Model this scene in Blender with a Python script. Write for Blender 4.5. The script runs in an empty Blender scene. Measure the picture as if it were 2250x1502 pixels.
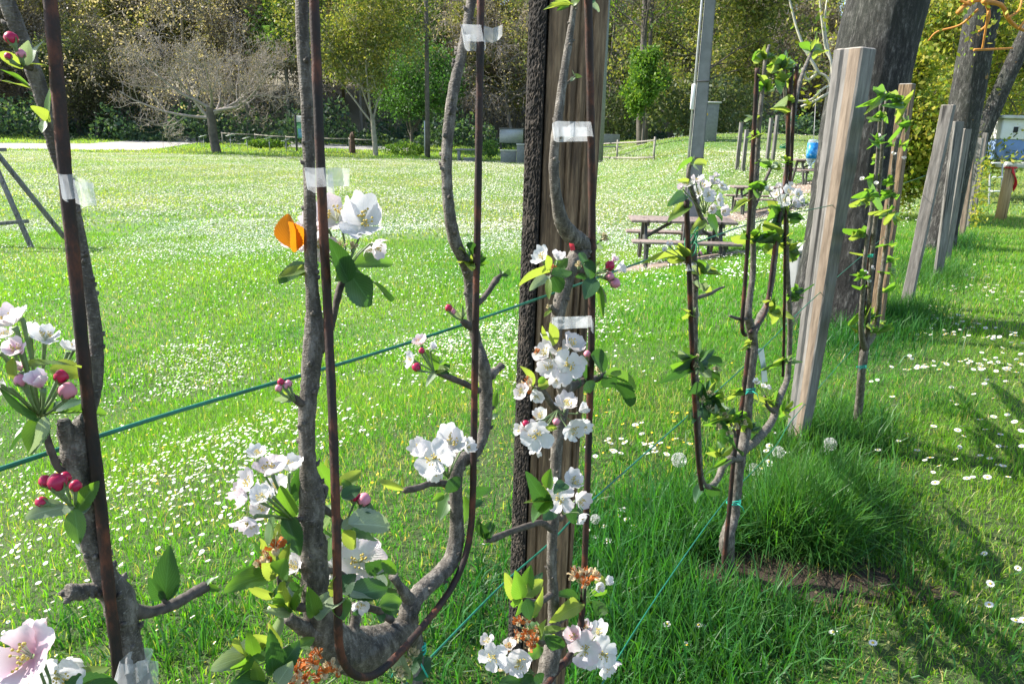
import bpy, math, random
import numpy as np
from mathutils import Vector, Matrix

random.seed(7); np.random.seed(7)
rad = math.radians
C = bpy.context.scene.collection
SC = bpy.context.scene

# ------------------------------------------------------------------ camera
PITCH, ROLL, CAMZ, FPX = rad(15.8), rad(1.24), 1.6, 1625.0
Fv = Vector((0, math.cos(PITCH), -math.sin(PITCH)))
_r0 = Vector((1, 0, 0)); _u0 = Vector((0, math.sin(PITCH), math.cos(PITCH)))
Rv = _r0*math.cos(ROLL) + _u0*math.sin(ROLL)
Uv = _u0*math.cos(ROLL) - _r0*math.sin(ROLL)
CAM = Vector((0, 0, CAMZ))
cd = bpy.data.cameras.new('camera'); cam = bpy.data.objects.new('camera', cd); C.objects.link(cam)
cd.sensor_width = 36; cd.lens = 26; cd.clip_start = 0.05; cd.clip_end = 600
cam.matrix_world = Matrix(((Rv.x, Uv.x, -Fv.x, 0), (Rv.y, Uv.y, -Fv.y, 0), (Rv.z, Uv.z, -Fv.z, CAMZ), (0, 0, 0, 1)))
SC.camera = cam

# ------------------------------------------------------------------ sky, sun, exposure
SUN_EL, SUN_AZ = rad(40), math.atan2(-0.965, 0.26)          # azimuth measured from +Y towards +X
w = bpy.data.worlds.new('World'); SC.world = w; w.use_nodes = True
nt = w.node_tree; bg = nt.nodes['Background']
sky = nt.nodes.new('ShaderNodeTexSky'); sky.sky_type = 'NISHITA'; sky.sun_disc = False
sky.sun_elevation = SUN_EL; sky.sun_rotation = SUN_AZ
nt.links.new(sky.outputs[0], bg.inputs[0]); bg.inputs[1].default_value = 0.15
sd = bpy.data.lights.new('sun', 'SUN'); sd.energy = 5.0; sd.angle = rad(0.5); sd.color = (1, 0.95, 0.86)
sun = bpy.data.objects.new('sun', sd); C.objects.link(sun)
SUND = Vector((math.sin(SUN_AZ)*math.cos(SUN_EL), math.cos(SUN_AZ)*math.cos(SUN_EL), math.sin(SUN_EL)))
sun.rotation_euler = SUND.to_track_quat('Z', 'Y').to_euler(); sun.location = (0, 0, 30)
vs = SC.view_settings; vs.view_transform = 'Standard'; vs.look = 'None'; vs.gamma = 1; vs.exposure = 1.1
SC.cycles.max_bounces = 6; SC.cycles.diffuse_bounces = 3; SC.cycles.transmission_bounces = 4; SC.cycles.transparent_max_bounces = 12
SC.cycles.use_denoising = True; SC.cycles.sample_clamp_indirect = 4

# ------------------------------------------------------------------ terrain
def ss(a, b, x):
    t = np.clip((x-a)/(b-a), 0, 1); return t*t*(3-2*t)
ROWD = None
def ray(u, v):
    return Fv*FPX + Rv*(u-1125) - Uv*(v-751)
_d = ray(2180, 312); ROWD = Vector((_d.x, _d.y, 0)).normalized()
ROWN = Vector((-ROWD.y, ROWD.x, 0))                         # to the meadow side of the row
_d = ray(1600, 1258); ROW0 = CAM + _d*(-CAMZ/_d.z)
def side(x, y):
    return (x-ROW0.x)*ROWN.x + (y-ROW0.y)*ROWN.y
def zt(x, y):
    x = np.asarray(x, float); y = np.asarray(y, float)
    s = side(x, y)
    z = -0.85*ss(0.8, 6, s)*(1-0.35*ss(25, 50, y)) + 1.6*ss(18, 30, y)*ss(2, 10, x)*(1-ss(60, 75, y))*ss(-1, 3, s)
    z = z + 0.032*np.clip(y-57, 0, 30)
    z = z + 0.30*np.clip(y-88, 0, 200)
    q = ((x-15.5)/7.0)**2 + ((y-47)/5.0)**2
    z = z + 0.75*np.exp(-q**1.6)
    z = z + 0.03*np.sin(x*0.9+1)*np.sin(y*0.7)*ss(2, 8, np.hypot(x, y))
    return z
def G(u, v, maxd=130):
    d = ray(u, v).normalized(); t = 0.5
    while t < maxd:
        p = CAM + d*t
        if p.z <= float(zt(p.x, p.y)):
            a, b = t-0.03*t-0.02, t
            for _ in range(24):
                m = (a+b)/2; p = CAM + d*m
                if p.z <= float(zt(p.x, p.y)): b = m
                else: a = m
            return CAM + d*b
        t += 0.02 + 0.03*t
    return CAM + d*maxd
def D(u, v, dist):                                          # the point at that distance along the view axis
    return CAM + ray(u, v)*(dist/FPX)
def Y(u, v, y):                                             # the point at that horizontal distance in front of the camera
    d = ray(u, v); return CAM + d*(y/d.y)
def RP(u, v, off=0.0):                                      # the point in the vertical plane of the fruit row (off = metres beyond it)
    d = ray(u, v); o = ROW0 + ROWN*off
    t = (o-CAM).dot(ROWN)/d.dot(ROWN)
    return CAM + d*t
def dep(p): return (p-CAM).dot(Fv)
def mpp(p): return dep(p)/FPX                               # metres per photo pixel there
def ground(x, y): return Vector((x, y, float(zt(x, y))))

# ------------------------------------------------------------------ object helpers
def tag(o, label=None, cat=None, group=None, kind=None):
    if label: o['label'] = label
    if cat: o['category'] = cat
    if group: o['group'] = group
    if kind: o['kind'] = kind
    return o
def thing(name, loc, label, cat, group=None):
    o = bpy.data.objects.new(name, None); C.objects.link(o); o.location = loc
    o.empty_display_size = 0.1
    return tag(o, label, cat, group)
def WM(o):
    m = o.matrix_basis.copy()
    if o.parent: m = WM(o.parent) @ o.matrix_parent_inverse @ m
    return m
def attach(c, parent):
    c.parent = parent; c.matrix_parent_inverse = WM(parent).inverted()
class MB:                                                   # collects shapes for ONE mesh
    def __init__(s): s.v = []; s.f = []; s.uv = None
    def add(s, V, F):
        n = len(s.v); s.v.extend([tuple(p) for p in V]); s.f.extend([tuple(i+n for i in f) for f in F]); return s
    def box(s, c, size, rot=None, bev=0.0):
        c = Vector(c); h = [x/2 for x in size]
        if bev <= 0:
            V = [Vector((x*h[0], y*h[1], z*h[2])) for z in (-1, 1) for y in (-1, 1) for x in (-1, 1)]
            F = [(0, 2, 3, 1), (4, 5, 7, 6), (0, 1, 5, 4), (2, 6, 7, 3), (0, 4, 6, 2), (1, 3, 7, 5)]
        else:
            b = min(bev, min(h)*0.9); V = []; 
            for z in (-1, 1):
                for (px, py) in ((-1, -1), (1, -1), (1, 1), (-1, 1)):
                    V += [Vector((px*(h[0]-b), py*(h[1]-b), z*h[2])), Vector((px*h[0], py*(h[1]-b), z*(h[2]-b))), Vector((px*(h[0]-b), py*h[1], z*(h[2]-b)))]
            I = lambda z, k, j: z*12+k*3+j
            F = [tuple(I(0, k, 0) for k in (3, 2, 1, 0)), tuple(I(1, k, 0) for k in (0, 1, 2, 3))]
            F += [(I(0,0,2), I(0,1,2), I(1,1,2), I(1,0,2)), (I(0,1,1), I(0,2,1), I(1,2,1), I(1,1,1)), (I(0,2,2), I(0,3,2), I(1,3,2), I(1,2,2)), (I(0,3,1), I(0,0,1), I(1,0,1), I(1,3,1))]
            F += [(I(0,0,0), I(0,1,0), I(0,1,2), I(0,0,2)), (I(0,1,0), I(0,2,0), I(0,2,1), I(0,1,1)), (I(0,2,0), I(0,3,0), I(0,3,2), I(0,2,2)), (I(0,3,0), I(0,0,0), I(0,0,1), I(0,3,1))]
            F += [(I(1,0,2), I(1,1,2), I(1,1,0), I(1,0,0)), (I(1,1,1), I(1,2,1), I(1,2,0), I(1,1,0)), (I(1,2,2), I(1,3,2), I(1,3,0), I(1,2,0)), (I(1,3,1), I(1,0,1), I(1,0,0), I(1,3,0))]
            F += [(I(0,0,1), I(0,0,2), I(1,0,2), I(1,0,1)), (I(0,1,2), I(0,1,1), I(1,1,1), I(1,1,2)), (I(0,2,1), I(0,2,2), I(1,2,2), I(1,2,1)), (I(0,3,2), I(0,3,1), I(1,3,1), I(1,3,2))]
            for z in (0, 1):
                for k in range(4): F.append((I(z, k, 0), I(z, k, 1), I(z, k, 2)))
        if rot is not None: V = [rot @ p for p in V]
        return s.add([c+p for p in V], F)
    def bar(s, a, b, w, t, up=Vector((0, 0, 1)), bev=0.0):  # a board from a to b: w across, t along up
        a = Vector(a); b = Vector(b); y = (b-a); L = y.length; y.normalize()
        x = y.cross(up); x = x.normalized() if x.length > 1e-4 else Vector((1, 0, 0)); z = x.cross(y)
        return s.box((a+b)/2, (w, L, t), Matrix((x, y, z)).transposed(), bev)
    def tube(s, pts, rr, sides=8, jit=0.0, cap=True, sq=1.0):
        pts = [Vector(p) for p in pts]; n = len(pts)
        if not hasattr(rr, '__len__'): rr = [rr]*n
        V = []; F = []; t0 = None; x = None
        for i in range(n):
            t = (pts[min(i+1, n-1)]-pts[max(i-1, 0)])
            t = t.normalized() if t.length > 1e-9 else Vector((0, 0, 1))
            if x is None:
                x = t.cross(Vector((0.31, 0.72, 0.11))); x.normalize()
            else:
                x = x - t*x.dot(t); x.normalize()
            y = t.cross(x)
            for k in range(sides):
                a = 2*math.pi*k/sides; r = rr[i]*(1+random.uniform(-jit, jit))
                V.append(pts[i] + x*(math.cos(a)*r) + y*(math.sin(a)*r*sq))
        for i in range(n-1):
            for k in range(sides):
                k2 = (k+1) % sides
                F.append((i*sides+k, i*sides+k2, (i+1)*sides+k2, (i+1)*sides+k))
        if cap: F.append(tuple(range(sides-1, -1, -1))); F.append(tuple((n-1)*sides+k for k in range(sides)))
        return s.add(V, F)
    def lathe(s, c, prof, sides=16, axis=None):
        c = Vector(c); V = []; F = []; rot = axis.to_track_quat('Z', 'Y').to_matrix() if axis else Matrix.Identity(3)
        for (r, z) in prof:
            for k in range(sides):
                a = 2*math.pi*k/sides; V.append(c + rot @ Vector((r*math.cos(a), r*math.sin(a), z)))
        for i in range(len(prof)-1):
            for k in range(sides):
                k2 = (k+1) % sides; F.append((i*sides+k, i*sides+k2, (i+1)*sides+k2, (i+1)*sides+k))
        F.append(tuple(range(sides-1, -1, -1))); F.append(tuple((len(prof)-1)*sides+k for k in range(sides)))
        return s.add(V, F)
    def build(s, name, m, parent=None, smooth=True, uv=None):
        me = bpy.data.meshes.new(name); me.from_pydata(s.v, [], s.f); me.update()
        if m: me.materials.append(m)
        if smooth: me.polygons.foreach_set('use_smooth', [True]*len(me.polygons))
        o = bpy.data.objects.new(name, me); C.objects.link(o)
        if parent: attach(o, parent)
        return o
def bulk(name, V, loops, starts, totals, mat, col=None, parent=None, smooth=False, link=True):
    me = bpy.data.meshes.new(name)
    V = np.asarray(V, np.float32); me.vertices.add(len(V)); me.vertices.foreach_set('co', V.ravel())
    me.loops.add(len(loops)); me.loops.foreach_set('vertex_index', np.asarray(loops, np.int32).ravel())
    me.polygons.add(len(starts)); me.polygons.foreach_set('loop_start', np.asarray(starts, np.int32))
    try: me.polygons.foreach_set('loop_total', np.asarray(totals, np.int32))
    except Exception: pass
    if smooth: me.polygons.foreach_set('use_smooth', np.ones(len(starts), bool))
    if col is not None:
        a = me.attributes.new('Col', 'FLOAT_COLOR', 'POINT'); c4 = np.ones((len(V), 4), np.float32); c4[:, :3] = col
        a.data.foreach_set('color', c4.ravel())
    me.update(calc_edges=True); me.validate()
    me.materials.append(mat)
    o = bpy.data.objects.new(name, me)
    if link: C.objects.link(o)
    if parent: attach(o, parent)
    return o
def quads(name, Q, mat, col=None, parent=None, n=4, smooth=False):             # Q: (k, n, 3) polygons of n corners each
    k = len(Q); V = Q.reshape(-1, 3)
    if col is not None: col = np.repeat(col, n, axis=0)
    return bulk(name, V, np.arange(k*n), np.arange(k)*n, np.full(k, n), mat, col, parent, smooth)
def spline(pts, n=6):                                       # Catmull-Rom through (Vector, radius)
    P = [p for p, r in pts]; R_ = [r for p, r in pts]
    P = [P[0]*2-P[1]] + P + [P[-1]*2-P[-2]]; R_ = [R_[0]] + R_ + [R_[-1]]
    out = []; rr = []
    for i in range(1, len(P)-2):
        for k in range(n):
            t = k/n; t2 = t*t; t3 = t2*t
            def cr(a, b, c, d): return 0.5*((2*b) + (c-a)*t + (2*a-5*b+4*c-d)*t2 + (3*b-a-3*c+d)*t3)
            out.append(cr(P[i-1], P[i], P[i+1], P[i+2])); rr.append(max(1e-4, cr(R_[i-1], R_[i], R_[i+1], R_[i+2])))
    out.append(P[-2]); rr.append(R_[-2])
    return out, rr
def vnoise(x, y, seed=0):                                   # smooth value noise, vectorised
    x = np.asarray(x, float); y = np.asarray(y, float)
    xi = np.floor(x).astype(np.int64); yi = np.floor(y).astype(np.int64); fx = x-xi; fy = y-yi
    fx = fx*fx*(3-2*fx); fy = fy*fy*(3-2*fy)
    def h(a, b):
        n = (a*374761393 + b*668265263 + seed*1442695041) & 0xffffffff
        n = ((n ^ (n >> 13))*1274126177) & 0xffffffff
        return ((n ^ (n >> 16)) & 0xffff)/65535.0
    return (h(xi, yi)*(1-fx)+h(xi+1, yi)*fx)*(1-fy) + (h(xi, yi+1)*(1-fx)+h(xi+1, yi+1)*fx)*fy

# ------------------------------------------------------------------ materials
class NB:
    def __init__(s, name):
        s.m = bpy.data.materials.new(name); s.m.use_nodes = True; s.t = s.m.node_tree
        s.p = s.t.nodes['Principled BSDF']; s.out = s.t.nodes['Material Output']
    def n(s, typ, **kw):
        x = s.t.nodes.new('ShaderNode'+typ)
        for k, v in kw.items(): setattr(x, k, v)
        return x
    def l(s, a, b): s.t.links.new(a, b)
    def noise(s, scale, detail=4, rough=0.6, vec=None, mapscale=None, coord='Object'):
        tc = s.n('TexCoord'); src = tc.outputs[coord] if vec is None else vec
        if mapscale:
            mp = s.n('Mapping'); mp.inputs['Scale'].default_value = mapscale; s.l(src, mp.inputs[0]); src = mp.outputs[0]
        nz = s.n('TexNoise'); nz.inputs['Scale'].default_value = scale; nz.inputs['Detail'].default_value = detail; nz.inputs['Roughness'].default_value = rough
        s.l(src, nz.inputs[0]); return nz.outputs[0]
    def ramp(s, fac, stops):
        r = s.n('ValToRGB'); e = r.color_ramp.elements
        while len(e) < len(stops): e.new(0.5)
        for i, (p, c) in enumerate(stops): e[i].position = p; e[i].color = (*c, 1)
        s.l(fac, r.inputs[0]); return r.outputs[0]
    def mix(s, fac, a, b, mode='MIX'):
        x = s.n('Mix', data_type='RGBA', blend_type=mode)
        for i, v in ((0, fac), (6, a), (7, b)):
            if isinstance(v, (int, float)): x.inputs[i].default_value = v
            elif isinstance(v, tuple): x.inputs[i].default_value = (*v, 1)
            else: s.l(v, x.inputs[i])
        return x.outputs[2]
    def bump(s, h, strength=0.5, dist=0.01):
        b = s.n('Bump'); b.inputs['Strength'].default_value = strength; b.inputs['Distance'].default_value = dist
        s.l(h, b.inputs['Height']); s.l(b.outputs[0], s.p.inputs['Normal']); return b
    def rough(s, v): s.p.inputs['Roughness'].default_value = v; return s
    def spec(s, v): s.p.inputs['Specular IOR Level'].default_value = v; return s
    def color(s, c):
        if isinstance(c, tuple): s.p.inputs['Base Color'].default_value = (*c, 1)
        else: s.l(c, s.p.inputs['Base Color'])
        return s
    def translucent(s, col, fac):
        tr = s.n('BsdfTranslucent'); mx = s.n('MixShader'); mx.inputs[0].default_value = fac
        if isinstance(col, tuple): tr.inputs[0].default_value = (*col, 1)
        else: s.l(col, tr.inputs[0])
        s.l(s.p.outputs[0], mx.inputs[1]); s.l(tr.outputs[0], mx.inputs[2]); s.l(mx.outputs[0], s.out.inputs[0]); return s
MAT = {}
def plain(name, col, rough=0.8, var=0.25, scale=20, bump=0.3, bd=0.005, metal=0.0, detail=5):
    b = NB(name); f = b.noise(scale, detail)
    lo = tuple(c*(1-var) for c in col); hi = tuple(min(1, c*(1+var)) for c in col)
    b.color(b.ramp(f, [(0.3, lo), (0.7, hi)])).rough(rough); b.p.inputs['Metallic'].default_value = metal
    if bump: b.bump(f, bump, bd)
    MAT[name] = b.m; return b.m
def make_mats():
    # apple bark: grey brown with pale lenticels and dark flecks
    b = NB('apple_bark'); f = b.noise(95, 7, 0.72, mapscale=(1, 1, 0.4)); g = b.noise(260, 3, 0.5, mapscale=(1, 1, 2.2))
    c = b.ramp(f, [(0.32, (0.030, 0.025, 0.020)), (0.5, (0.105, 0.089, 0.070)), (0.68, (0.28, 0.25, 0.21))])
    c = b.mix(b.ramp(g, [(0.60, (0, 0, 0)), (0.72, (0.6, 0.6, 0.6))]), c, (0.36, 0.33, 0.28))
    b.color(c).rough(0.75); b.bump(b.mix(0.4, f, g), 1.0, 0.005); MAT['apple_bark'] = b.m
    b = NB('twig_bark'); f = b.noise(120, 5, 0.6)
    b.color(b.ramp(f, [(0.3, (0.04, 0.032, 0.026)), (0.7, (0.13, 0.105, 0.085))])).rough(0.8); b.bump(f, 0.8, 0.002); MAT['twig_bark'] = b.m
    b = NB('rusty_steel'); f = b.noise(35, 6, 0.7, mapscale=(1, 1, 0.5)); g = b.noise(300, 2)
    c = b.ramp(f, [(0.36, (0.010, 0.007, 0.006)), (0.52, (0.034, 0.014, 0.009)), (0.70, (0.17, 0.046, 0.018))])
    b.color(c).rough(0.7); b.bump(g, 0.5, 0.001); MAT['rusty_steel'] = b.m
    def wood(name, stops, sc=(14, 14, 0.9), cs=26, br=0.8):
        b = NB(name); f = b.noise(1.6, 7, 0.7, mapscale=sc); g = b.noise(1.0, 3, 0.5, mapscale=(cs, cs, 0.7)); k = b.noise(2.2, 3, 0.5)
        c = b.ramp(f, [((p-0.5)*(0.6 if 'old' in name else 1.0)+0.5, q) for p, q in stops])
        c = b.mix(b.ramp(g, [(0.34, (1, 1, 1)), (0.42, (0, 0, 0))]), c, tuple(x*0.22 for x in stops[0][1]))
        c = b.mix(b.ramp(k, [(0.42, (0, 0, 0)), (0.72, (0.7, 0.7, 0.7))]), c, b.mix(0.5, c, stops[-1][1]))
        b.color(c).rough(br); b.bump(b.mix(0.5, f, g), 0.8, 0.006); MAT[name] = b.m
    wood('grey_timber', [(0.3, (0.085, 0.078, 0.070)), (0.5, (0.165, 0.152, 0.138)), (0.7, (0.27, 0.252, 0.235))], (30, 30, 3.2), 34)
    wood('tan_timber', [(0.3, (0.10, 0.070, 0.048)), (0.5, (0.185, 0.137, 0.098)), (0.7, (0.28, 0.22, 0.165))], (30, 30, 3.2), 34)
    wood('old_timber', [(0.32, (0.055, 0.033, 0.018)), (0.5, (0.150, 0.094, 0.050)), (0.70, (0.29, 0.195, 0.110))], (60, 60, 5), 44)
    wood('table_wood', [(0.3, (0.15, 0.115, 0.095)), (0.5, (0.23, 0.175, 0.15)), (0.7, (0.31, 0.245, 0.21))], (10, 10, 10))
    wood('fence_wood', [(0.3, (0.16, 0.14, 0.11)), (0.5, (0.27, 0.24, 0.20)), (0.7, (0.38, 0.35, 0.30))], (6, 6, 6))
    wood('honey_timber', [(0.3, (0.26, 0.16, 0.07)), (0.5, (0.40, 0.27, 0.13)), (0.7, (0.52, 0.37, 0.20))])
    b = NB('rough_bark'); f = b.noise(1.0, 9, 0.78, mapscale=(30, 30, 9)); g = b.noise(1.0, 4, 0.6, mapscale=(11, 11, 2.6)); k = b.noise(1.4, 4, 0.6)
    h = b.mix(0.5, f, g); hh = b.ramp(h, [(0.42, (0, 0, 0)), (0.56, (1, 1, 1))])
    c = b.mix(hh, (0.016, 0.014, 0.013), b.ramp(f, [(0.42, (0.022, 0.021, 0.019)), (0.53, (0.062, 0.058, 0.052)), (0.64, (0.20, 0.19, 0.175))]))
    c = b.mix(b.ramp(k, [(0.45, (0, 0, 0)), (0.65, (0.55, 0.55, 0.55))]), c, b.mix(0.75, c, (0.045, 0.055, 0.035)))
    lich = b.noise(5.0, 5, 0.7)
    c = b.mix(b.ramp(lich, [(0.66, (0, 0, 0)), (0.70, (0.85, 0.85, 0.85))]), c, (0.36, 0.20, 0.045))
    b.color(c).rough(0.9); b.bump(h, 1.0, 0.07); MAT['rough_bark'] = b.m
    b = NB('flaky_bark'); f = b.noise(1.0, 8, 0.8, mapscale=(90, 90, 34)); g = b.noise(1.0, 3, 0.5, mapscale=(18, 18, 3))
    c = b.ramp(f, [(0.40, (0.012, 0.010, 0.008)), (0.52, (0.045, 0.035, 0.026)), (0.60, (0.15, 0.115, 0.085)), (0.68, (0.42, 0.36, 0.30))]); c = b.mix(b.ramp(g, [(0.40, (0, 0, 0)), (0.60, (0.7, 0.7, 0.7))]), c, (0.014, 0.012, 0.010))
    b.color(c).rough(0.9); b.bump(f, 1.0, 0.012); MAT['flaky_bark'] = b.m
    plain('far_bark', (0.10, 0.085, 0.07), 0.9, 0.4, 3, 0.4, 0.03)
    plain('pale_bark', (0.30, 0.27, 0.21), 0.9, 0.3, 3, 0.3, 0.02)
    plain('red_twig', (0.30, 0.26, 0.225), 0.9, 0.35, 1.5, 0)
    plain('olive_stem', (0.12, 0.12, 0.05), 0.8, 0.3, 12, 0)
    plain('white_stem', (0.42, 0.40, 0.31), 0.7, 0.25, 14, 0.2)
    plain('orange_stem', (0.50, 0.21, 0.035), 0.7, 0.3, 14, 0.2)
    # foliage
    def leafmat(name, lo, hi, tr, tf=0.45, veins=True, rough=0.42):
        b = NB(name); oi = b.n('ObjectInfo'); f = b.noise(18, 3)
        c = b.mix(oi.outputs['Random'], lo, hi); c = b.mix(b.ramp(f, [(0.35, (0, 0, 0)), (0.7, (0.35, 0.35, 0.35))]), c, hi)
        if veins:
            uv = b.n('UVMap'); sp = b.n('SeparateXYZ'); b.l(uv.outputs[0], sp.inputs[0])
            ab = b.n('Math', operation='ABSOLUTE'); b.l(sp.outputs[1], ab.inputs[0])
            m1 = b.n('Math', operation='MULTIPLY_ADD'); b.l(ab.outputs[0], m1.inputs[0]); m1.inputs[1].default_value = -0.55; b.l(sp.outputs[0], m1.inputs[2])
            m2 = b.n('Math', operation='MULTIPLY'); b.l(m1.outputs[0], m2.inputs[0]); m2.inputs[1].default_value = 9.0
            fr = b.n('Math', operation='FRACT'); b.l(m2.outputs[0], fr.inputs[0])
            lt = b.n('Math', operation='LESS_THAN'); b.l(fr.outputs[0], lt.inputs[0]); lt.inputs[1].default_value = 0.10
            mr = b.n('Math', operation='LESS_THAN'); b.l(ab.outputs[0], mr.inputs[0]); mr.inputs[1].default_value = 0.045
            mx = b.n('Math', operation='MAXIMUM'); b.l(lt.outputs[0], mx.inputs[0]); b.l(mr.outputs[0], mx.inputs[1])
            ml = b.n('Math', operation='MULTIPLY'); b.l(mx.outputs[0], ml.inputs[0]); ml.inputs[1].default_value = 0.5
            c = b.mix(ml.outputs[0], c, tuple(min(1, x*1.9+0.03) for x in hi))
            b.bump(mx.outputs[0], 0.7, 0.0012)
        b.color(c).rough(rough); b.translucent(tr, tf); MAT[name] = b.m
    leafmat('leaf_green', (0.040, 0.105, 0.028), (0.085, 0.175, 0.050), (0.20, 0.42, 0.025))
    leafmat('leaf_dark', (0.022, 0.070, 0.028), (0.045, 0.110, 0.040), (0.07, 0.20, 0.02), 0.3)
    leafmat('leaf_lime', (0.11, 0.20, 0.04), (0.17, 0.26, 0.06), (0.36, 0.46, 0.05), 0.5)
    leafmat('leaf_pale', (0.22, 0.30, 0.19), (0.33, 0.39, 0.27), (0.32, 0.42, 0.16), 0.35)
    leafmat('leaf_orange', (0.42, 0.14, 0.012), (0.50, 0.17, 0.02), (0.75, 0.26, 0.01), 0.5)
    b = NB('petal'); oi = b.n('ObjectInfo'); uv = b.n('UVMap'); sp = b.n('SeparateXYZ'); b.l(uv.outputs[0], sp.inputs[0])
    f = b.noise(60, 3); e = b.n('Math', operation='MULTIPLY'); b.l(sp.outputs[0], e.inputs[0]); b.l(f, e.inputs[1])
    m = b.n('Math', operation='MULTIPLY'); b.l(e.outputs[0], m.inputs[0]); 
    r3 = b.n('Math', operation='POWER'); b.l(oi.outputs['Random'], r3.inputs[0]); r3.inputs[1].default_value = 2.5; b.l(r3.outputs[0], m.inputs[1])
    c = b.mix(m.outputs[0], (0.86, 0.85, 0.84), (0.86, 0.52, 0.60)); ws = b.n('TexWave', wave_type='BANDS', bands_direction='Y'); ws.inputs['Scale'].default_value = 2.6; ws.inputs['Distortion'].default_value = 1.5; ws.inputs['Detail'].default_value = 2; b.l(uv.outputs[0], ws.inputs[0]); b.bump(ws.outputs[1], 0.35, 0.04); c = b.mix(b.ramp(ws.outputs[1], [(0.0, (0.22, 0.22, 0.22)), (0.5, (0, 0, 0))]), c, (0.74, 0.71, 0.72)); b.color(c).rough(0.5); b.translucent(b.mix(m.outputs[0], (0.85, 0.84, 0.84), (0.85, 0.55, 0.62)), 0.35); MAT['petal'] = b.m
    b = NB('petal_pink'); uv = b.n('UVMap'); sp = b.n('SeparateXYZ'); b.l(uv.outputs[0], sp.inputs[0]); f = b.noise(40, 3)
    c = b.mix(sp.outputs[0], (0.80, 0.42, 0.52), (0.85, 0.78, 0.79)); b.color(c).rough(0.5); b.translucent(c, 0.35); MAT['petal_pink'] = b.m
    for nm, lo, hi in (('bud_red', (0.42, 0.008, 0.05), (0.62, 0.03, 0.12)), ('bud_pink', (0.66, 0.16, 0.26), (0.80, 0.42, 0.48))):
        b = NB(nm); f = b.noise(90, 3); c = b.ramp(f, [(0.3, lo), (0.7, hi)]); b.color(c).rough(0.35); b.translucent(c, 0.2); MAT[nm] = b.m
    for nm, c, r in (('stamen_yellow', (0.62, 0.47, 0.10), 0.6), ('filament', (0.70, 0.72, 0.50), 0.6), ('calyx_green', (0.20, 0.28, 0.12), 0.7), ('withered_orange', (0.55, 0.15, 0.025), 0.8), ('withered_cream', (0.62, 0.50, 0.30), 0.8)):
        b = NB(nm); f = b.noise(150, 3); b.color(b.ramp(f, [(0.3, tuple(x*0.75 for x in c)), (0.7, tuple(min(1, x*1.25) for x in c))])).rough(r); b.translucent(c, 0.2); MAT[nm] = b.m
    def attrmat(name, tf, tint=(1.6, 1.9, 0.6), rough=0.55, spec=0.3):
        b = NB(name); a = b.n('Attribute', attribute_name='Col'); b.color(a.outputs['Color']).rough(rough).spec(spec)
        b.translucent(b.mix(1.0, a.outputs['Color'], tint, 'MULTIPLY'), tf); MAT[name] = b.m
    attrmat('grass_blade', 0.45, (1.75, 1.95, 0.45), 0.45, 0.4); attrmat('far_leaf', 0.42, (1.5, 1.6, 0.6)); attrmat('flower_white', 0.25, (1, 1, 1)); attrmat('bark_attr', 0.0)
    # ground
    b = NB('meadow_ground'); f = b.noise(0.35, 6, 0.65); g = b.noise(9, 6, 0.75); k = b.noise(60, 4, 0.7)
    c = b.ramp(g, [(0.30, (0.040, 0.110, 0.016)), (0.52, (0.085, 0.195, 0.028)), (0.72, (0.190, 0.240, 0.060))])
    c = b.mix(b.ramp(f, [(0.40, (0, 0, 0)), (0.65, (0.6, 0.6, 0.6))]), c, b.ramp(k, [(0.35, (0.15, 0.17, 0.05)), (0.65, (0.29, 0.27, 0.12))]))
    ge = b.n('NewGeometry'); sx = b.n('SeparateXYZ'); b.l(ge.outputs['Position'], sx.inputs[0])
    mr = b.n('MapRange'); mr.inputs['From Min'].default_value = 72; mr.inputs['From Max'].default_value = 84; b.l(sx.outputs[1], mr.inputs['Value'])
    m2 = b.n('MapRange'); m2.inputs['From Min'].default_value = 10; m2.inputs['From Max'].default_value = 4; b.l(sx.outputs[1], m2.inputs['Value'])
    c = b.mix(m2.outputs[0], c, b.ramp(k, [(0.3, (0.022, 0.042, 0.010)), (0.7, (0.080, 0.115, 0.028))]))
    c = b.mix(mr.outputs[0], c, b.ramp(g, [(0.3, (0.16, 0.145, 0.105)), (0.7, (0.32, 0.29, 0.21))]))
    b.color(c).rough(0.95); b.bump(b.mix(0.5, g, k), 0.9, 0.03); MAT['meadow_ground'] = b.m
    b = NB('gravel'); f = b.noise(40, 5, 0.7); g = b.noise(0.8, 4)
    c = b.mix(b.ramp(g, [(0.4, (0, 0, 0)), (0.7, (0.5, 0.5, 0.5))]), b.ramp(f, [(0.3, (0.30, 0.28, 0.25)), (0.7, (0.50, 0.47, 0.43))]), (0.30, 0.27, 0.22)); b.color(c).rough(0.95); b.bump(f, 0.5, 0.01); MAT['gravel'] = b.m
    b = NB('soil'); f = b.noise(55, 6, 0.75); g = b.noise(9, 4)
    c = b.mix(g, b.ramp(f, [(0.35, (0.018, 0.012, 0.008)), (0.6, (0.085, 0.055, 0.034)), (0.75, (0.22, 0.15, 0.10))]), (0.05, 0.034, 0.022)); b.color(c).rough(0.95); b.bump(f, 1.0, 0.02); MAT['soil'] = b.m
    plain('beaten_earth', (0.26, 0.20, 0.155), 0.95, 0.25, 12, 0.5, 0.01)
    # made things
    plain('concrete', (0.19, 0.195, 0.195), 0.85, 0.18, 7, 0.25, 0.004); plain('pale_concrete', (0.46, 0.46, 0.43), 0.85, 0.15, 5, 0.25, 0.004)
    plain('galvanised', (0.42, 0.43, 0.44), 0.45, 0.15, 9, 0.1, 0.002, 0.6)
    plain('dark_steel', (0.06, 0.058, 0.055), 0.6, 0.3, 20, 0.2)
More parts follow.
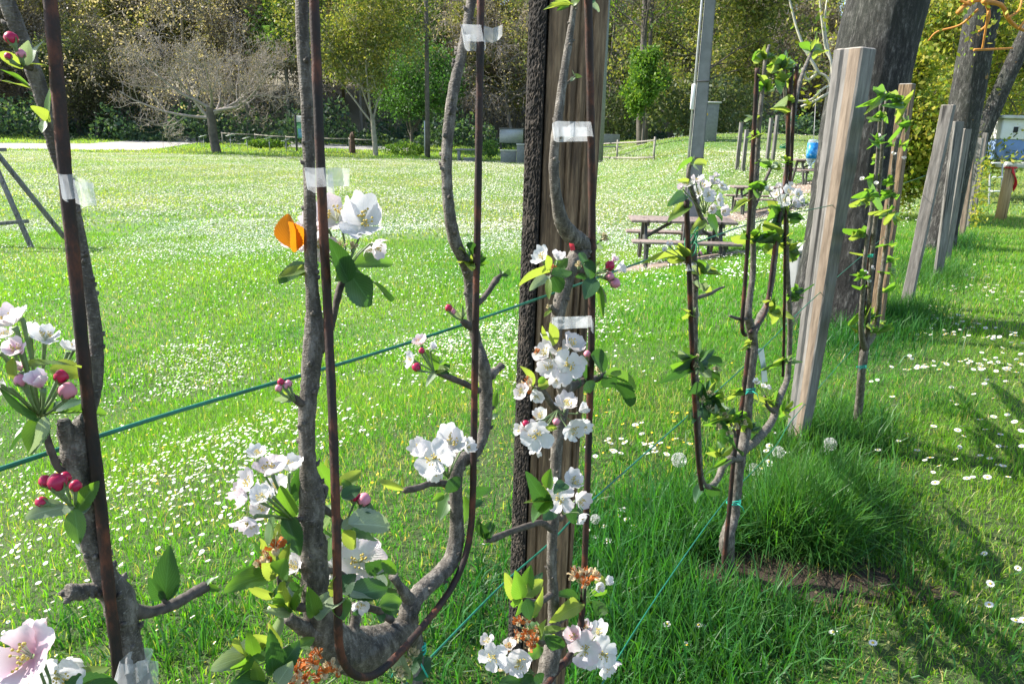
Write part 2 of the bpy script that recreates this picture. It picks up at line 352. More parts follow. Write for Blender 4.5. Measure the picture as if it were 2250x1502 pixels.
    plain('green_wire', (0.012, 0.15, 0.085), 0.4, 0.3, 60, 0); plain('twine', (0.02, 0.42, 0.30), 0.6, 0.3, 150, 0.4, 0.001); plain('dark_twine', (0.01, 0.17, 0.07), 0.6, 0.3, 120, 0.4, 0.001)
    plain('grey_cord', (0.30, 0.29, 0.27), 0.8, 0.2, 50, 0)
    plain('white_paint', (0.72, 0.72, 0.70), 0.5, 0.08, 3, 0.05); plain('blue_paint', (0.16, 0.26, 0.46), 0.5, 0.15, 3, 0.05); plain('dark_gap', (0.02, 0.022, 0.024), 0.8, 0.3, 5, 0)
    plain('sign_green', (0.10, 0.33, 0.13), 0.5, 0.3, 2.5, 0); plain('sign_blue', (0.14, 0.33, 0.45), 0.5, 0.5, 3.0, 0)
    plain('red_cord', (0.60, 0.02, 0.03), 0.6, 0.25, 60, 0.3, 0.002); plain('green_bag', (0.02, 0.30, 0.14), 0.5, 0.2, 5, 0); plain('carved_wood', (0.085, 0.045, 0.028), 0.8, 0.5, 9, 0.8, 0.02)
    plain('daisy_yellow', (0.62, 0.42, 0.03), 0.7, 0.2, 200, 0); plain('buttercup', (0.75, 0.50, 0.02), 0.5, 0.15, 100, 0); plain('stalk_green', (0.09, 0.17, 0.04), 0.7, 0.2, 60, 0)
    b = NB('seed_puff'); b.color((0.74, 0.72, 0.69)).rough(0.9); b.translucent((0.7, 0.7, 0.68), 0.4); MAT['seed_puff'] = b.m
    b = NB('daisy_petal'); b.color((0.82, 0.82, 0.80)).rough(0.6); b.translucent((0.8, 0.8, 0.78), 0.25); MAT['daisy_petal'] = b.m
    b = NB('clear_tape'); f = b.noise(30, 3); b.color((0.86, 0.88, 0.90)).rough(0.25)
    tp = b.n('BsdfTransparent'); tl = b.n('BsdfTranslucent'); tl.inputs[0].default_value = (0.9, 0.91, 0.93, 1)
    m1 = b.n('MixShader'); m1.inputs[0].default_value = 0.45; b.l(b.p.outputs[0], m1.inputs[1]); b.l(tl.outputs[0], m1.inputs[2])
    m2 = b.n('MixShader'); b.l(b.ramp(f, [(0.3, (0.78, 0.78, 0.78)), (0.7, (0.52, 0.52, 0.52))]), m2.inputs[0]); b.l(m1.outputs[0], m2.inputs[1]); b.l(tp.outputs[0], m2.inputs[2]); b.l(m2.outputs[0], b.out.inputs[0]); MAT['clear_tape'] = b.m
    b = NB('bottle_plastic'); b.color((0.80, 0.90, 0.95)).rough(0.1); b.p.inputs['Transmission Weight'].default_value = 0.75; b.p.inputs['IOR'].default_value = 1.2; MAT['bottle_plastic'] = b.m
    b = NB('blue_label'); f = b.noise(45, 4); b.color(b.ramp(f, [(0.35, (0.02, 0.16, 0.55)), (0.55, (0.03, 0.38, 0.80)), (0.7, (0.55, 0.80, 0.92))])).rough(0.35); b.translucent((0.05, 0.4, 0.8), 0.3); MAT['blue_label'] = b.m
make_mats()
# ================================================================== the setting
def make_ground():
    ys = np.concatenate([np.linspace(-6, 12, 91), 12+np.cumsum(np.linspace(0.22, 2.6, 120))])
    us = np.linspace(-1, 1, 161)
    Y = np.repeat(ys[:, None], len(us), 1); hw = 12 + np.clip(Y, 0, None)*1.15
    X = us[None, :]*hw + 2
    Z = zt(X, Y)
    V = np.stack([X, Y, Z], -1).reshape(-1, 3); nx = len(us); ny = len(ys)
    i = (np.arange(ny-1)[:, None]*nx + np.arange(nx-1)[None, :]).ravel()
    L = np.stack([i, i+1, i+nx+1, i+nx], -1)
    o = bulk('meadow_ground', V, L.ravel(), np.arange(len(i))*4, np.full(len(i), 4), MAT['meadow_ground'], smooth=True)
    tag(o, kind='structure')
make_ground()
def sheet(name, poly_rows, m, lift):                        # a strip laid on the terrain: list of (left, right) ground points
    b = MB(); V = []; n = len(poly_rows); K = 7
    for (l, r) in poly_rows:
        for k in range(K):
            t = k/(K-1); x = l[0]*(1-t)+r[0]*t; y = l[1]*(1-t)+r[1]*t; V.append((x, y, float(zt(x, y))+lift))
    F = [(i*K+k, i*K+k+1, (i+1)*K+k+1, (i+1)*K+k) for i in range(n-1) for k in range(K-1)]
    b.add(V, F); o = b.build(name, m); tag(o, kind='structure'); return o
def strip(name, cpts, wid, m, lift, n=8):
    P, _ = spline([(Vector((x, y, 0)), 1) for x, y in cpts], n); rows = []
    for i, p in enumerate(P):
        t = (P[min(i+1, len(P)-1)]-P[max(i-1, 0)]).normalized(); q = Vector((-t.y, t.x, 0)); rows.append((p+q*wid/2, p-q*wid/2))
    return sheet(name, rows, m, lift)
def blob(name, c, rx, ry, ang, m, lift, jag=0.2, seed=1):
    rnd = random.Random(seed); b = MB(); V = []; F = []; n = 40; K = 5; ph = [rnd.uniform(0, 6) for _ in range(4)]
    for k in range(1, K+1):
        for i in range(n):
            a = 2*math.pi*i/n; r = (k/K)*(1+jag*(math.sin(3*a+ph[0])*0.5+math.sin(5*a+ph[1])*0.35+math.sin(9*a+ph[2])*0.25))
            x0 = math.cos(a)*rx*r; y0 = math.sin(a)*ry*r
            x = c.x+x0*math.cos(ang)-y0*math.sin(ang); y = c.y+x0*math.sin(ang)+y0*math.cos(ang); V.append((x, y, float(zt(x, y))+lift))
    V.append((c.x, c.y, float(zt(c.x, c.y))+lift))
    for k in range(K-1):
        for i in range(n): F.append((k*n+i, k*n+(i+1) % n, (k+1)*n+(i+1) % n, (k+1)*n+i)[::-1])
    for i in range(n): F.append((len(V)-1, i, (i+1) % n))
    b.add(V, F); o = b.build(name, m); tag(o, kind='structure'); return o
PATH = [(-420, 330, 316), (-150, 329, 315), (0, 328, 315), (200, 330, 316), (310, 331, 306), (350, 327, 300), (400, 319, 299), (450, 314, 301), (560, 319, 308), (700, 326, 316), (900, 332, 325)]
def make_path():
    rows = []; az = []; yf = []; yb = []
    for u, v0, v1 in PATH:
        f = G(u, v0); k = G(u, v1); rows.append((k, f)); az.append(f.x/f.y); yf.append(f.y); yb.append(k.y)
    R = []
    for i in range(len(rows)-1):
        for k in range(6): R.append((rows[i][0].lerp(rows[i+1][0], k/6), rows[i][1].lerp(rows[i+1][1], k/6)))
    R.append(rows[-1]); sheet('gravel_path', R, MAT['gravel'], 0.02); return np.array(az), np.array(yf), np.array(yb)
PAZ, PYF, PYB = make_path()
def in_path(x, y):
    a = x/np.maximum(y, 1); return (y > np.interp(a, PAZ, PYF)-0.2) & (y < np.interp(a, PAZ, PYB)) & (a < PAZ[-1])
SOIL = G(1730, 1275)
blob('bare_soil', SOIL+ROWD*0.0, 0.50, 0.21, -0.05, MAT['soil'], 0.006, 0.3, 3)
blob('soil_patch', G(1890, 950), 0.22, 0.11, 0.2, MAT['soil'], 0.006, 0.25, 5)
T1, T2, T3 = G(1490, 576), G(1668, 468), G(1795, 404)
for i, t in enumerate((T1, T2, T3)):
    blob('bare_earth', t+Vector((-0.2, -0.1, 0)), 1.35, 0.8, 0.05, MAT['beaten_earth'], 0.006, 0.2, 11+i)

# ------------------------------------------------------------------ grass and meadow flowers (nobody could count them)
def scatter(n, y0, y1, power=1.0, xw=(0.86, 0.92), pad=1.0):
    rs = np.random.RandomState(int(n + y0*100)); y = y0 + (y1-y0)*rs.rand(n)**power
    x = (rs.rand(n)*(xw[0]+xw[1]) - xw[0])*y + (rs.rand(n)*2-1)*pad
    return x, y, rs
def in_soil(x, y):
    dx = (x-SOIL.x); dy = (y-SOIL.y); r = ((dx-0.25*dy)/0.38)**2+((dy+0.10*dx)/0.15)**2 < 0.15+1.5*vnoise(x*6.5, y*6.5, 91)*(0.5+vnoise(x*17, y*17, 95))
    r = r | in_path(x, y)
    for t in (T1, T2, T3): r = r | (((x-t.x+0.2)/1.3)**2+((y-t.y+0.1)/0.75)**2 < 0.6+0.6*vnoise(x*3, y*3, 92))
    return r
def blades(name, x, y, h, wd, rs, col, lean=0.35, mat='grass_blade', sink=0.01):
    n = len(x); z = zt(x, y) - sink; az = rs.rand(n)*2*np.pi; ln = np.abs(rs.randn(n))*lean; fa = rs.rand(n)*2*np.pi
    d = np.stack([np.cos(az)*np.sin(ln), np.sin(az)*np.sin(ln), np.cos(ln)], -1)
    d2 = np.stack([np.cos(az)*np.sin(ln*2.0+0.15), np.sin(az)*np.sin(ln*2.0+0.15), np.cos(np.minimum(ln*2.0+0.15, 1.9))], -1)
    s = np.stack([np.cos(fa), np.sin(fa), np.zeros(n)], -1)*(wd[:, None]/2)
    p = np.stack([x, y, z], -1); m = p + d*h[:, None]*0.55; t = m + d2*h[:, None]*0.5
    V = np.stack([p-s, p+s, m-s*0.8, m+s*0.8, t], 1).reshape(-1, 3)
    base = np.arange(n)[:, None]*5
    L = (base + np.array([0, 1, 3, 2, 2, 3, 4])).ravel()
    st = (np.arange(n)[:, None]*7 + np.array([0, 4])).ravel(); to = np.tile([4, 3], n)
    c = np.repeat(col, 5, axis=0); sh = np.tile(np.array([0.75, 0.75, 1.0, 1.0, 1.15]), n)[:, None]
    o = bulk(name, V, L, st, to, MAT[mat], np.clip(c*sh, 0, 1)); tag(o, kind='stuff'); return o
def grass_col(x, y, rs, lush=0.0):
    n = len(x); a = vnoise(x*0.8, y*0.8, 3); b_ = vnoise(x*0.23+7, y*0.23, 9); f = vnoise(x*4, y*4, 5)
    g = np.stack([0.070+0.115*a+0.05*rs.rand(n), 0.225+0.095*a+0.08*rs.rand(n), 0.020+0.022*rs.rand(n)], -1)*(0.65+0.6*rs.rand(n))[:, None]
    lp = ss(0.45, 0.75, vnoise(x*0.42+5, y*0.30, 58)*-1+1)[:, None]; g = g*(1-lp*0.45)+np.array([0.045, 0.235, 0.022])*lp*0.45*(0.7+0.6*rs.rand(n))[:, None]
    dry = (rs.rand(n) < (0.05+0.10*ss(0.2, -0.6, side(x, y))*vnoise(x*1.3, y*1.3, 14)+0.22*ss(0.55, 0.8, b_)+0.12*ss(0.6, 0.85, f))*(1-lush))
    g[dry] = np.stack([0.36+0.14*rs.rand(dry.sum()), 0.34+0.12*rs.rand(dry.sum()), 0.13+0.07*rs.rand(dry.sum())], -1)
    fr = (ss(11, 24, y)*(0.35+0.4*b_))[:, None]; g = g*(1-fr)+np.stack([0.30+0.1*rs.rand(n), 0.29+0.1*rs.rand(n), 0.14+0.06*rs.rand(n)], -1)*fr
    dk = lush*0.6; g = g*(1-dk) + np.array([0.020, 0.105, 0.045])*dk*(0.4+1.1*rs.rand(n)**1.5)[:, None]
    return g
def lawn():
    x, y, rs = scatter(290000, 1.35, 6.2, 0.78)
    k = ~in_soil(x, y); x, y = x[k], y[k]; n = len(x)
    pt = vnoise(x*1.1, y*1.1, 21)
    h = (0.028+0.050*rs.rand(n)**1.8)*(0.6+0.9*pt); w_ = 0.0024+0.0042*rs.rand(n)**2
    o = blades('lawn_grass', x, y, h, w_, rs, grass_col(x, y, rs), 0.85)
    x, y, rs = scatter(300000, 6.0, 17.0, 0.8, pad=0.6); k = ~in_soil(x, y); x, y = x[k], y[k]
    n = len(x); pt = vnoise(x*0.7, y*0.7, 22)
    blades('meadow_grass', x, y, (0.035+0.05*rs.rand(n))*(0.7+0.7*pt), 0.006+0.006*rs.rand(n), rs, grass_col(x, y, rs), 0.55)
    x, y, rs = scatter(230000, 16.5, 58.0, 0.75, pad=0.6); k = ~in_soil(x, y); x, y = x[k], y[k]
    n = len(x)
    blades('far_grass', x, y, 0.05+0.06*rs.rand(n), 0.02+0.03*rs.rand(n), rs, grass_col(x, y, rs), 0.6)
    x, y, rs = scatter(90000, 58.0, 84.0, 1.0, (0.9, 0.9))
    k = (vnoise(x*0.15, y*0.15, 31) < 0.9) & ~in_path(x, y); x, y = x[k], y[k]; n = len(x)
    c = grass_col(x, y, rs)*np.array([1.0, 1.1, 0.9])
    blades('verge_grass', x, y, 0.08+0.14*rs.rand(n), 0.05+0.05*rs.rand(n), rs, c, 0.6)
lawn()
def tall_grass():
    rs = np.random.RandomState(5); xs = []; ys = []; hs = []
    def clump(c, n, sx, sy, h0, h1):
        t = rs.randn(n)*sx; q = rs.randn(n)*sy
        xs.append(c.x + ROWD.x*t + ROWN.x*q); ys.append(c.y + ROWD.y*t + ROWN.y*q); hs.append(h0+(h1-h0)*rs.rand(n))
    clump(G(1500, 1290), 2600, 0.22, 0.16, 0.08, 0.24)
    clump(G(1520, 1170), 2300, 0.18, 0.12, 0.10, 0.28)
    clump(G(1750, 1150), 2600, 0.20, 0.10, 0.12, 0.33); clump(G(1700, 1195), 900, 0.10, 0.06, 0.22, 0.42); clump(G(1790, 1195), 900, 0.10, 0.06, 0.22, 0.42); clump(G(1650, 1330), 260, 0.16, 0.05, 0.06, 0.16); clump(G(1780, 1330), 260, 0.16, 0.05, 0.06, 0.15)
    clump(G(1850, 1130), 2000, 0.20, 0.10, 0.10, 0.28)
    clump(G(1640, 1400), 1500, 0.26, 0.10, 0.05, 0.16)
    clump(G(1460, 1420), 2600, 0.35, 0.14, 0.06, 0.17)
    clump(G(1360, 1200), 2600, 0.30, 0.20, 0.06, 0.17)
    clump(G(1200, 1420), 1200, 0.30, 0.20, 0.05, 0.14)
    clump(G(1760, 980), 900, 0.12, 0.10, 0.08, 0.22)
    clump(G(1850, 960), 2600, 0.24, 0.14, 0.08, 0.24)
    clump(G(1990, 700), 2200, 0.45, 0.18, 0.10, 0.26); clump(G(1880, 730), 2600, 0.5, 0.25, 0.10, 0.25)
    clump(G(2060, 610), 1800, 0.6, 0.2, 0.10, 0.25); clump(G(2110, 540), 1800, 0.9, 0.25, 0.10, 0.25); clump(G(2000, 600), 2200, 0.8, 0.35, 0.1, 0.25)
    clump(G(1660, 1000), 900, 0.3, 0.2, 0.05, 0.15)
    for (u, v, n) in ((1900, 1200, 260), (2000, 1330, 220), (1800, 1420, 300), (2100, 1250, 200), (2150, 1400, 200), (420, 1400, 350), (150, 1400, 300), (1010, 1300, 300), (980, 1420, 350), (1950, 1080, 250), (2080, 900, 250)):
        clump(G(u, v), n, 0.14, 0.10, 0.06, 0.15)
    x = np.concatenate(xs); y = np.concatenate(ys); h = np.concatenate(hs)
    k = ~in_soil(x, y); x, y, h = x[k], y[k], h[k]; n = len(x)
    blades('tall_grass', x, y, h, 0.0035+0.0065*rs.rand(n)**1.5, rs, grass_col(x, y, rs, 1.15), 0.62)
tall_grass()
def daisy_density(x, y):
    s = side(x, y); d = np.hypot(x, y)
    p = vnoise(x*0.55, y*0.55, 41)*0.6+vnoise(x*1.7, y*1.7, 43)*0.4; q = vnoise(x*0.16+3, y*0.16+9, 47)
    f = ss(0.34-0.14*ss(8, 20, y), 0.66-0.12*ss(8, 20, y), p)*ss(0.22, 0.5, q+ss(9, 22, y)*0.45)
    f = np.maximum(f, 0.07*ss(3, 6, y)+0.12*ss(6, 14, y)+0.12*ss(16, 24, y))*ss(0.20, 0.42, vnoise(x*0.42+5, y*0.30, 58)+0.25*ss(16, 26, y))
    f = f*ss(0.3, 2.2, s)*(1-0.8*ss(34, 40, y)*ss(5, 9, x))
    return f*(1-ss(57, 60, y))*(0.75+0.25*(1-ss(18, 30, y)))
def discs(name, x, y, r, up, rs, col, n=6):
    k = len(x); z = zt(x, y)+up; ax = rs.randn(k, 3)*0.28; nrm = np.stack([ax[:, 0]-0.25, ax[:, 1]-0.1, np.ones(k)], -1); nrm /= np.linalg.norm(nrm, axis=1)[:, None]
    t = np.cross(nrm, np.array([0.3, 1, 0.2])); t /= np.linalg.norm(t, axis=1)[:, None]; b = np.cross(nrm, t)
    a = np.arange(n)*2*np.pi/n; P = np.stack([x, y, z], -1)
    Q = P[:, None, :] + r[:, None, None]*(np.cos(a)[None, :, None]*t[:, None, :] + np.sin(a)[None, :, None]*b[:, None, :])
    o = quads(name, Q, MAT['flower_white'], col, n=n); tag(o, kind='stuff'); return P, nrm
def meadow_daisies():
    x, y, rs = scatter(60000, 1.6, 8.0, 0.8); k = rs.rand(len(x)) < daisy_density(x, y)*0.75*(0.12+0.88*ss(2.2, 5.5, y)); x, y = x[k], y[k]; n = len(x)
    w1 = 0.78+0.1*rs.rand(n); col = np.stack([w1, w1, w1*0.97], -1)
    up = 0.05+0.035*rs.rand(n)
    P, nrm = discs('meadow_daisies', x, y, 0.004+0.0075*rs.rand(n)**1.6, up, rs, col, 8)
    t = np.cross(nrm, np.array([0.3, 1, 0.2])); t /= np.linalg.norm(t, axis=1)[:, None]; b = np.cross(nrm, t); a = np.arange(5)*2*np.pi/5
    Q = (P+nrm*0.002)[:, None, :] + 0.0032*(np.cos(a)[None, :, None]*t[:, None, :]+np.sin(a)[None, :, None]*b[:, None, :])
    o = quads('daisy_centres', Q, MAT['flower_white'], np.tile(np.array([0.62, 0.45, 0.04]), (n, 1)), n=5); tag(o, kind='stuff')
    x, y, rs = scatter(170000, 7.8, 20.0, 0.85); k = rs.rand(len(x)) < daisy_density(x, y)*(0.45+0.4*ss(8, 15, y)); x, y = x[k], y[k]; n = len(x)
    w1 = 0.74+0.12*rs.rand(n); discs('meadow_daisies', x, y, 0.006+0.011*rs.rand(n)**2, 0.05+0.05*rs.rand(n), rs, np.stack([w1, w1, w1*0.95], -1), 6)
    x, y, rs = scatter(330000, 19.0, 57.0, 0.8); k = rs.rand(len(x)) < daisy_density(x, y); x, y = x[k], y[k]; n = len(x)
    w1 = 0.58+0.22*rs.rand(n); discs('far_daisies', x, y, 0.012+0.022*rs.rand(n)**2, 0.05+0.06*rs.rand(n), rs, np.stack([w1, w1*0.95, w1*0.83], -1), 4)
    x, y, rs = scatter(2600, 2.4, 12.0, 0.8); k = (side(x, y) > 0.3) & (rs.rand(len(x)) < 0.35*ss(0.45, 0.7, vnoise(x*0.5, y*0.5, 77))); x, y = x[k], y[k]; n = len(x)
    discs('small_buttercups', x, y, 0.006+0.003*rs.rand(n), 0.07+0.03*rs.rand(n), rs, np.tile(np.array([0.75, 0.5, 0.02]), (n, 1)), 5)
meadow_daisies()

# ------------------------------------------------------------------ daisies one could count, dandelion clocks, buttercups
def daisy_mesh():
    b = MB(); np_ = 15
    V = []; F = []
    for i in range(np_):
        a = 2*math.pi*i/np_; t = Vector((math.cos(a), math.sin(a), 0)); q = Vector((-math.sin(a), math.cos(a), 0)); n = len(V)
        V += [t*0.002-q*0.001, t*0.002+q*0.001, t*0.008+q*0.0022+Vector((0, 0, 0.001)), t*0.0115+Vector((0, 0, 0.0005)), t*0.008-q*0.0022+Vector((0, 0, 0.001))]; F.append((n, n+1, n+2, n+3, n+4))
    b.add(V, F); return b
def daisy_things():
    pet = daisy_mesh(); o0 = None; protos = None
    spots = []
    rs = random.Random(3)
    # the photo's scattered daisies on the mown side, in loose drifts
    fix = [(2120, 795), (2155, 785), (2185, 800), (2200, 790), (2215, 812), (2180, 815), (2195, 840), (2165, 850), (2230, 805), (2240, 790), (2225, 770), (2200, 775), (1956, 823), (1926, 845), (1912, 852), (1958, 887), (2088, 864), (2137, 878), (2100, 900), (2090, 893), (2160, 860), (2180, 888), (2205, 855), (2235, 850), (2112, 950), (2048, 955), (2150, 940), (2180, 930), (2210, 925), (2225, 945), (2160, 963), (2195, 970), (2240, 960), (2100, 965), (2105, 1000), (2115, 972), (1988, 972), (2012, 1008), (1925, 1010), (2028, 1032), (2040, 1025), (2047, 1054), (2060, 1042), (2095, 1030), (2150, 1020), (2170, 1028), (2190, 1035), (2200, 1043), (2205, 997), (2190, 1000), (2120, 1070), (2133, 1070), (2165, 1068), (2210, 1072), (2052, 1076), (1970, 990), (1815, 1008), (1805, 1005), (1757, 995), (1780, 965), (1795, 982), (2240, 1000), (2157, 1241), (2232, 1266), (2167, 1356), (2225, 1390), (2245, 1385), (2170, 1308), (1828, 1411), (1913, 1440), (1440, 1408), (1463, 1403), (1508, 1438), (1532, 1403), (1592, 1420), (1540, 1398)]
    for u, v in fix: spots.append(G(u, v))
    while len(spots) < 236:
        u = rs.uniform(1940, 2250); v = rs.uniform(530, 830)
        p = G(u, v)
        if float(vnoise(p.x*1.6, p.y*1.6, 55)) > 0.52 and float(side(p.x, p.y)) < -0.3: spots.append(p)
    drift = [(1260, 930), (1300, 1000), (1340, 990), (1400, 1000), (1450, 1010), (1690, 1010), (1660, 1060), (1350, 1150), (1330, 1180), (1290, 1070), (1370, 970), (1240, 1160), (1420, 985), (1490, 1000)]
    while len(spots) < 296:
        u, v = rs.choice(drift); spots.append(G(u+rs.gauss(0, 26), v+rs.gauss(0, 18)))
    for i, p in enumerate(spots):
        if o0 is None:
            c = MB(); c.v = list(pet.v); c.f = list(pet.f)
            c.lathe((0, 0, 0), [(0.0038, 0.0), (0.0034, 0.0022), (0.001, 0.0032)], 8); c.tube([(0, 0, 0), (0.004, 0.002, -0.03), (0.002, 0, -0.075)], 0.0007, 4)
            o = c.build('daisy', MAT['daisy_petal']); o.data.materials.append(MAT['daisy_yellow']); o.data.materials.append(MAT['stalk_green'])
            for q in o.data.polygons:
                if q.index >= 15: q.material_index = 1
                if q.center.z < -0.001: q.material_index = 2
            o0 = o
        else:
            o = o0.copy(); C.objects.link(o)
        s = rs.uniform(1.1, 1.75); o.scale = (s, s, s)
        o.location = p + Vector((0, 0, rs.uniform(0.035, 0.06)))
        o.rotation_euler = Vector((rs.gauss(-0.15, 0.22), rs.gauss(0.0, 0.22), 1)).to_track_quat('Z', 'Y').to_euler()
        if side(p.x, p.y) < -0.1: tag(o, 'tiny white daisy scattered in the mown grass to the right of the fruit row', 'daisy', 'daisies on the mown side of the row')
        else: tag(o, 'tiny white daisy in the lush grass by the foot of the fruit row', 'daisy', 'daisies at the foot of the row')
daisy_things()
def clocks():
    rs = random.Random(9); first = None
    lab = ['round white dandelion clock just right of the foot of the squared grey post', 'white dandelion clock in the grass left of the squared grey post foot', 'fluffy dandelion clock by the left arm of the three armed tree', 'dandelion clock half hidden beside the fork of the three armed tree', 'pale dandelion clock in long grass right of the old brown post']
    for i, (u, v, r) in enumerate([(1824, 975, 13), (1711, 993, 12), (1492, 1010, 15), (1656, 1030, 12), (1308, 1140, 10)]):
        p = G(u, v+40); h = 0.17
        q = RP(u, v, 0.0); t = dep(p); c = D(u, v, t*0.985)
        root = thing('dandelion_clock', Vector((c.x, c.y, float(zt(c.x, c.y)))), lab[i], 'dandelion', 'dandelion clocks')
        R_ = r*mpp(c); b = MB()
        for k in range(260):
            d = Vector((rs.gauss(0, 1), rs.gauss(0, 1), rs.gauss(0, 1))).normalized(); e = c+d*R_
            x = d.cross(Vector((0.2, 0.5, 0.8))).normalized(); y = d.cross(x)
            b.add([c+d*R_*0.15-x*0.0002, c+d*R_*0.15+x*0.0002, e+x*0.0003, e-x*0.0003], [(0, 1, 2, 3)])
            for a in range(3):
                an = a*2.1+k; f = (x*math.cos(an)+y*math.sin(an)); g = (x*math.cos(an+1)+y*math.sin(an+1))
                b.add([e, e+f*R_*0.13+d*R_*0.10, e+g*R_*0.05+d*R_*0.12], [(0, 1, 2)])
        b.build('seed_head', MAT['seed_puff'], root, False)
        MB().tube([Vector((c.x+0.01, c.y, float(zt(c.x, c.y))-0.01)), c*0.5+Vector((c.x+0.012, c.y, float(zt(c.x, c.y))))*0.5, c], 0.0016, 6).build('stalk', MAT['stalk_green'], root)
    for i, (u, v) in enumerate([(1331, 920), (1397, 953), (1367, 947), (1486, 922), (1438, 992), (1466, 1000), (1517, 992), (1475, 920), (1478, 940), (1098, 990), (1100, 1003), (1283, 878)]):
        p = G(u, v+12)
        if first is None:
            b = MB()
            for k in range(5):
                a = k*1.2566; t = Vector((math.cos(a), math.sin(a), 0)); q = Vector((-math.sin(a), math.cos(a), 0)); z = Vector((0, 0, 1))
                b.add([t*0.001, t*0.006+q*0.005+z*0.003, t*0.011+q*0.003+z*0.006, t*0.011-q*0.003+z*0.006, t*0.006-q*0.005+z*0.003], [(0, 1, 2, 3, 4)])
            b.lathe((0, 0, 0.001), [(0.002, 0), (0.003, 0.002), (0.001, 0.004)], 8); b.tube([(0, 0, 0), (0.003, 0, -0.05), (0, 0.002, -0.1)], 0.0008, 4)
            o = first = b.build('buttercup', MAT['buttercup']); o.data.materials.append(MAT['stalk_green'])
            for f in o.data.polygons:
                if f.center.z < -0.002: f.material_index = 1
        else: o = first.copy(); C.objects.link(o)
        o.location = p+Vector((0, 0, 0.07)); o.rotation_euler = (rs.uniform(-.4, .4), rs.uniform(-.4, .4), rs.uniform(0, 6))
        if u < 1150: tag(o, 'yellow buttercup in the grass between the bent stem and the old brown post', 'buttercup', 'buttercups left of the old post')
        else: tag(o, 'yellow buttercup in the lush grass right of the old brown post', 'buttercup', 'buttercups right of the old post')
clocks()

def soil_litter():
    rs = np.random.RandomState(4); n = 900; a = rs.rand(n)*6.283; r = np.sqrt(rs.rand(n)); x = SOIL.x+np.cos(a)*r*0.46; y = SOIL.y+np.sin(a)*r*0.19; z = zt(x, y)+0.006
    s = 0.003+0.012*rs.rand(n)**3; P = np.stack([x, y, z], -1); d = rs.randn(n, 4, 3); d /= np.linalg.norm(d, axis=2)[:, :, None]; T = P[:, None, :]+d*s[:, None, None]*np.array([1, 1, .8])
    F = np.array([[0, 1, 2], [0, 2, 3], [0, 3, 1], [1, 3, 2]]); V = T.reshape(-1, 3); L = (np.arange(n)[:, None, None]*4+F[None]).reshape(-1)
    c = np.repeat(np.array([0.07, 0.045, 0.03])*(0.35+1.5*rs.rand(n)**2)[:, None], 4, 0)
    o = bulk('soil_crumbs', V, L, np.arange(n*4)*3, np.full(n*4, 3), MAT['bark_attr'], c); tag(o, kind='stuff')
    n = 420; a = rs.rand(n)*6.283; r = np.sqrt(rs.rand(n)); x = SOIL.x+0.06+np.cos(a)*r*0.50; y = SOIL.y+np.sin(a)*r*0.23
    c = np.stack([0.36+0.2*rs.rand(n), 0.27+0.15*rs.rand(n), 0.15+0.1*rs.rand(n)], -1)*(0.5+0.5*rs.rand(n))[:, None]
    blades('dry_litter', x, y, 0.02+0.05*rs.rand(n), 0.002+0.002*rs.rand(n), rs, c, 1.3, sink=-0.006)
    n = 9000; xs = (rs.rand(n)*1.6-0.8)*6+1.2; ys = 1.4+rs.rand(n)*4.2; k = vnoise(xs*0.9, ys*0.9, 9) > 0.5; xs, ys = xs[k], ys[k]; n = len(xs)
    c = np.stack([0.42+0.2*rs.rand(n), 0.36+0.15*rs.rand(n), 0.17+0.1*rs.rand(n)], -1)
    blades('dry_straw', xs, ys, 0.03+0.05*rs.rand(n), 0.002+0.0015*rs.rand(n), rs, c, 1.1)
soil_litter()
# ================================================================== trees beyond the meadow
class TB:                                                   # one tree's branch tubes and leaf faces in numpy-friendly lists
    def __init__(s, seed): s.r = random.Random(seed); s.b = MB(); s.tips = []
    def grow(s, p, d, L, r, lvl, spec):
        n = spec['seg'][lvl]; pts = [p]; rr = [r]; q = p; dd = d.copy(); tr = spec['trop'][lvl]; wv = spec['wob'][lvl]
        for i in range(n):
            dd = (dd + Vector((s.r.gauss(0, wv), s.r.gauss(0, wv), s.r.gauss(0, wv)+tr))).normalized()
            q = q + dd*(L/n); pts.append(q); rr.append(max(spec['rmin'], r*(1-(i+1)/n*spec['tap'][lvl])))
        s.b.tube(pts, rr, spec['sides'][lvl], 0.06 if lvl < 2 else 0, cap=False)
        if lvl >= spec['leaflvl']: 
            for i in range(1, n+1): s.tips.append((pts[i], dd))
        if lvl+1 >= len(spec['seg']): return
        k = spec['kids'][lvl]; k = s.r.randint(int(k*0.8), int(k*1.2+0.5))
        for j in range(k):
            t = spec['from'][lvl] + (1-spec['from'][lvl])*(j+s.r.random())/k; i = min(int(t*n), n-1); f = t*n-i
            b0 = pts[i].lerp(pts[i+1], f); ax = (pts[i+1]-pts[i]).normalized()
            side_ = ax.cross(Vector((s.r.gauss(0, 1), s.r.gauss(0, 1), s.r.gauss(0, 1)))).normalized()
            an = rad(s.r.uniform(*spec['ang'][lvl])); nd = ax*math.cos(an)+side_*math.sin(an)
            s.grow(b0, nd, L*spec['len'][lvl]*s.r.uniform(0.7, 1.2)*(1.1-0.45*t), max(spec['rmin'], rr[i]*spec['rk'][lvl]), lvl+1, spec)
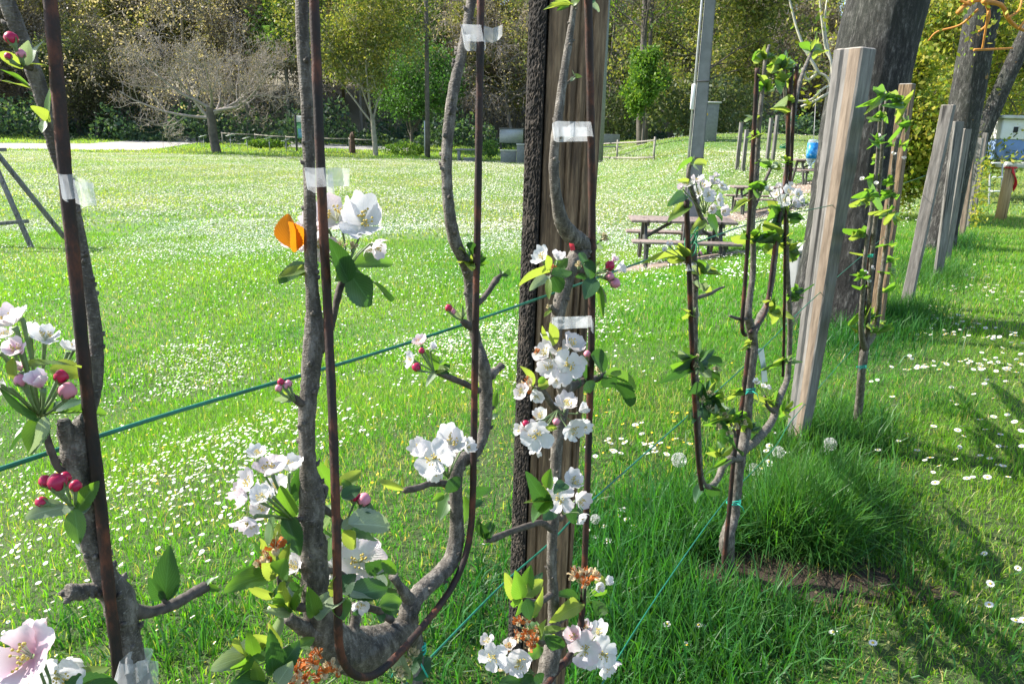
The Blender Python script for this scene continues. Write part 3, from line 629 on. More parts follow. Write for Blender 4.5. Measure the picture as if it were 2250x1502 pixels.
def leaf_faces(tips, per, spread, size, rnd, cols, wts):
    rs = np.random.RandomState(rnd); T = np.array([tuple(t[0]) for t in tips]); n = len(T)*per
    if n == 0: return None, None
    P = np.repeat(T, per, 0) + rs.randn(n, 3)*spread
    u = rs.randn(n, 3); u /= np.linalg.norm(u, axis=1)[:, None]; v = np.cross(u, rs.randn(n, 3)); v /= np.linalg.norm(v, axis=1)[:, None]
    s = size*(0.6+0.8*rs.rand(n))[:, None]
    Q = np.stack([P-u*s, P+v*s*0.55, P+u*s, P-v*s*0.55], 1)
    cl = np.array(cols); c = cl[rs.choice(len(cl), n, p=np.array(wts)/sum(wts))]*(0.75+0.5*rs.rand(n))[:, None]
    return Q, c
SPEC = dict(
    orchard=dict(seg=[4, 6, 6, 5, 4], kids=[9, 9, 8, 5], len=[2.3, 0.62, 0.55, 0.55], ang=[(50, 85), (30, 65), (30, 70), (25, 65)], trop=[0, 0.12, 0.10, 0.12, 0.10], wob=[0.05, 0.16, 0.2, 0.25, 0.3], tap=[0.25, 0.75, 0.7, 0.6, 0.5], rk=[0.42, 0.5, 0.55, 0.6], sides=[9, 6, 5, 4, 3], rmin=0.014, leaflvl=3, **{'from': [0.72, 0.25, 0.2, 0.15]}),
    vase=dict(seg=[3, 7, 6, 5, 4], kids=[6, 7, 6, 5], len=[3.4, 0.5, 0.5, 0.55], ang=[(16, 46), (22, 55), (25, 65), (25, 60)], trop=[0, 0.05, 0.06, 0.05, 0.0], wob=[0.05, 0.07, 0.12, 0.2, 0.25], tap=[0.2, 0.8, 0.7, 0.6, 0.5], rk=[0.5, 0.45, 0.5, 0.6], sides=[8, 6, 4, 3, 3], rmin=0.014, leaflvl=3, **{'from': [0.6, 0.2, 0.2, 0.15]}),
    round=dict(seg=[7, 5, 5, 4], kids=[20, 8, 6], len=[0.5, 0.5, 0.5], ang=[(40, 80), (30, 65), (30, 65)], trop=[0.04, 0.03, 0.03, 0.0], wob=[0.05, 0.14, 0.2, 0.25], tap=[0.8, 0.7, 0.6, 0.5], rk=[0.35, 0.5, 0.6], sides=[8, 5, 4, 3], rmin=0.018, leaflvl=2, **{'from': [0.2, 0.2, 0.15]}),
    droop=dict(seg=[6, 6, 6, 5], kids=[20, 10, 9], len=[0.72, 0.5, 0.5], ang=[(50, 95), (30, 70), (30, 75)], trop=[0.04, -0.05, -0.09, -0.1], wob=[0.05, 0.14, 0.2, 0.25], tap=[0.8, 0.7, 0.6, 0.5], rk=[0.4, 0.5, 0.6], sides=[8, 5, 4, 3], rmin=0.014, leaflvl=3, **{'from': [0.3, 0.2, 0.15]}),
    tall=dict(seg=[9, 5, 4, 4], kids=[16, 6, 5], len=[0.30, 0.5, 0.5], ang=[(25, 60), (30, 60), (30, 60)], trop=[0.02, 0.06, 0.05, 0.03], wob=[0.03, 0.12, 0.2, 0.25], tap=[0.75, 0.7, 0.6, 0.5], rk=[0.35, 0.5, 0.6], sides=[7, 5, 4, 3], rmin=0.018, leaflvl=2, **{'from': [0.35, 0.2, 0.15]}),
)
OLIVE = ([(0.23, 0.23, 0.06), (0.15, 0.18, 0.05), (0.30, 0.27, 0.085), (0.10, 0.14, 0.04)], [3, 3, 2, 2])
FRESH = ([(0.12, 0.22, 0.03), (0.08, 0.17, 0.03), (0.19, 0.27, 0.04)], [3, 3, 2])
DARK = ([(0.085, 0.115, 0.06), (0.12, 0.15, 0.07), (0.17, 0.17, 0.09)], [3, 3, 1])
YELL = ([(0.30, 0.30, 0.04), (0.22, 0.27, 0.04), (0.38, 0.33, 0.05), (0.14, 0.22, 0.04)], [3, 3, 2, 2])
BUD = ([(0.20, 0.15, 0.10), (0.26, 0.20, 0.13)], [1, 1])
VIV = ([(0.06, 0.15, 0.04), (0.09, 0.19, 0.045), (0.05, 0.10, 0.035)], [3, 2, 2])
def bg_tree(name, label, base, height, r, spec, seed, cols=None, per=3, spread=0.25, size=0.10, bark='far_bark', lean=Vector((0, 0, 1)), trunk_frac=None, group=None, trunk_mat=None):
    root = thing(name, base, label, 'tree', group); t = TB(seed); sp = SPEC[spec]
    L0 = height*(trunk_frac or 0.9)
    t.grow(base-Vector((0, 0, 0.15)), lean.normalized(), L0, r, 0, sp)
    # the first tube is the trunk, the others the crown's limbs
    n0 = (sp['seg'][0]+1)*sp['sides'][0]; f0 = sp['seg'][0]*sp['sides'][0]
    tb = MB(); tb.v = t.b.v[:n0]; tb.f = t.b.f[:f0]; tb.build('trunk', MAT[trunk_mat or bark], root)
    lb = MB(); lb.v = t.b.v[n0:]; lb.f = [tuple(i-n0 for i in f) for f in t.b.f[f0:]]; lb.build('crown_branches', MAT[bark], root)
    if cols:
        Q, c = leaf_faces(t.tips, per, spread, size, seed, *cols)
        quads('crown_leaves', Q, MAT['far_leaf'], c, root)
    return root
bg_tree('orchard_tree', 'wide bare orchard tree with dark trunk and tangled grey twigs at the meadow edge', G(476, 335), 3.9, 0.40, 'orchard', 4, BUD, 1, 0.12, 0.035, 'red_twig', Vector((-0.12, 0, 1)), 0.92, trunk_mat='far_bark')
bg_tree('leafy_tree', 'pale multi stemmed tree with yellow green spring leaves by the rail fence', G(826, 343), 4.6, 0.22, 'vase', 12, OLIVE, 5, 0.5, 0.115, 'pale_bark', Vector((0.02, 0, 1)), 0.72)
bg_tree('drooping_tree', 'brown twiggy drooping tree behind the grey box and the old post', G(1122, 322)+Vector((0, 6, 0)), 14, 0.24, 'droop', 5, BUD, 2, 0.22, 0.05, 'red_twig', Vector((0, 0, 1)), 0.92)
bg_tree('young_tree', 'vivid fresh green young tree left of the grass mound', G(1442, 318)+Vector((0, 5, 0)), 6.0, 0.09, 'tall', 8, FRESH, 7, 0.22, 0.10, 'far_bark', Vector((-0.03, 0, 1)), 0.85)
bg_tree('bare_tree', 'tall dark bare trunk just right of the vivid green young tree', G(1462, 318)+Vector((0, 9, 0)), 19, 0.30, 'tall', 9, BUD, 1, 0.3, 0.07, 'far_bark', Vector((-0.04, 0, 1)))
bg_tree('bare_tree', 'thinner grey bare trunk between the vivid young tree and the square concrete pole', G(1494, 318)+Vector((0, 12, 0)), 19, 0.2, 'tall', 10, FRESH, 2, 0.3, 0.10, 'far_bark', Vector((0.03, 0, 1)))
bg_tree('small_tree', 'small grey trunked tree left of the leftmost rod, beyond the gravel path', G(62, 291), 6.5, 0.22, 'droop', 21, BUD, 1, 0.2, 0.05, 'far_bark')
bg_tree('dark_tree', 'dark ivy clad tree leaning beside the gravel path right of the leftmost rod', G(178, 300), 9, 0.34, 'round', 22, DARK, 4, 0.4, 0.13, 'far_bark', Vector((-0.18, 0, 1)))
bg_tree('dark_tree', 'straight dark trunked tree beyond the gravel path, left of the bare orchard tree', G(214, 302), 9, 0.2, 'round', 23, ([(0.08, 0.09, 0.045), (0.11, 0.10, 0.06)], [1, 1]), 3, 0.4, 0.11, 'far_bark')
bg_tree('dark_tree', 'pair stemmed thin tree behind the left limbs of the bare orchard tree', G(312, 301), 8.5, 0.10, 'tall', 24, DARK, 3, 0.4, 0.10, 'pale_bark')
bg_tree('bushy_tree', 'bushy bright green tree left of the dark utility pole', G(892, 338)+Vector((0, 4, 0)), 3.4, 0.16, 'vase', 25, VIV, 4, 0.55, 0.11, 'far_bark', Vector((0.05, 0, 1)), 0.7)
bg_tree('olive_tree', 'olive yellow leafed tree behind the square concrete pole', G(1640, 300)+Vector((0, 12, 0)), 15, 0.25, 'round', 26, OLIVE, 4, 0.5, 0.14)
bg_tree('olive_tree', 'brown olive tree filling the top corner left of the squared grey post', G(1780, 300)+Vector((0, 9, 0)), 15, 0.25, 'droop', 27, ([(0.17, 0.14, 0.05), (0.12, 0.12, 0.035), (0.22, 0.18, 0.07)], [2, 2, 1]), 2, 0.35, 0.10)
bg_tree('olive_tree', 'brown green tree seen right of the grey steel pole', G(1370, 320)+Vector((0, 10, 0)), 15, 0.22, 'droop', 28, ([(0.16, 0.15, 0.06), (0.09, 0.13, 0.04)], [1, 1]), 2, 0.35, 0.10)
bg_tree('yellow_tree', 'yellow green leafy tree between the great trunk and the second big trunk', G(2075, 445)+Vector((0.3, 3.0, 0)), 6.5, 0.10, 'round', 31, YELL, 6, 0.22, 0.055, 'olive_stem')
bg_tree('yellow_tree', 'yellow green leafy tree at the right edge behind the leaning dark trunk', G(2170, 420)+Vector((1.2, 4.5, 0)), 7.5, 0.10, 'round', 32, YELL, 6, 0.25, 0.06, 'olive_stem')
bg_tree('leafy_sapling', 'bright green leafy sapling in the gap right of the great trunk', G(2035, 500)+Vector((0, 2, 0)), 3.2, 0.05, 'round', 33, YELL, 7, 0.16, 0.05, 'olive_stem')
def woodland():
    rs = random.Random(77); V = MB(); Qs = []; Cs = []; tips_all = []
    protos = []
    kinds = [('tall', OLIVE, 3, 0.5, 0.20), ('droop', ([(0.20, 0.165, 0.135), (0.25, 0.21, 0.17)], [1, 1]), 2, 0.4, 0.10), ('round', DARK, 4, 0.55, 0.22), ('tall', FRESH, 3, 0.5, 0.20), ('droop', OLIVE, 2, 0.4, 0.18), ('tall', ([(0.13, 0.12, 0.09)], [1]), 2, 0.5, 0.14)]
    for i, (sp, cols, per, spr, sz) in enumerate(kinds):
        t = TB(100+i); t.grow(Vector((0, 0, -0.5)), Vector((0, 0, 1)), 15.0, 0.24, 0, dict(SPEC[sp], rmin=0.03)); Q, c = leaf_faces(t.tips, per, spr, sz, 100+i, *cols)
        Bv = np.array([tuple(p) for p in t.b.v]); Bf = np.array([f for f in t.b.f if len(f) == 4])
        protos.append((Bv, Bf, Q, c))
    BV = []; BF = []; nb = 0; placed = []
    for i in range(84):
        u = -300 + 2900*((i % 42)+rs.random())/42; y = (86 if i < 42 else 100) + rs.uniform(0, 10)
        d = ray(u, 300); t = y/d.y; x = d.x*t
        f = u/2250
        pick = rs.choices(range(6), weights=([1, 5, 1.5, 1, 2, 5] if f < 0.26 else [4, 2, 0.7, 2, 4, 2] if f < 0.45 else [2, 5, 0.5, 1, 2, 3] if f < 0.6 else [3, 2, 0.7, 2, 4, 3]))[0]
        Bv, Bf, Q, c = protos[pick]; s = rs.uniform(0.85, 1.3); a = rs.uniform(0, 6.28); ca, sa = math.cos(a)*s, math.sin(a)*s
        M3 = np.array([[ca, sa, 0], [-sa, ca, 0], [0, 0, s]]); o = np.array([x, y, float(zt(x, y))])
        BV.append(Bv @ M3 + o); BF.append(Bf+nb); nb += len(Bv)
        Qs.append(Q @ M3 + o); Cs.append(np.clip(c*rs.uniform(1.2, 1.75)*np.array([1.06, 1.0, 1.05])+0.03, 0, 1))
    BV = np.concatenate(BV); BF = np.concatenate(BF)
    nf = len(BF); Q = np.concatenate(Qs); c = np.concatenate(Cs); nq = len(Q)
    allV = np.concatenate([BV, Q.reshape(-1, 3)]); loops = np.concatenate([BF.ravel(), np.arange(nq*4)+len(BV)])
    k = nf+nq; colr = np.concatenate([np.tile(np.array([0.29, 0.26, 0.225]), (len(BV), 1)), np.repeat(c, 4, 0)])
    o = bulk('woodland', allV, loops, np.arange(k)*4, np.full(k, 4), MAT['far_leaf'], colr); tag(o, kind='stuff')
woodland()
def undergrowth():
    rs = np.random.RandomState(8); n = 60000
    x = (rs.rand(n)*2-1)*85+8; y = 74+rs.rand(n)**1.3*16; p = vnoise(x*0.28, y*0.28, 61); p2 = vnoise(x*0.9, y*0.9, 62)
    h = 3.2*ss(0.25, 0.75, p)*(0.5+p2); z = zt(x, y)+h*rs.rand(n)**0.8
    P = np.stack([x, y, z], -1); u = rs.randn(n, 3); u /= np.linalg.norm(u, axis=1)[:, None]; v = np.cross(u, rs.randn(n, 3)); v /= np.linalg.norm(v, axis=1)[:, None]; s = 0.20*(0.5+rs.rand(n))[:, None]
    Q = np.stack([P-u*s, P+v*s*0.6, P+u*s, P-v*s*0.6], 1)
    cl = np.array([(0.06, 0.115, 0.075), (0.09, 0.15, 0.085), (0.04, 0.075, 0.055), (0.14, 0.19, 0.09)]); c = cl[rs.choice(4, n, p=[0.35, 0.3, 0.25, 0.1])]*(0.7+0.6*rs.rand(n))[:, None]
    o = quads('undergrowth', Q, MAT['far_leaf'], c); tag(o, kind='stuff')
undergrowth()
def shrub(label, base, rx, ry, h, n, cols, size, seed, name='shrub', stems=7, top=False):
    root = thing(name, base, label, 'shrub'); rs = np.random.RandomState(seed); r = random.Random(seed); b = MB(); tips = []
    for i in range(stems):
        a = r.uniform(0, 6.28); e = base+Vector((math.cos(a)*rx*0.8*r.random(), math.sin(a)*ry*0.8*r.random(), h*r.uniform(0.6, 1)))
        m = base.lerp(e, 0.5)+Vector((0, 0, h*0.15)); b.tube([base+Vector((r.uniform(-.1, .1), r.uniform(-.1, .1), -0.05)), m, e], [size*0.18, size*0.13, size*0.05], 5)
    b.build('stems', MAT['olive_stem'], root)
    d = rs.randn(n, 3); d /= np.linalg.norm(d, axis=1)[:, None]; d *= (0.35+0.65*rs.rand(n)**0.5)[:, None]
    lump = 0.7+0.5*vnoise(d[:, 0]*3+seed, d[:, 1]*3+d[:, 2]*2, seed)
    P = np.stack([base.x+d[:, 0]*rx*lump, base.y+d[:, 1]*ry*lump, base.z+h*0.5+d[:, 2]*h*0.5*lump], -1)
    u = rs.randn(n, 3); u /= np.linalg.norm(u, axis=1)[:, None]; v = np.cross(u, rs.randn(n, 3)); v /= np.linalg.norm(v, axis=1)[:, None]; s = size*(0.6+0.7*rs.rand(n))[:, None]
    Q = np.stack([P-u*s, P+v*s*0.55, P+u*s, P-v*s*0.55], 1); cl = np.array(cols[0]); c = cl[rs.choice(len(cl), n, p=np.array(cols[1])/sum(cols[1]))]*(0.75+0.5*rs.rand(n))[:, None]
    quads('foliage', Q, MAT['far_leaf'], c, root); return root
shrub('low bright green bed of plants under the slanted label plates', G(590, 326), 2.4, 0.7, 0.8, 1500, FRESH, 0.10, 41, 'flower_bed')
shrub('low leafy bush at the foot of the dark utility pole', G(890, 345)+Vector((0, 1.5, 0)), 2.2, 0.8, 1.1, 2200, FRESH, 0.08, 42)
shrub('green bush between the concrete bench and the low grey wall', G(1076, 350)+Vector((0, 0.3, 0)), 0.7, 0.6, 1.5, 1200, VIV, 0.07, 43)
shrub('dark leafy bush behind the picnic table with the blue bottle', G(1790, 300)+Vector((0, 3, 0)), 3.6, 1.5, 3.6, 4200, DARK, 0.12, 44)
shrub('dark evergreen bush behind the square concrete pole', G(1620, 312)+Vector((0, 9, 0)), 4.5, 2, 4.2, 3500, DARK, 0.16, 45)
shrub('dark green thicket right of the grey steel pole', G(1385, 318)+Vector((0, 10, 0)), 4.0, 2, 4.5, 3500, DARK, 0.16, 46)
# ------------------------------------------------------------------ great trunks of the row behind
def great_trunk(label, base_px, top_px, w_top, w_base, seed, dist_adj=0.0, extra=1.6, flare=True):
    base = G(*base_px) + Vector((0, dist_adj, 0)); base = ground(base.x, base.y); t0 = dep(base)
    top = Y(top_px[0], top_px[1], base.y+0.05); r1 = w_top*mpp(top)/2; r0 = w_base*mpp(base)/2
    root = thing('big_tree', base, label, 'tree'); b = MB(); rs = random.Random(seed)
    ax = (top-base); N = 60; S = 40; V = []; F = []; ph = [rs.uniform(0, 6) for _ in range(5)]; H = 1+extra
    for i in range(N+1):
        t = i/N*H; r = r1 + (r0*0.85-r1)*max(0, 1-t*1.4) + (r0*0.35*math.exp(-t*14) if flare else 0); c = base-Vector((0, 0, 0.1))+ax*t + Vector((0.03*math.sin(t*5+ph[0]), 0.03*math.sin(t*4+ph[1]), 0))
        for k in range(S):
            a = 2*math.pi*k/S
            q = r*(1+0.035*math.sin(3*a+ph[2]+t*2)+0.05*math.exp(-t*8)*math.sin(5*a+ph[3])+rs.uniform(-0.022, 0.022)); V.append(c+Vector((math.cos(a)*q, math.sin(a)*q, 0)))
    for i in range(N):
        for k in range(S): F.append((i*S+k, i*S+(k+1) % S, (i+1)*S+(k+1) % S, (i+1)*S+k))
    b.add(V, F); b.build('trunk', MAT['rough_bark'], root)
    tp = base+ax*H; lb = MB()
    for k in range(6):
        a = k*1.05+ph[4]; d = Vector((math.cos(a), math.sin(a), 1.1)).normalized(); p0 = tp-Vector((0, 0, 0.4+0.1*k)); L = 3.0+rs.random()
        pts = [p0-d*0.1, p0+d*L*0.35+Vector((0, 0, 0.1)), p0+d*L*0.7+Vector((0, 0, 0.4)), p0+d*L+Vector((0, 0, 0.9))]; lb.tube(pts, [r1*0.45, r1*0.33, r1*0.2, r1*0.07], 9, 0.05)
    lb.build('crown_branches', MAT['rough_bark'], root)
    return root
great_trunk('thick dark barked trunk right behind the squared grey post', (1822, 700), (1955, 0), 170, 205, 1)
great_trunk('second big trunk, dark on its right side, behind the line of grey stakes', (2058, 545), (2168, 0), 70, 75, 2)
great_trunk('slim leaning dark trunk in front of the white trailer at the right edge', (2160, 455), (2262, 60), 36, 42, 3, 1.5, 1.0, False)
great_trunk('dark trunk at the top right corner behind the orange stems', (2215, 400), (2215, 0), 40, 46, 4, 4.0, 1.2, False)
# ------------------------------------------------------------------ pale stemmed shrub and the orange climber
def thin_shrub():
    d0 = 5.6; base = ground(Y(1835, 300, d0).x, d0)
    root = thing('stemmed_shrub', base, 'leafless shrub with pale whitish stems left of the squared grey post', 'shrub')
    S = [[(1840, 330), (1828, 150), (1815, 110), (1805, 40), (1798, -30)], [(1840, 330), (1830, 165), (1818, 100), (1812, 50), (1820, -20)], [(1845, 340), (1826, 190), (1795, 160), (1765, 162), (1735, 150)], [(1800, 162), (1770, 110), (1750, 60), (1730, -20)], [(1845, 340), (1828, 195), (1780, 220), (1740, 222)], [(1830, 200), (1790, 222), (1760, 235)], [(1795, 162), (1775, 175), (1762, 150)]]
    lv = []
    for pts in S:
        P, r_ = spline([(Y(u, v, d0+0.03*i), (4.2-0.55*i)*mpp(CAM+Fv*d0)*0.8) for i, (u, v) in enumerate(pts)], 6); MB().tube(P, r_, 6, 0.08).build('stem', MAT['white_stem'], root)
        lv += [(p, Vector((0, 0, 1))) for p in P[-10:]]
    MB().tube([base-Vector((0, 0, 0.05)), base.lerp(Y(1842, 335, d0), 0.5)+Vector((0.03, 0, 0)), Y(1842, 335, d0)], [0.022, 0.018, 0.013], 8, 0.06).build('trunk', MAT['white_stem'], root)
    Q, c = leaf_faces(lv, 2, 0.03, 0.022, 3, *YELL); quads('leaves', Q, MAT['far_leaf'], c, root)
    return root
thin_shrub()
def climber():
    d0 = 9.5; a = Y(2360, 300, d0); base = ground(a.x, a.y)
    root = thing('climbing_vine', base, 'bare orange brown climber looping across the top right corner', 'vine')
    S = [[(2105, 28), (2130, 5), (2160, 2), (2172, 25), (2168, 55), (2150, 70)], [(2160, 3), (2200, 12), (2215, 40), (2235, 60), (2270, 75)], [(2150, 20), (2110, 55), (2060, 70), (2040, 90)], [(2135, 12), (2090, -10), (2060, -40)], [(2172, 25), (2165, 70), (2158, 110)], [(2240, 62), (2262, 30), (2280, -20)], [(2215, 40), (2240, 20), (2250, -30)], [(2140, 110), (2200, 108), (2225, 106)]]
    for i, pts in enumerate(S):
        P, r_ = spline([(Y(u, v, d0+0.1*k), (5.0 if i < 2 else 2.6)*mpp(CAM+Fv*d0)*(1-0.1*k)) for k, (u, v) in enumerate(pts)], 6); MB().tube(P, r_, 7, 0.1).build('stem', MAT['orange_stem'], root)
    P, r_ = spline([(base-Vector((0, 0, 0.05)), 0.03), (Y(2350, 300, d0), 0.03), (Y(2330, 80, d0+0.4), 0.03), (Y(2270, 75, d0+0.4), 0.02)], 6); MB().tube(P, r_, 8, 0.1).build('main_stem', MAT['orange_stem'], root)
    lv = [(Y(random.uniform(2020, 2280), random.uniform(-40, 120), d0+random.uniform(-0.5, 1)), None) for _ in range(60)]
    Q, c = leaf_faces(lv, 3, 0.10, 0.035, 5, *YELL); quads('leaves', Q, MAT['far_leaf'], c, root)
climber()
# ================================================================== made things in the distance
def fence(label, pts, rails, h, pr=0.06, rr=0.045, extra_posts=()):
    root = thing('rail_fence', pts[0], label, 'fence')
    for p in pts: MB().tube([p-Vector((0, 0, 0.2)), p+Vector((0, 0, h+0.12))], [pr, pr*0.92], 8, 0.03).build('post', MAT['fence_wood'], root)
    for i in range(len(pts)-1):
        for z in rails: MB().tube([pts[i]+Vector((0, -pr-rr*0.6, z)), pts[i].lerp(pts[i+1], 0.5)+Vector((0, -pr-rr*0.6, z-0.03)), pts[i+1]+Vector((0, -pr-rr*0.6, z))], rr, 7, 0.04).build('rail', MAT['fence_wood'], root)
    return root
fence('grey post and rail fence running behind the bare orchard tree to the info board', [G(u, v) for u, v in ((490, 318), (562, 322), (630, 328), (700, 331), (768, 333), (822, 336))], [1.05], 1.05)
fence('two rail wooden fence at the far left beyond the gravel path', [G(u, v) for u, v in ((-60, 284), (9, 285), (75, 287), (150, 289), (235, 290), (300, 291))], [0.35, 0.95], 0.95)
fence('low two rail fence between the grey steel pole and the grass mound', [G(u, v) for u, v in ((1290, 347), (1355, 351), (1436, 351))], [0.12, 0.95], 1.0)
def info_board():
    b0 = G(654, 334); s = mpp(b0); root = thing('info_board', b0, 'tall information board with white header beside the rail fence', 'sign'); H = 2.95
    w_ = 46*s
    MB().box(b0+Vector((-0.05, 0, H/2)), (0.14, 0.14, H), None, 0.015).build('post', MAT['dark_steel'], root)
    MB().box(b0+Vector((w_+0.05, 0, H/2-0.05)), (0.14, 0.14, H-0.1), None, 0.015).build('post', MAT['dark_steel'], root)
    MB().box(b0+Vector((w_/2, 0, 2.65)), (w_-0.1, 0.05, 0.50), None, 0.008).build('header_panel', MAT['white_paint'], root)
    MB().box(b0+Vector((w_/2, 0, 1.72)), (w_-0.1, 0.05, 1.25), None, 0.008).build('picture_panel', MAT['sign_green'], root)
    MB().box(b0+Vector((w_/2, -0.03, 1.52)), (w_-0.3, 0.02, 0.72), None, 0.005).build('picture', MAT['sign_blue'], root)
info_board()
def plates():
    labs = ['slanted plant label plate on thin post, nearest the bare orchard tree trunk', 'slanted plant label plate, second to the right of the bare orchard tree', 'slanted plant label plate, third to the right of the bare orchard tree', 'slanted plant label plate just left of the info board', 'lone slanted plate on a thin post left of the bare orchard tree trunk']
    for i, (u, v, vb) in enumerate([(508, 300, 330), (544, 306, 332), (593, 306, 334), (629, 311, 336), (449, 302, 326)]):
        b0 = G(u, vb); s = mpp(b0); root = thing('label_plate', b0, labs[i], 'sign', 'plant label plates by the fence')
        H = (vb-v)*s*1.02; MB().tube([b0-Vector((0, 0, 0.1)), b0+Vector((0, 0, H))], 0.03, 6).build('post', MAT['galvanised'], root)
        a = Matrix.Rotation(rad(-17), 3, 'Y'); MB().box(b0+Vector((0, -0.03, H+0.05)), (0.62, 0.36, 0.05), a, 0.01).build('plate', MAT['galvanised'], root)
plates()
def carved():
    b0 = G(775, 337); s = mpp(b0); root = thing('carved_post', b0, 'dark brown carved wooden stump beside the rail fence', 'carving')
    MB().lathe(b0-Vector((0, 0, 0.1)), [(0.26, 0), (0.25, 0.3), (0.22, 0.7), (0.24, 0.95), (0.17, 1.15), (0.22, 1.35), (0.20, 1.55), (0.10, 1.72), (0.04, 1.78)], 14).build('body', MAT['carved_wood'], root)
    MB().tube([b0+Vector((0.08, -0.12, 1.2)), b0+Vector((0.16, -0.2, 1.45)), b0+Vector((0.05, -0.1, 1.7))], [0.07, 0.06, 0.04], 7, 0.1).build('knob', MAT['carved_wood'], root)
carved()
def utility_pole(label, base_px, top_v, w0, w1, kind):
    base = G(*base_px); s = mpp(base); H = 9.5
    root = thing('utility_pole', base, label, 'pole')
    if kind == 'wood':
        MB().tube([base-Vector((0, 0, 0.3)), base+Vector((0, 0, 2.4)), base+Vector((0, 0, H+6))], [w0*s/2, w0*s/2*0.95, w1*s/2], 12, 0.02).build('shaft', MAT['far_bark'], root)
        MB().box(base+Vector((-w0*s/2-0.02, 0, 1.5)), (0.1, 0.12, 2.6), None, 0.02).build('cable_guard', MAT['galvanised'], root)
    elif kind == 'steel':
        MB().tube([base-Vector((0, 0, 0.3)), base+Vector((0, 0, H+6))], [w0*s/2, w1*s/2], 16).build('shaft', MAT['concrete'], root)
        MB().box(base+Vector((-w0*s/2-0.06, 0, H/2+1)), (0.14, 0.14, H+4), None, 0.02).build('cable_guard', MAT['pale_concrete'], root)
    else:
        rot = Matrix.Rotation(rad(-16), 3, 'Z'); b = MB(); V = []; hs = [0, 2.0, 4, 6, 8.5]
        for z in hs:
            q = (w0+(w1-w0)*z/8.5)*s/2*0.86
            for (x, y) in ((-1, -1), (1, -1), (1, 1), (-1, 1)):
                for e in ((0.92, 1), (1, 0.92)) if (x*y > 0) else ((1, 0.92), (0.92, 1)): V.append(base+rot @ Vector((x*q*e[0], y*q*e[1], 0))+Vector((0, 0, z-0.2)))
        F = [(i*8+k, i*8+(k+1) % 8, (i+1)*8+(k+1) % 8, (i+1)*8+k) for i in range(4) for k in range(8)]+[tuple(32+k for k in range(8))]
        b.add(V, F); b.build('shaft', MAT['concrete'], root, False)
        for z in (1.75, 3.0, 4.3):
            q = (w0+(w1-w0)*z/8.5)*s*0.86+0.012; MB().box(base+Vector((0, 0, z)), (q, q, 0.02), rot, 0.003).build('strap', MAT['dark_steel'], root)
        q = (w0+(w1-w0)*0.35)*s/2
        MB().box(base+rot @ Vector((-q-0.03, -0.02, 0))+Vector((0, 0, 2.75)), (0.07, 0.09, 0.42), rot, 0.012).build('cable_cover', MAT['white_paint'], root)
        MB().tube([base+rot @ Vector((-q*1.08-0.02, 0, 0))+Vector((0, 0, -0.1)), base+rot @ Vector((-q*0.86-0.02, 0, 0))+Vector((0, 0, 8.2))], 0.022, 8).build('conduit', MAT['galvanised'], root)
utility_pole('thin dark wooden utility pole between the two bent fruit stems', (940, 347), 0, 11, 7, 'wood')
utility_pole('round grey pole with pale cable guard right behind the old brown post', (1316, 357), 0, 17, 9, 'steel')
utility_pole('square tapering grey concrete pole with metal straps near the picnic tables', (1512, 566), 0, 36, 14, 'concrete')
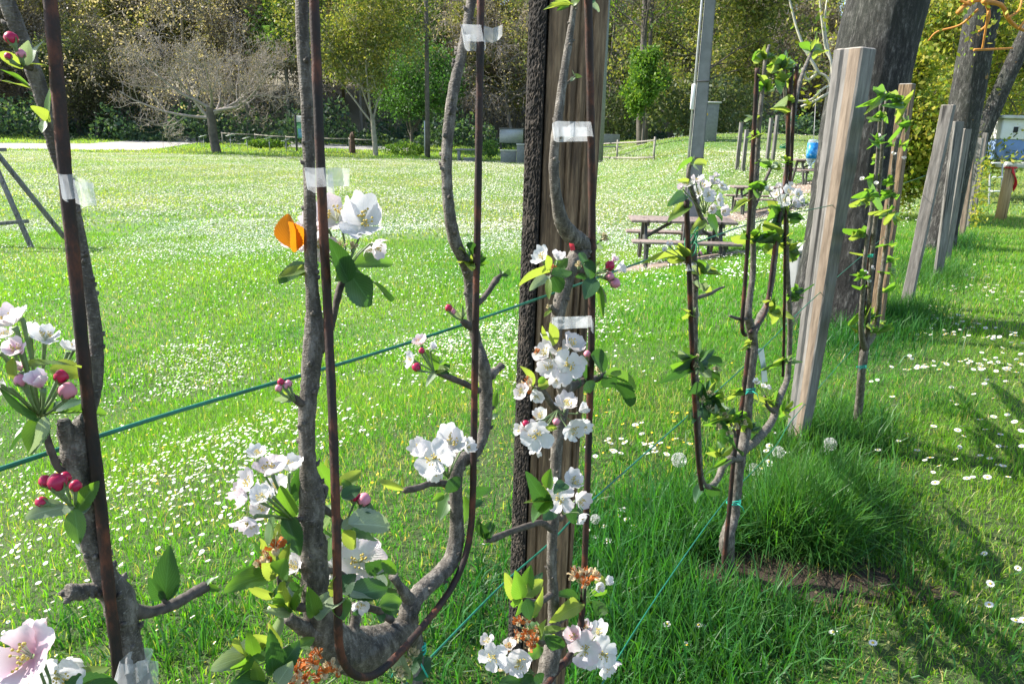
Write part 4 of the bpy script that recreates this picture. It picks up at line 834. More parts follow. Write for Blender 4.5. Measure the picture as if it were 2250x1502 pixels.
def far_bits():
    b0 = G(1030, 355); s = mpp(b0); root = thing('stone_bench', b0, 'grey concrete bench at the meadow edge left of the rusty rod', 'bench')
    MB().box(b0+Vector((0, 0.3, 0.86)), (2.0, 0.6, 0.12), None, 0.02).build('seat', MAT['concrete'], root)
    for x in (-0.75, 0.75): MB().box(b0+Vector((x, 0.3, 0.4)), (0.22, 0.5, 0.8), None, 0.02).build('leg', MAT['concrete'], root)
    MB().box(b0+Vector((0.25, -0.25, 0.24)), (1.3, 0.36, 0.1), None, 0.02).build('step', MAT['concrete'], root); MB().box(b0+Vector((0.25, -0.25, 0.09)), (1.2, 0.3, 0.2), None, 0.01).build('step_block', MAT['concrete'], root)
    b0 = G(1117, 358); s = mpp(b0); root = thing('low_wall', b0, 'low pale grey wall with coping and square pillar left of the old post', 'wall')
    MB().box(b0+Vector((0, 0, 0.42)), (1.15, 0.16, 0.84), None, 0.01).build('panel', MAT['concrete'], root); MB().box(b0+Vector((0, 0, 0.88)), (1.25, 0.24, 0.08), None, 0.012).build('coping', MAT['pale_concrete'], root)
    MB().box(b0+Vector((0.88, 0, 0.64)), (0.58, 0.5, 1.28), None, 0.015).build('pillar', MAT['concrete'], root); MB().box(b0+Vector((0.88, 0, 1.32)), (0.68, 0.6, 0.09), None, 0.015).build('cap', MAT['pale_concrete'], root)
    b0 = G(1120, 335)+Vector((0, 2, 0)); b0 = ground(b0.x, b0.y); root = thing('equipment_box', b0, 'blue grey box on legs behind the low grey wall', 'box')
    MB().box(b0+Vector((0.1, 0, 1.35)), (2.2, 1.2, 1.25), None, 0.03).build('cabinet', MAT['galvanised'], root); MB().box(b0+Vector((0.1, 0, 2.02)), (2.34, 1.34, 0.08), None, 0.02).build('lid', MAT['concrete'], root)
    for x in (-0.85, 1.05): MB().box(b0+Vector((x, 0, 0.36)), (0.16, 0.9, 0.74), None, 0.01).build('leg', MAT['dark_steel'], root)
    b0 = G(1557, 316)+Vector((0, 1.0, 0)); b0 = ground(b0.x, b0.y); root = thing('grey_cabinet', b0, 'tall grey cabinet with flat lid behind the grass mound', 'cabinet')
    MB().box(b0+Vector((0.1, 0, 1.0)), (0.95, 0.7, 2.1), None, 0.02).build('body', MAT['concrete'], root); MB().box(b0+Vector((0.1, 0, 2.09)), (1.15, 0.9, 0.08), None, 0.02).build('lid', MAT['pale_concrete'], root); MB().box(b0+Vector((-0.1, -0.36, 1.45)), (0.14, 0.02, 0.12), None, 0.004).build('badge', MAT['daisy_yellow'], root)
    labs = ['thin grey stake left of the pair on the far grass bank', 'shorter thin grey stake beside the left one on the far bank', 'thin grey stake behind the centre stem of the three armed tree', 'thin brown grey stake right of the centre stem on the far bank']
    for i, (u, v, t) in enumerate(((1619, 372, 277), (1632, 375, 292), (1684, 362, 268), (1697, 358, 262))):
        b0 = G(u, v); s = mpp(b0); root = thing('thin_stake', b0, labs[i], 'stake'); H = (v-t)*s*1.03
        MB().box(b0+Vector((0, 0, H/2-0.1)), (0.13, 0.10, H+0.2), Matrix.Rotation(rad(10*i), 3, 'Z'), 0.01).build('stake_shaft', MAT['grey_timber'], root); MB().box(b0+Vector((0, 0, H+0.01)), (0.135, 0.105, 0.02), Matrix.Rotation(rad(10*i), 3, 'Z'), 0.006).build('stake_top', MAT['fence_wood'], root)
    root = thing('metal_bench', G(1335, 345)+Vector((0, 5, 0)), 'dim grey bench in the shade behind the low two rail fence', 'bench'); b0 = root.location
    MB().box(b0+Vector((0.3, 0.2, 1.1)), (2.2, 0.06, 0.6), None, 0.01).build('backrest', MAT['concrete'], root); MB().box(b0+Vector((0.3, -0.1, 0.55)), (2.4, 0.5, 0.08), None, 0.01).build('seat', MAT['concrete'], root)
    for x in (-0.6, 1.2): MB().box(b0+Vector((x, 0, 0.27)), (0.1, 0.4, 0.6), None, 0.01).build('leg', MAT['dark_steel'], root)
far_bits()
def picnic():
    def make(label):
        root = thing('picnic_table', (0, 0, 0), label, 'picnic table', 'brown picnic tables on the meadow'); L = 1.75
        b = MB()
        for k in range(5): b.box((0, -0.30+0.15*k, 0.725), (L, 0.138, 0.045), None, 0.006)
        b.build('tabletop', MAT['table_wood'], root)
        for sgn in (-1, 1):
            b = MB()
            for k in range(2): b.box((0, sgn*(0.60+0.15*k), 0.43), (L, 0.138, 0.042), None, 0.006)
            b.build('bench_seat', MAT['table_wood'], root)
        for x in (-0.62, 0.62):
            for sgn in (-1, 1): MB().bar((x, sgn*0.20, 0.70), (x, sgn*0.52, 0.0), 0.05, 0.09, Vector((0, 1, 0.4)), 0.006).build('leg', MAT['dark_steel'], root)
            MB().box((x+0.03, 0, 0.385), (0.045, 1.44, 0.09), None, 0.006).build('seat_bearer', MAT['dark_steel'], root); MB().box((x+0.03, 0, 0.672), (0.045, 0.66, 0.06), None, 0.006).build('top_bearer', MAT['dark_steel'], root)
            for sgn in (-1, 1): MB().box((x+0.03*0, sgn*0.67, 0.2), (0.05, 0.06, 0.40), None, 0.006).build('seat_leg', MAT['dark_steel'], root)
            MB().bar((x*0.95, 0, 0.42), (x*0.25, 0, 0.69), 0.05, 0.04, Vector((0, 1, 0)), 0.004).build('brace', MAT['dark_steel'], root)
        return root
    def dup(src, label):
        r = src.copy(); C.objects.link(r); r['label'] = label
        for ch in list(src.children):
            c = ch.copy(); C.objects.link(c); c.parent = r
        return r
    a = make('nearest brown picnic table, behind the square concrete pole')
    for t, lab, rz in ((T1, None, -4), (T2, 'middle brown picnic table behind the blossoms of the three armed tree', -3), (T3, 'farthest brown picnic table, below the hanging blue bottle', 0)):
        o = a if lab is None else dup(a, lab)
        o.location = ground(t.x, t.y); o.rotation_euler = (0, 0, rad(rz))
picnic()
def trestle():
    f1 = G(71, 545); s = mpp(f1); root = thing('wooden_trestle', f1, 'grey wooden A frame trestle cut off by the left picture edge', 'trestle')
    top = Y(-25, 330, f1.y+0.45); f2 = G(-150, 560)
    f3 = f1+Vector((0.15, 1.0, 0)); f3 = ground(f3.x, f3.y); f4 = f2+Vector((0.15, 1.0, 0)); f4 = ground(f4.x, f4.y)
    for a, b_ in ((f1, top), (f2, top+Vector((-0.05, 0.0, 0))), (f3, top+Vector((0.05, 0.1, 0))), (f4, top+Vector((-0.1, 0.1, 0)))):
        MB().bar(a-Vector((0, 0, 0.05)), b_+(b_-a).normalized()*0.08, 0.09, 0.06, Vector((0, 1, 0)), 0.006).build('leg', MAT['grey_timber'], root)
    MB().bar(Y(62, 486, f1.y+0.12), Y(-140, 503, f1.y+0.12), 0.06, 0.07, Vector((0, 0, 1)), 0.006).build('crossbar', MAT['grey_timber'], root)
    MB().bar(top+Vector((0, -0.2, 0)), top+Vector((0, 0.5, 0)), 0.07, 0.07, Vector((0, 0, 1)), 0.006).build('ridge_bar', MAT['grey_timber'], root)
trestle()
def bin_post():
    c = Y(1758, 640, 7.3); b0 = ground(c.x, c.y); s = mpp(b0); root = thing('capped_bollard', b0, 'squat grey bollard with sloping light cap behind the squared post', 'bollard')
    MB().box(b0+Vector((0, 0, 0.22)), (0.21, 0.21, 0.60), None, 0.012).build('body', MAT['concrete'], root)
    MB().box(b0+Vector((0, 0, 0.545)), (0.27, 0.27, 0.05), Matrix.Rotation(rad(7), 3, 'X'), 0.01).build('cap', MAT['pale_concrete'], root)
bin_post()
def trailer():
    d0 = 21.0; p = Y(2230, 372, d0); b0 = ground(p.x, p.y); s = d0/FPX; root = thing('white_trailer', b0, 'white and blue sided trailer half hidden behind trees at the right edge', 'trailer')
    x0 = Y(2188, 350, d0).x; z1 = Y(2240, 262, d0).z; z0 = Y(2240, 352, d0).z; W = 4.4; xc = x0+W/2
    zm = (z0+z1)/2
    MB().box((xc, b0.y+1.1, (zm+z1)/2), (W, 2.2, z1-zm), None, 0.03).build('upper_body', MAT['white_paint'], root)
    MB().box((xc, b0.y+1.1, (zm+z0)/2-0.005), (W-0.02, 2.18, zm-z0), None, 0.02).build('lower_body', MAT['blue_paint'], root)
    MB().box((xc, b0.y+1.05, z1+0.05), (W+0.2, 2.4, 0.09), None, 0.02).build('roof', MAT['pale_concrete'], root)
    MB().box((xc, b0.y-0.25, z0-0.12), (W, 0.5, 0.16), None, 0.02).build('ledge', MAT['pale_concrete'], root)
    for k in range(6): MB().box((x0+0.75+k*0.16, b0.y-0.012, z0+0.28), (0.07, 0.02, 0.06), None, 0.004).build('vent', MAT['dark_gap'], root)
    MB().box((x0+0.38, b0.y-0.012, zm+0.26), (0.12, 0.02, 0.15), None, 0.004).build('latch', MAT['dark_gap'], root); MB().box((x0+1.2, b0.y-0.012, z1-0.12), (0.7, 0.02, 0.12), None, 0.004).build('window', MAT['dark_gap'], root)
    for x in (2.6, 3.4): MB().tube([(x0+x, b0.y+0.25, b0.z+0.32), (x0+x, b0.y+0.45, b0.z+0.32)], 0.32, 20).build('wheel', MAT['dark_gap'], root)
    q = Y(2196, 388, d0-0.8); g0 = ground(q.x, q.y); r2 = thing('folding_steps', g0, 'white folding step unit in front of the trailer', 'steps')
    zt_ = Y(2196, 358, d0-0.8).z; h = zt_-g0.z
    for k in range(3): MB().box(g0+Vector((0, 0.1*k, h*(0.33*k+0.33))), (0.30, 0.14, 0.035), None, 0.006).build('tread', MAT['white_paint'], r2)
    for x in (-0.165, 0.165): MB().bar(g0+Vector((x, -0.05, 0)), g0+Vector((x, 0.25, h)), 0.03, 0.05, Vector((0, 1, 0)), 0.004).build('side_rail', MAT['galvanised'], r2)
trailer()
def cord_post():
    b0 = G(2198, 482); s = mpp(b0); root = thing('round_stake', b0, 'honey coloured round stake with red cord at the right edge', 'stake'); top = Y(2222, 364, b0.y)
    MB().tube([b0-Vector((0, 0, 0.1)), b0.lerp(top, 0.5), top], [11.5*s, 11*s, 10.5*s], 14, 0.015).build('shaft', MAT['honey_timber'], root); 
    r2 = thing('red_cord', top, 'red cord looped round the honey coloured stake', 'cord'); ax = (top-b0); b = MB(); pts = []
    for k in range(5):
        pts = []
        for i in range(21):
            t = i/20; c = top-ax*(0.03+0.02*k+0.36*t); a = -1.9+1.7*t; r = 12.2*s
            pts.append(c+Vector((math.cos(a)*r+0.012*k*math.sin(t*3.1), math.sin(a)*r-0.004*k, 0)))
        b.tube(pts, 0.011, 6)
    for k in range(2):
        pts = [top-ax*(0.03+0.01*k)+Vector((math.cos(a)*11.8*s, math.sin(a)*11.8*s, 0)) for a in np.linspace(0, 6.283, 20)]; b.tube(pts, 0.010, 6)
    b.build('loops', MAT['red_cord'], r2)
cord_post()
def bottle():
    d0 = 5.3; c = Y(1784, 335, d0); s = d0/FPX; up = Vector((0, 0, 1)); r = 10.5*s; h = 52*s
    root = thing('plastic_bottle', c-up*h*0.62, 'blue labelled plastic bottle hanging upside down from a pale twig', 'bottle')
    MB().lathe(c-up*h*0.62, [(r*0.30, 0), (r*0.30, h*0.12), (r*0.75, h*0.25), (r*0.98, h*0.36), (r, h*0.6), (r*0.98, h*1.05), (r*0.85, h*1.12), (r*0.4, h*1.14)], 20).build('body', MAT['bottle_plastic'], root)
    MB().lathe(c-up*h*0.62, [(r*1.02, h*0.38), (r*1.03, h*0.6), (r*1.02, h*1.0)], 20).build('label_wrap', MAT['blue_label'], root)
    MB().lathe(c-up*h*0.66, [(r*0.36, 0), (r*0.36, h*0.07), (r*0.34, h*0.09)], 16).build('cap', MAT['white_paint'], root)
    MB().tube([c+up*h*0.45, Y(1789, 285, d0), Y(1792, 225, 5.62)], 0.0022, 6).build('cord', MAT['grey_cord'], root)
bottle()
# ================================================================== the fruit row: shared leaf, flower and bud meshes
def grid_mesh(name, nu, nv, fn, mats, uvfn):
    V = []; F = []; UVs = []
    for i in range(nu+1):
        for j in range(nv+1): V.append(fn(i/nu, j/nv*2-1)); UVs.append(uvfn(i/nu, j/nv*2-1))
    for i in range(nu):
        for j in range(nv): F.append((i*(nv+1)+j, i*(nv+1)+j+1, (i+1)*(nv+1)+j+1, (i+1)*(nv+1)+j))
    me = bpy.data.meshes.new(name); me.from_pydata(V, [], F); me.update()
    l = me.uv_layers.new(name='UVMap'); vi = np.zeros(len(me.loops), np.int32); me.loops.foreach_get('vertex_index', vi)
    l.data.foreach_set('uv', np.array(UVs, np.float32)[vi].ravel()); me.polygons.foreach_set('use_smooth', [True]*len(me.polygons))
    if mats: me.materials.append(MAT[mats])
    return me
LEAF = {}
def leaf_mesh(mat, kind):
    k = (mat, kind)
    if k in LEAF: return LEAF[k]
    fold, droop, wav, tw = [(0.25, 0.10, 0.02, 0.1), (0.45, 0.30, 0.03, -0.3), (0.15, 0.55, 0.04, 0.35), (0.60, -0.15, 0.02, 0.0), (0.30, 0.8, 0.03, 0.6)][kind]
    ph = kind*1.7
    def fn(t, s):
        wd = math.sin(math.pi*min(1, t**0.82*0.97+0.02))**0.78*(1-0.25*t)*1.0
        ser = 1+0.045*(1 if int(round(t*22)) % 2 else -1)*(abs(s) > 0.99)
        x = s*wd*ser; z = fold*abs(s)**1.3*wd*0.42 - droop*0.55*t*t + wav*math.sin(t*9+ph+s*1.5)*abs(s)
        a = tw*t; y = t*(1-0.12*droop*t)
        return (x*math.cos(a)-z*math.sin(a)*0.5, y, z*math.cos(a)+x*math.sin(a))
    LEAF[k] = grid_mesh('leaf', 22, 6, fn, mat, lambda t, s: (t, s)); return LEAF[k]
PET = {}
def flower_mesh(mat, kind):                                 # five cupped petals, unit diameter, facing +Z
    k = (mat, kind)
    if k in PET: return PET[k]
    rs = random.Random(kind*13+5); cup = [0.25, 0.45, 0.75, 0.12, 1.15][kind]; mb = MB(); UVs = []
    for p in range(5):
        a = p*2*math.pi/5 + rs.uniform(-0.16, 0.16); ti = cup+rs.uniform(-0.22, 0.28); ll = 0.5*rs.uniform(0.92, 1.08); wv = rs.uniform(0, 6); tw = rs.uniform(-0.25, 0.25); V = []; nu, nv = 8, 6
        for i in range(nu+1):
            for j in range(nv+1):
                t = i/nu; s = j/nv*2-1
                wd = 0.36*ll*2*(math.sin(math.pi*(0.06+0.90*t**1.25)/1.18)**0.8)*rs.uniform(0.48, 0.62)
                r = ll*(0.06+0.94*t) - 0.045*ll*(abs(s)**2.2)*(t > 0.9) - 0.04*ll*(1-min(1, abs(s)*3))*(t > 0.95)
                el = ti*(0.7+0.6*t) if ti < 0.8 else ti
                x = r*math.cos(el)+0.0; z = r*math.sin(el)*0.9 + 0.10*abs(s)**2*wd*1.6 - 0.10*ll*t**3*(1 if ti < 0.6 else -0.6) + 0.035*math.sin(5*t+wv+3*s)*t
                y = s*wd + tw*z*0.4
                V.append((x*math.cos(a)-y*math.sin(a), x*math.sin(a)+y*math.cos(a), z)); UVs.append((t, s))
        mb.add(V, [(i*7+j, i*7+j+1, (i+1)*7+j+1, (i+1)*7+j) for i in range(8) for j in range(6)])
    me = bpy.data.meshes.new('blossom'); me.from_pydata(mb.v, [], mb.f); me.update(); l = me.uv_layers.new(name='UVMap')
    vi = np.zeros(len(me.loops), np.int32); me.loops.foreach_get('vertex_index', vi); l.data.foreach_set('uv', np.array(UVs, np.float32)[vi].ravel())
    me.polygons.foreach_set('use_smooth', [True]*len(me.polygons)); me.materials.append(MAT[mat]); PET[k] = me; return me
def stamen_mesh():
    rs = random.Random(2); b = MB(); n_f = 0; heads = []
    for i in range(18):
        a = rs.uniform(0, 6.28); e = rs.uniform(0.0, 0.75); d = Vector((math.cos(a)*math.sin(e), math.sin(a)*math.sin(e), math.cos(e))); L = rs.uniform(0.15, 0.22)
        b.tube([d*0.01, d*L*0.5+Vector((0, 0, 0.01)), d*L], 0.006, 4, cap=False); heads.append(d*L)
    nf = len(b.f)
    for h in heads: b.lathe(h-Vector((0, 0, 0.014)), [(0.005, 0), (0.016, 0.009), (0.016, 0.019), (0.004, 0.028)], 6)
    o = b.build('stamens', MAT['filament']); me = o.data; me.materials.append(MAT['stamen_yellow'])
    for p in me.polygons:
        if p.index >= nf: p.material_index = 1
    bpy.data.objects.remove(o); return me
STAM = stamen_mesh()
def bud_mesh(mat):
    b = MB(); b.lathe((0, 0, 0), [(0.12, -0.5), (0.36, -0.38), (0.50, -0.1), (0.47, 0.15), (0.30, 0.38), (0.10, 0.5)], 12)
    b.v = [(x*(1+0.10*math.sin(3*math.atan2(y, x)+z*4)), y*(1+0.10*math.sin(3*math.atan2(y, x)+z*4)), z) for x, y, z in b.v]
    o = b.build('flower_bud', MAT[mat]); me = o.data; bpy.data.objects.remove(o); return me
def sepal_mesh():
    b = MB(); b.lathe((0, 0, -0.62), [(0.05, -0.25), (0.16, -0.1), (0.24, 0.05), (0.30, 0.16)], 10)
    for k in range(5):
        a = k*1.2566; t = Vector((math.cos(a), math.sin(a), 0)); q = Vector((-math.sin(a), math.cos(a), 0))
        b.add([t*0.27-q*0.13+Vector((0, 0, -0.48)), t*0.27+q*0.13+Vector((0, 0, -0.48)), t*0.50+q*0.09+Vector((0, 0, -0.25)), t*0.56+Vector((0, 0, 0.02)), t*0.50-q*0.09+Vector((0, 0, -0.25))], [(0, 1, 2, 3, 4)])
    o = b.build('calyx', MAT['calyx_green']); me = o.data; bpy.data.objects.remove(o); return me
BUDM = {m: bud_mesh(m) for m in ('bud_red', 'bud_pink')}; SEP = sepal_mesh()
def wither_mesh(m1, m2, seed):                              # a spent flower: crumpled brown petals and dry threads on a calyx
    rs = random.Random(seed); b = MB()
    for i in range(9):
        a = rs.uniform(0, 6.28); e = rs.uniform(0.1, 1.3); d = Vector((math.cos(a)*math.sin(e), math.sin(a)*math.sin(e), math.cos(e))); q = d.cross(Vector((rs.gauss(0, 1), rs.gauss(0, 1), rs.gauss(0, 1)))).normalized(); w_ = d.cross(q)
        c = d*rs.uniform(0.1, 0.22); V = []
        for u in range(4):
            for v in range(3): V.append(c+d*(u*0.11)+q*((v-1)*0.10*(1.3-abs(u-1.5)*0.4))+w_*rs.uniform(-0.05, 0.05))
        b.add(V, [(u*3+v, u*3+v+1, (u+1)*3+v+1, (u+1)*3+v) for u in range(3) for v in range(2)])
    n1 = len(b.f)
    for i in range(16):
        a = rs.uniform(0, 6.28); e = rs.uniform(0, 1.0); d = Vector((math.cos(a)*math.sin(e), math.sin(a)*math.sin(e), math.cos(e))); L = rs.uniform(0.35, 0.55); b.tube([d*0.05, d*L*0.6, d*L+Vector((rs.uniform(-.06, .06), rs.uniform(-.06, .06), 0))], [0.012, 0.01, 0.018], 4)
    b.lathe((0, 0, -0.25), [(0.05, 0), (0.13, 0.1), (0.15, 0.22), (0.10, 0.3)], 8)
    o = b.build('spent_flower', MAT[m1], None, False); me = o.data; me.materials.append(MAT[m2])
    for p in me.polygons:
        if p.index >= n1: p.material_index = 1
    bpy.data.objects.remove(o); return me
WITH = [wither_mesh('withered_orange', 'withered_cream', 1), wither_mesh('withered_cream', 'withered_orange', 2), wither_mesh('withered_cream', 'calyx_green', 3)]
def place(me, name, m4, parent):
    o = bpy.data.objects.new(name, me); C.objects.link(o); o.matrix_basis = m4; attach(o, parent); return o
def frame(z, y=None, spin=0.0):
    z = z.normalized(); y = y if y is not None else Vector((0.13, 0.27, 0.95)); x = y.cross(z)
    x = x.normalized() if x.length > 1e-4 else Vector((1, 0, 0)); y = z.cross(x); m = Matrix((x, y, z)).transposed(); return m @ Matrix.Rotation(spin, 3, 'Z')
RNG = random.Random(2024)
class FT:                                                   # a fruit tree of the row
    def __init__(s, label, base, off=0.0, name='fruit_tree', cat='fruit tree'):
        s.root = thing(name, base, label, cat, 'fruit trees trained along the row'); s.off = off; s.lv = []; s.dense = 1.0; s.ls = 1.0
    def P(s, u, v, o=0.0): return RP(u, v, s.off+o)
    def limb(s, name, pts, mat='apple_bark', n=7, sides=12, jit=0.05, knob=0.0):
        q = []
        for t in pts:
            p = s.P(t[0], t[1], t[3] if len(t) > 3 else 0.0); q.append((p, t[2]*mpp(p)))
        P, r = spline(q, n)
        if knob:
            for i in range(len(r)):
                if RNG.random() < 0.22: r[i] *= 1+0.45*knob*RNG.random()
        b = MB(); b.tube(P, r, sides, jit)
        if mat == 'apple_bark' and len(P) > 20:
            for i in range(3, len(P)-2, 1):
                if RNG.random() < 0.30:
                    t = (P[i+1]-P[i]).normalized(); d = t.cross(Vector((RNG.gauss(0, 1), RNG.gauss(0, 1), RNG.gauss(0, 1)))).normalized(); L = RNG.uniform(0.3, 0.75)*min(r[i], 0.007); c = P[i]+d*r[i]*0.9
                    b.tube([c-d*r[i]*0.2, c+d*L*0.5, c+d*L+t*L*0.8], [min(r[i]*0.5, 0.004), min(r[i]*0.4, 0.003), 0.0008], 6, 0.1)
        b.build(name, MAT[mat], s.root); return P
    def twig(s, pts, mat='twig_bark', name='spur'): return s.limb(name, pts, mat, 5, 8, 0.10, 0.25)
    def leaf(s, u0, v0, u1, v1, w, mat='leaf_green', kind=None, face=None, o0=0.0, o1=None):
        p = s.P(u0, v0, o0); o1 = o0-0.01 if o1 is None else o1; q = s.P(u1, v1, o1); y = q-p; L = y.length; y.normalize()
        n = face or (-0.75, 0.2+RNG.uniform(-.2, .4), RNG.uniform(-0.5, 0.5))         # toward the camera, up, right
        z = Fv*n[0]+Vector((0, 0, 1))*n[1]+Rv*n[2]; z = (z-y*z.dot(y)).normalized(); x = y.cross(z)
        W = w*mpp(p)/2.0; m = Matrix((x*W*1.12, y*L*1.05, z*(W*1.0+L*0.5)/1.2)).transposed().to_4x4(); m.translation = p
        if kind is None: kind = RNG.randrange(5)
        s.lv.append((L*W, mat, kind, m))
    def flower(s, u, v, size, nu=0.0, nv=0.2, nf=0.8, kind=None, mat='petal', o=-0.02, ped=None, stam=True):
        if size >= 56 and RNG.random() < 0.6 and mat == 'petal': s.flower(u+RNG.uniform(-.42, .42)*size, v+RNG.uniform(-.40, .30)*size, size*RNG.uniform(.6, .85), nu+RNG.uniform(-.5, .5), nv+RNG.uniform(-.3, .5), nf*.6, 2 if size < 66 else 1, 'petal_' if False else 'petal', o+0.018, ped) if not s.__dict__.get('_rec') and not s.__dict__.update(_rec=True) else None
        s._rec = False
        c = s.P(u, v, o); z = (-Fv*nf + Rv*nu + Uv*nv).normalized(); sc = size*mpp(c)*1.04
        m = (frame(z, None, RNG.uniform(0, 6.28))*sc).to_4x4(); m.translation = c
        b = place(flower_mesh(mat, RNG.choice([0, 1, 1, 3]) if kind is None else kind), 'blossom', m, s.root)
        if stam: place(STAM, 'stamens', m @ Matrix.Scale(1.3, 4), b)
        if ped:
            a = s.P(ped[0], ped[1], o*0.3); d = c-z*sc*0.05
            MB().tube([a, a.lerp(d, 0.6)-z*sc*0.12, d-z*sc*0.10, d], [0.0011, 0.0010, 0.0016, 0.0024], 6).build('pedicel', MAT['calyx_green'], b)
        return b
    def bud(s, u, v, r, mat='bud_pink', du=0.0, dv=1.0, o=-0.02, ped=None):
        c = s.P(u, v, o); z = (Rv*du + Uv*dv - Fv*0.3).normalized(); sc = 2*r*mpp(c); m = (frame(z, Vector((0.3, 0.9, 0.1)))*sc).to_4x4(); m.translation = c
        b = place(BUDM[mat], 'flower_bud', m, s.root); place(SEP, 'calyx', m, b)
        if ped:
            a = s.P(ped[0], ped[1], o*0.3); d = c-z*sc*0.75; MB().tube([a, a.lerp(d, 0.5)-z*sc*0.1, d], [0.0012, 0.0011, 0.0016], 6).build('pedicel', MAT['calyx_green'], b)
    def spent(s, u, v, size, k=0, nu=0.0, nv=0.6, o=-0.02, ped=None):
        c = s.P(u, v, o); z = (-Fv*0.5+Rv*nu+Uv*nv).normalized(); sc = size*mpp(c); m = (frame(z, None, RNG.uniform(0, 6))*sc).to_4x4(); m.translation = c
        b = place(WITH[k], 'spent_flower', m, s.root)
        if ped:
            a = s.P(ped[0], ped[1], o*0.3); d = c-z*sc*0.2; MB().tube([a, a.lerp(d, 0.5), d], [0.0012, 0.0011, 0.0016], 6).build('pedicel', MAT['calyx_green'], b)
    def tuft(s, u, v, n, L, w=None, mats=('leaf_green', 'leaf_lime', 'leaf_green'), a0=-160, a1=-20, o=0.0, spread=1.0):   # n leaves fanning from one point
        n = int(n*s.dense+0.5); L = L*s.ls
        for i in range(n):
            a = rad(a0+(a1-a0)*(i+RNG.uniform(0.2, 0.8))/n); l = L*RNG.uniform(0.6, 1.15)
            s.leaf(u+RNG.uniform(-2, 2), v+RNG.uniform(-2, 2), u+math.cos(a)*l, v+math.sin(a)*l, (w or L*0.5)*RNG.uniform(0.8, 1.15), RNG.choice(mats), None, (-0.6, RNG.uniform(-0.3, 0.8), RNG.uniform(-0.7, 0.7)), o, o+RNG.uniform(-0.03, 0.03)*spread)
def finish(t):
    t.lv.sort(key=lambda q: -q[0])
    for a, mat, kind, m in t.lv[:100]: place(leaf_mesh(mat, kind), 'leaf', m, t.root)
    rest = t.lv[100:]
    if rest:
        V = []; F = []; UVs = []; MI = []; mats = sorted({q[1] for q in rest})
        for a, mat, kind, m in rest:
            me = leaf_mesh(mat, kind); n = len(V); V += [tuple(m @ v.co) for v in me.vertices]; l = me.uv_layers[0].data
            for p in me.polygons: F.append(tuple(n+i for i in p.vertices)); MI.append(mats.index(mat)); UVs += [tuple(l[i].uv) for i in p.loop_indices]
        me = bpy.data.meshes.new('small_leaves'); me.from_pydata(V, [], F); me.update(); l = me.uv_layers.new(name='UVMap'); l.data.foreach_set('uv', np.array(UVs, np.float32).ravel())
        for q in mats: me.materials.append(MAT[q])
        me.polygons.foreach_set('material_index', np.array(MI, np.int32)); me.polygons.foreach_set('use_smooth', [True]*len(F))
        o = bpy.data.objects.new('small_leaves', me); C.objects.link(o); attach(o, t.root); o['kind'] = 'stuff'
def rod(label, pts, r_px, off=0.0, n=8, foot=None, name='support_rod'):
    q = [(RP(t[0], t[1], off+(t[2] if len(t) > 2 else 0.0)), 0) for t in pts]; P, _ = spline(q, n)
    if foot is not None: P = P + [foot]
    r = r_px*mpp(q[len(q)//2][0]); b = MB(); b.tube(P, [r*(1+0.03*math.sin(i*1.3)) for i in range(len(P))], 10, 0.05); o = b.build(name, MAT['rusty_steel']); tag(o, label, 'rod', 'rusty rods holding the trained stems'); return o
def tape(label, quad, off=-0.02, flag=None, name='tape_tie'):
    # a band of clear tape round rod and stem: left/right ends and height in the row plane, wrapped as a flattened loop
    (u0, v0, u1, v1, h) = quad; a = RP(u0, v0, off); c = RP(u1, v1, off); s = mpp(a); t = (c-a); L = t.length; t.normalize(); n = Fv*1.0; up = (Uv-t*Uv.dot(t)).normalized()
    dpt = 0.016; b = MB(); prof = []
    for i in range(25):
        an = 2*math.pi*i/24; prof.append(a+t*(L/2)+t*(math.copysign(abs(math.cos(an))**0.45, math.cos(an))*L/2)+n*(0.014+math.copysign(abs(math.sin(an))**0.8, math.sin(an))*dpt))
    V = []; F = []
    for i, p in enumerate(prof):
        w = 0.0006*math.sin(i*1.3); V += [p+up*(h*s/2+w), p+up*(w*0.5), p-up*(h*s/2-w)]
    for i in range(24): F += [(i*3, i*3+1, i*3+4, i*3+3), (i*3+1, i*3+2, i*3+5, i*3+4)]
    b.add(V, F); o = b.build(name, MAT['clear_tape']); tag(o, label, 'plant tie', 'clear tape ties')
    if flag:
        b = MB(); V = []; F = []; fs = flag
        for i in range(len(fs)):
            u, vt, vb, oo = fs[i]; V += [RP(u, vt, off+oo), RP(u, (vt+vb)/2, off+oo-0.002), RP(u, vb, off+oo)]
        for i in range(len(fs)-1): F += [(i*3, i*3+1, i*3+4, i*3+3), (i*3+1, i*3+2, i*3+5, i*3+4)]
        b.add(V, F); f = b.build('loose_end', MAT['clear_tape'], o)
    return o
def twine(label, u, v, r_px, off=0.0, mat='twine', tail=True, tilt=0.1):
    c = RP(u, v, off); s = mpp(c); b = MB()
    for k in range(3):
        pts = []
        for i in range(19):
            a = 2*math.pi*i/18; pts.append(c+Rv*math.cos(a)*r_px*s+Fv*math.sin(a)*r_px*s*0.8+Vector((0, 0, (k-1)*0.004+0.004*tilt*10*math.sin(a+k))))
        b.tube(pts, 0.0017, 6)
    if tail:
        for q in (-1, 1): b.tube([c-Fv*r_px*s*0.8+Rv*r_px*0.2*s*q, c-Fv*(r_px*s+0.012)+Rv*r_px*s*q*0.9-Vector((0, 0, 0.012)), c-Fv*(r_px*s+0.008)+Rv*r_px*s*q*1.3-Vector((0, 0, 0.035))], 0.0014, 5)
    o = b.build('twine_tie', MAT[mat]); tag(o, label, 'plant tie', 'green twine ties'); return o
def row_ground(u, v): return G(u, v)

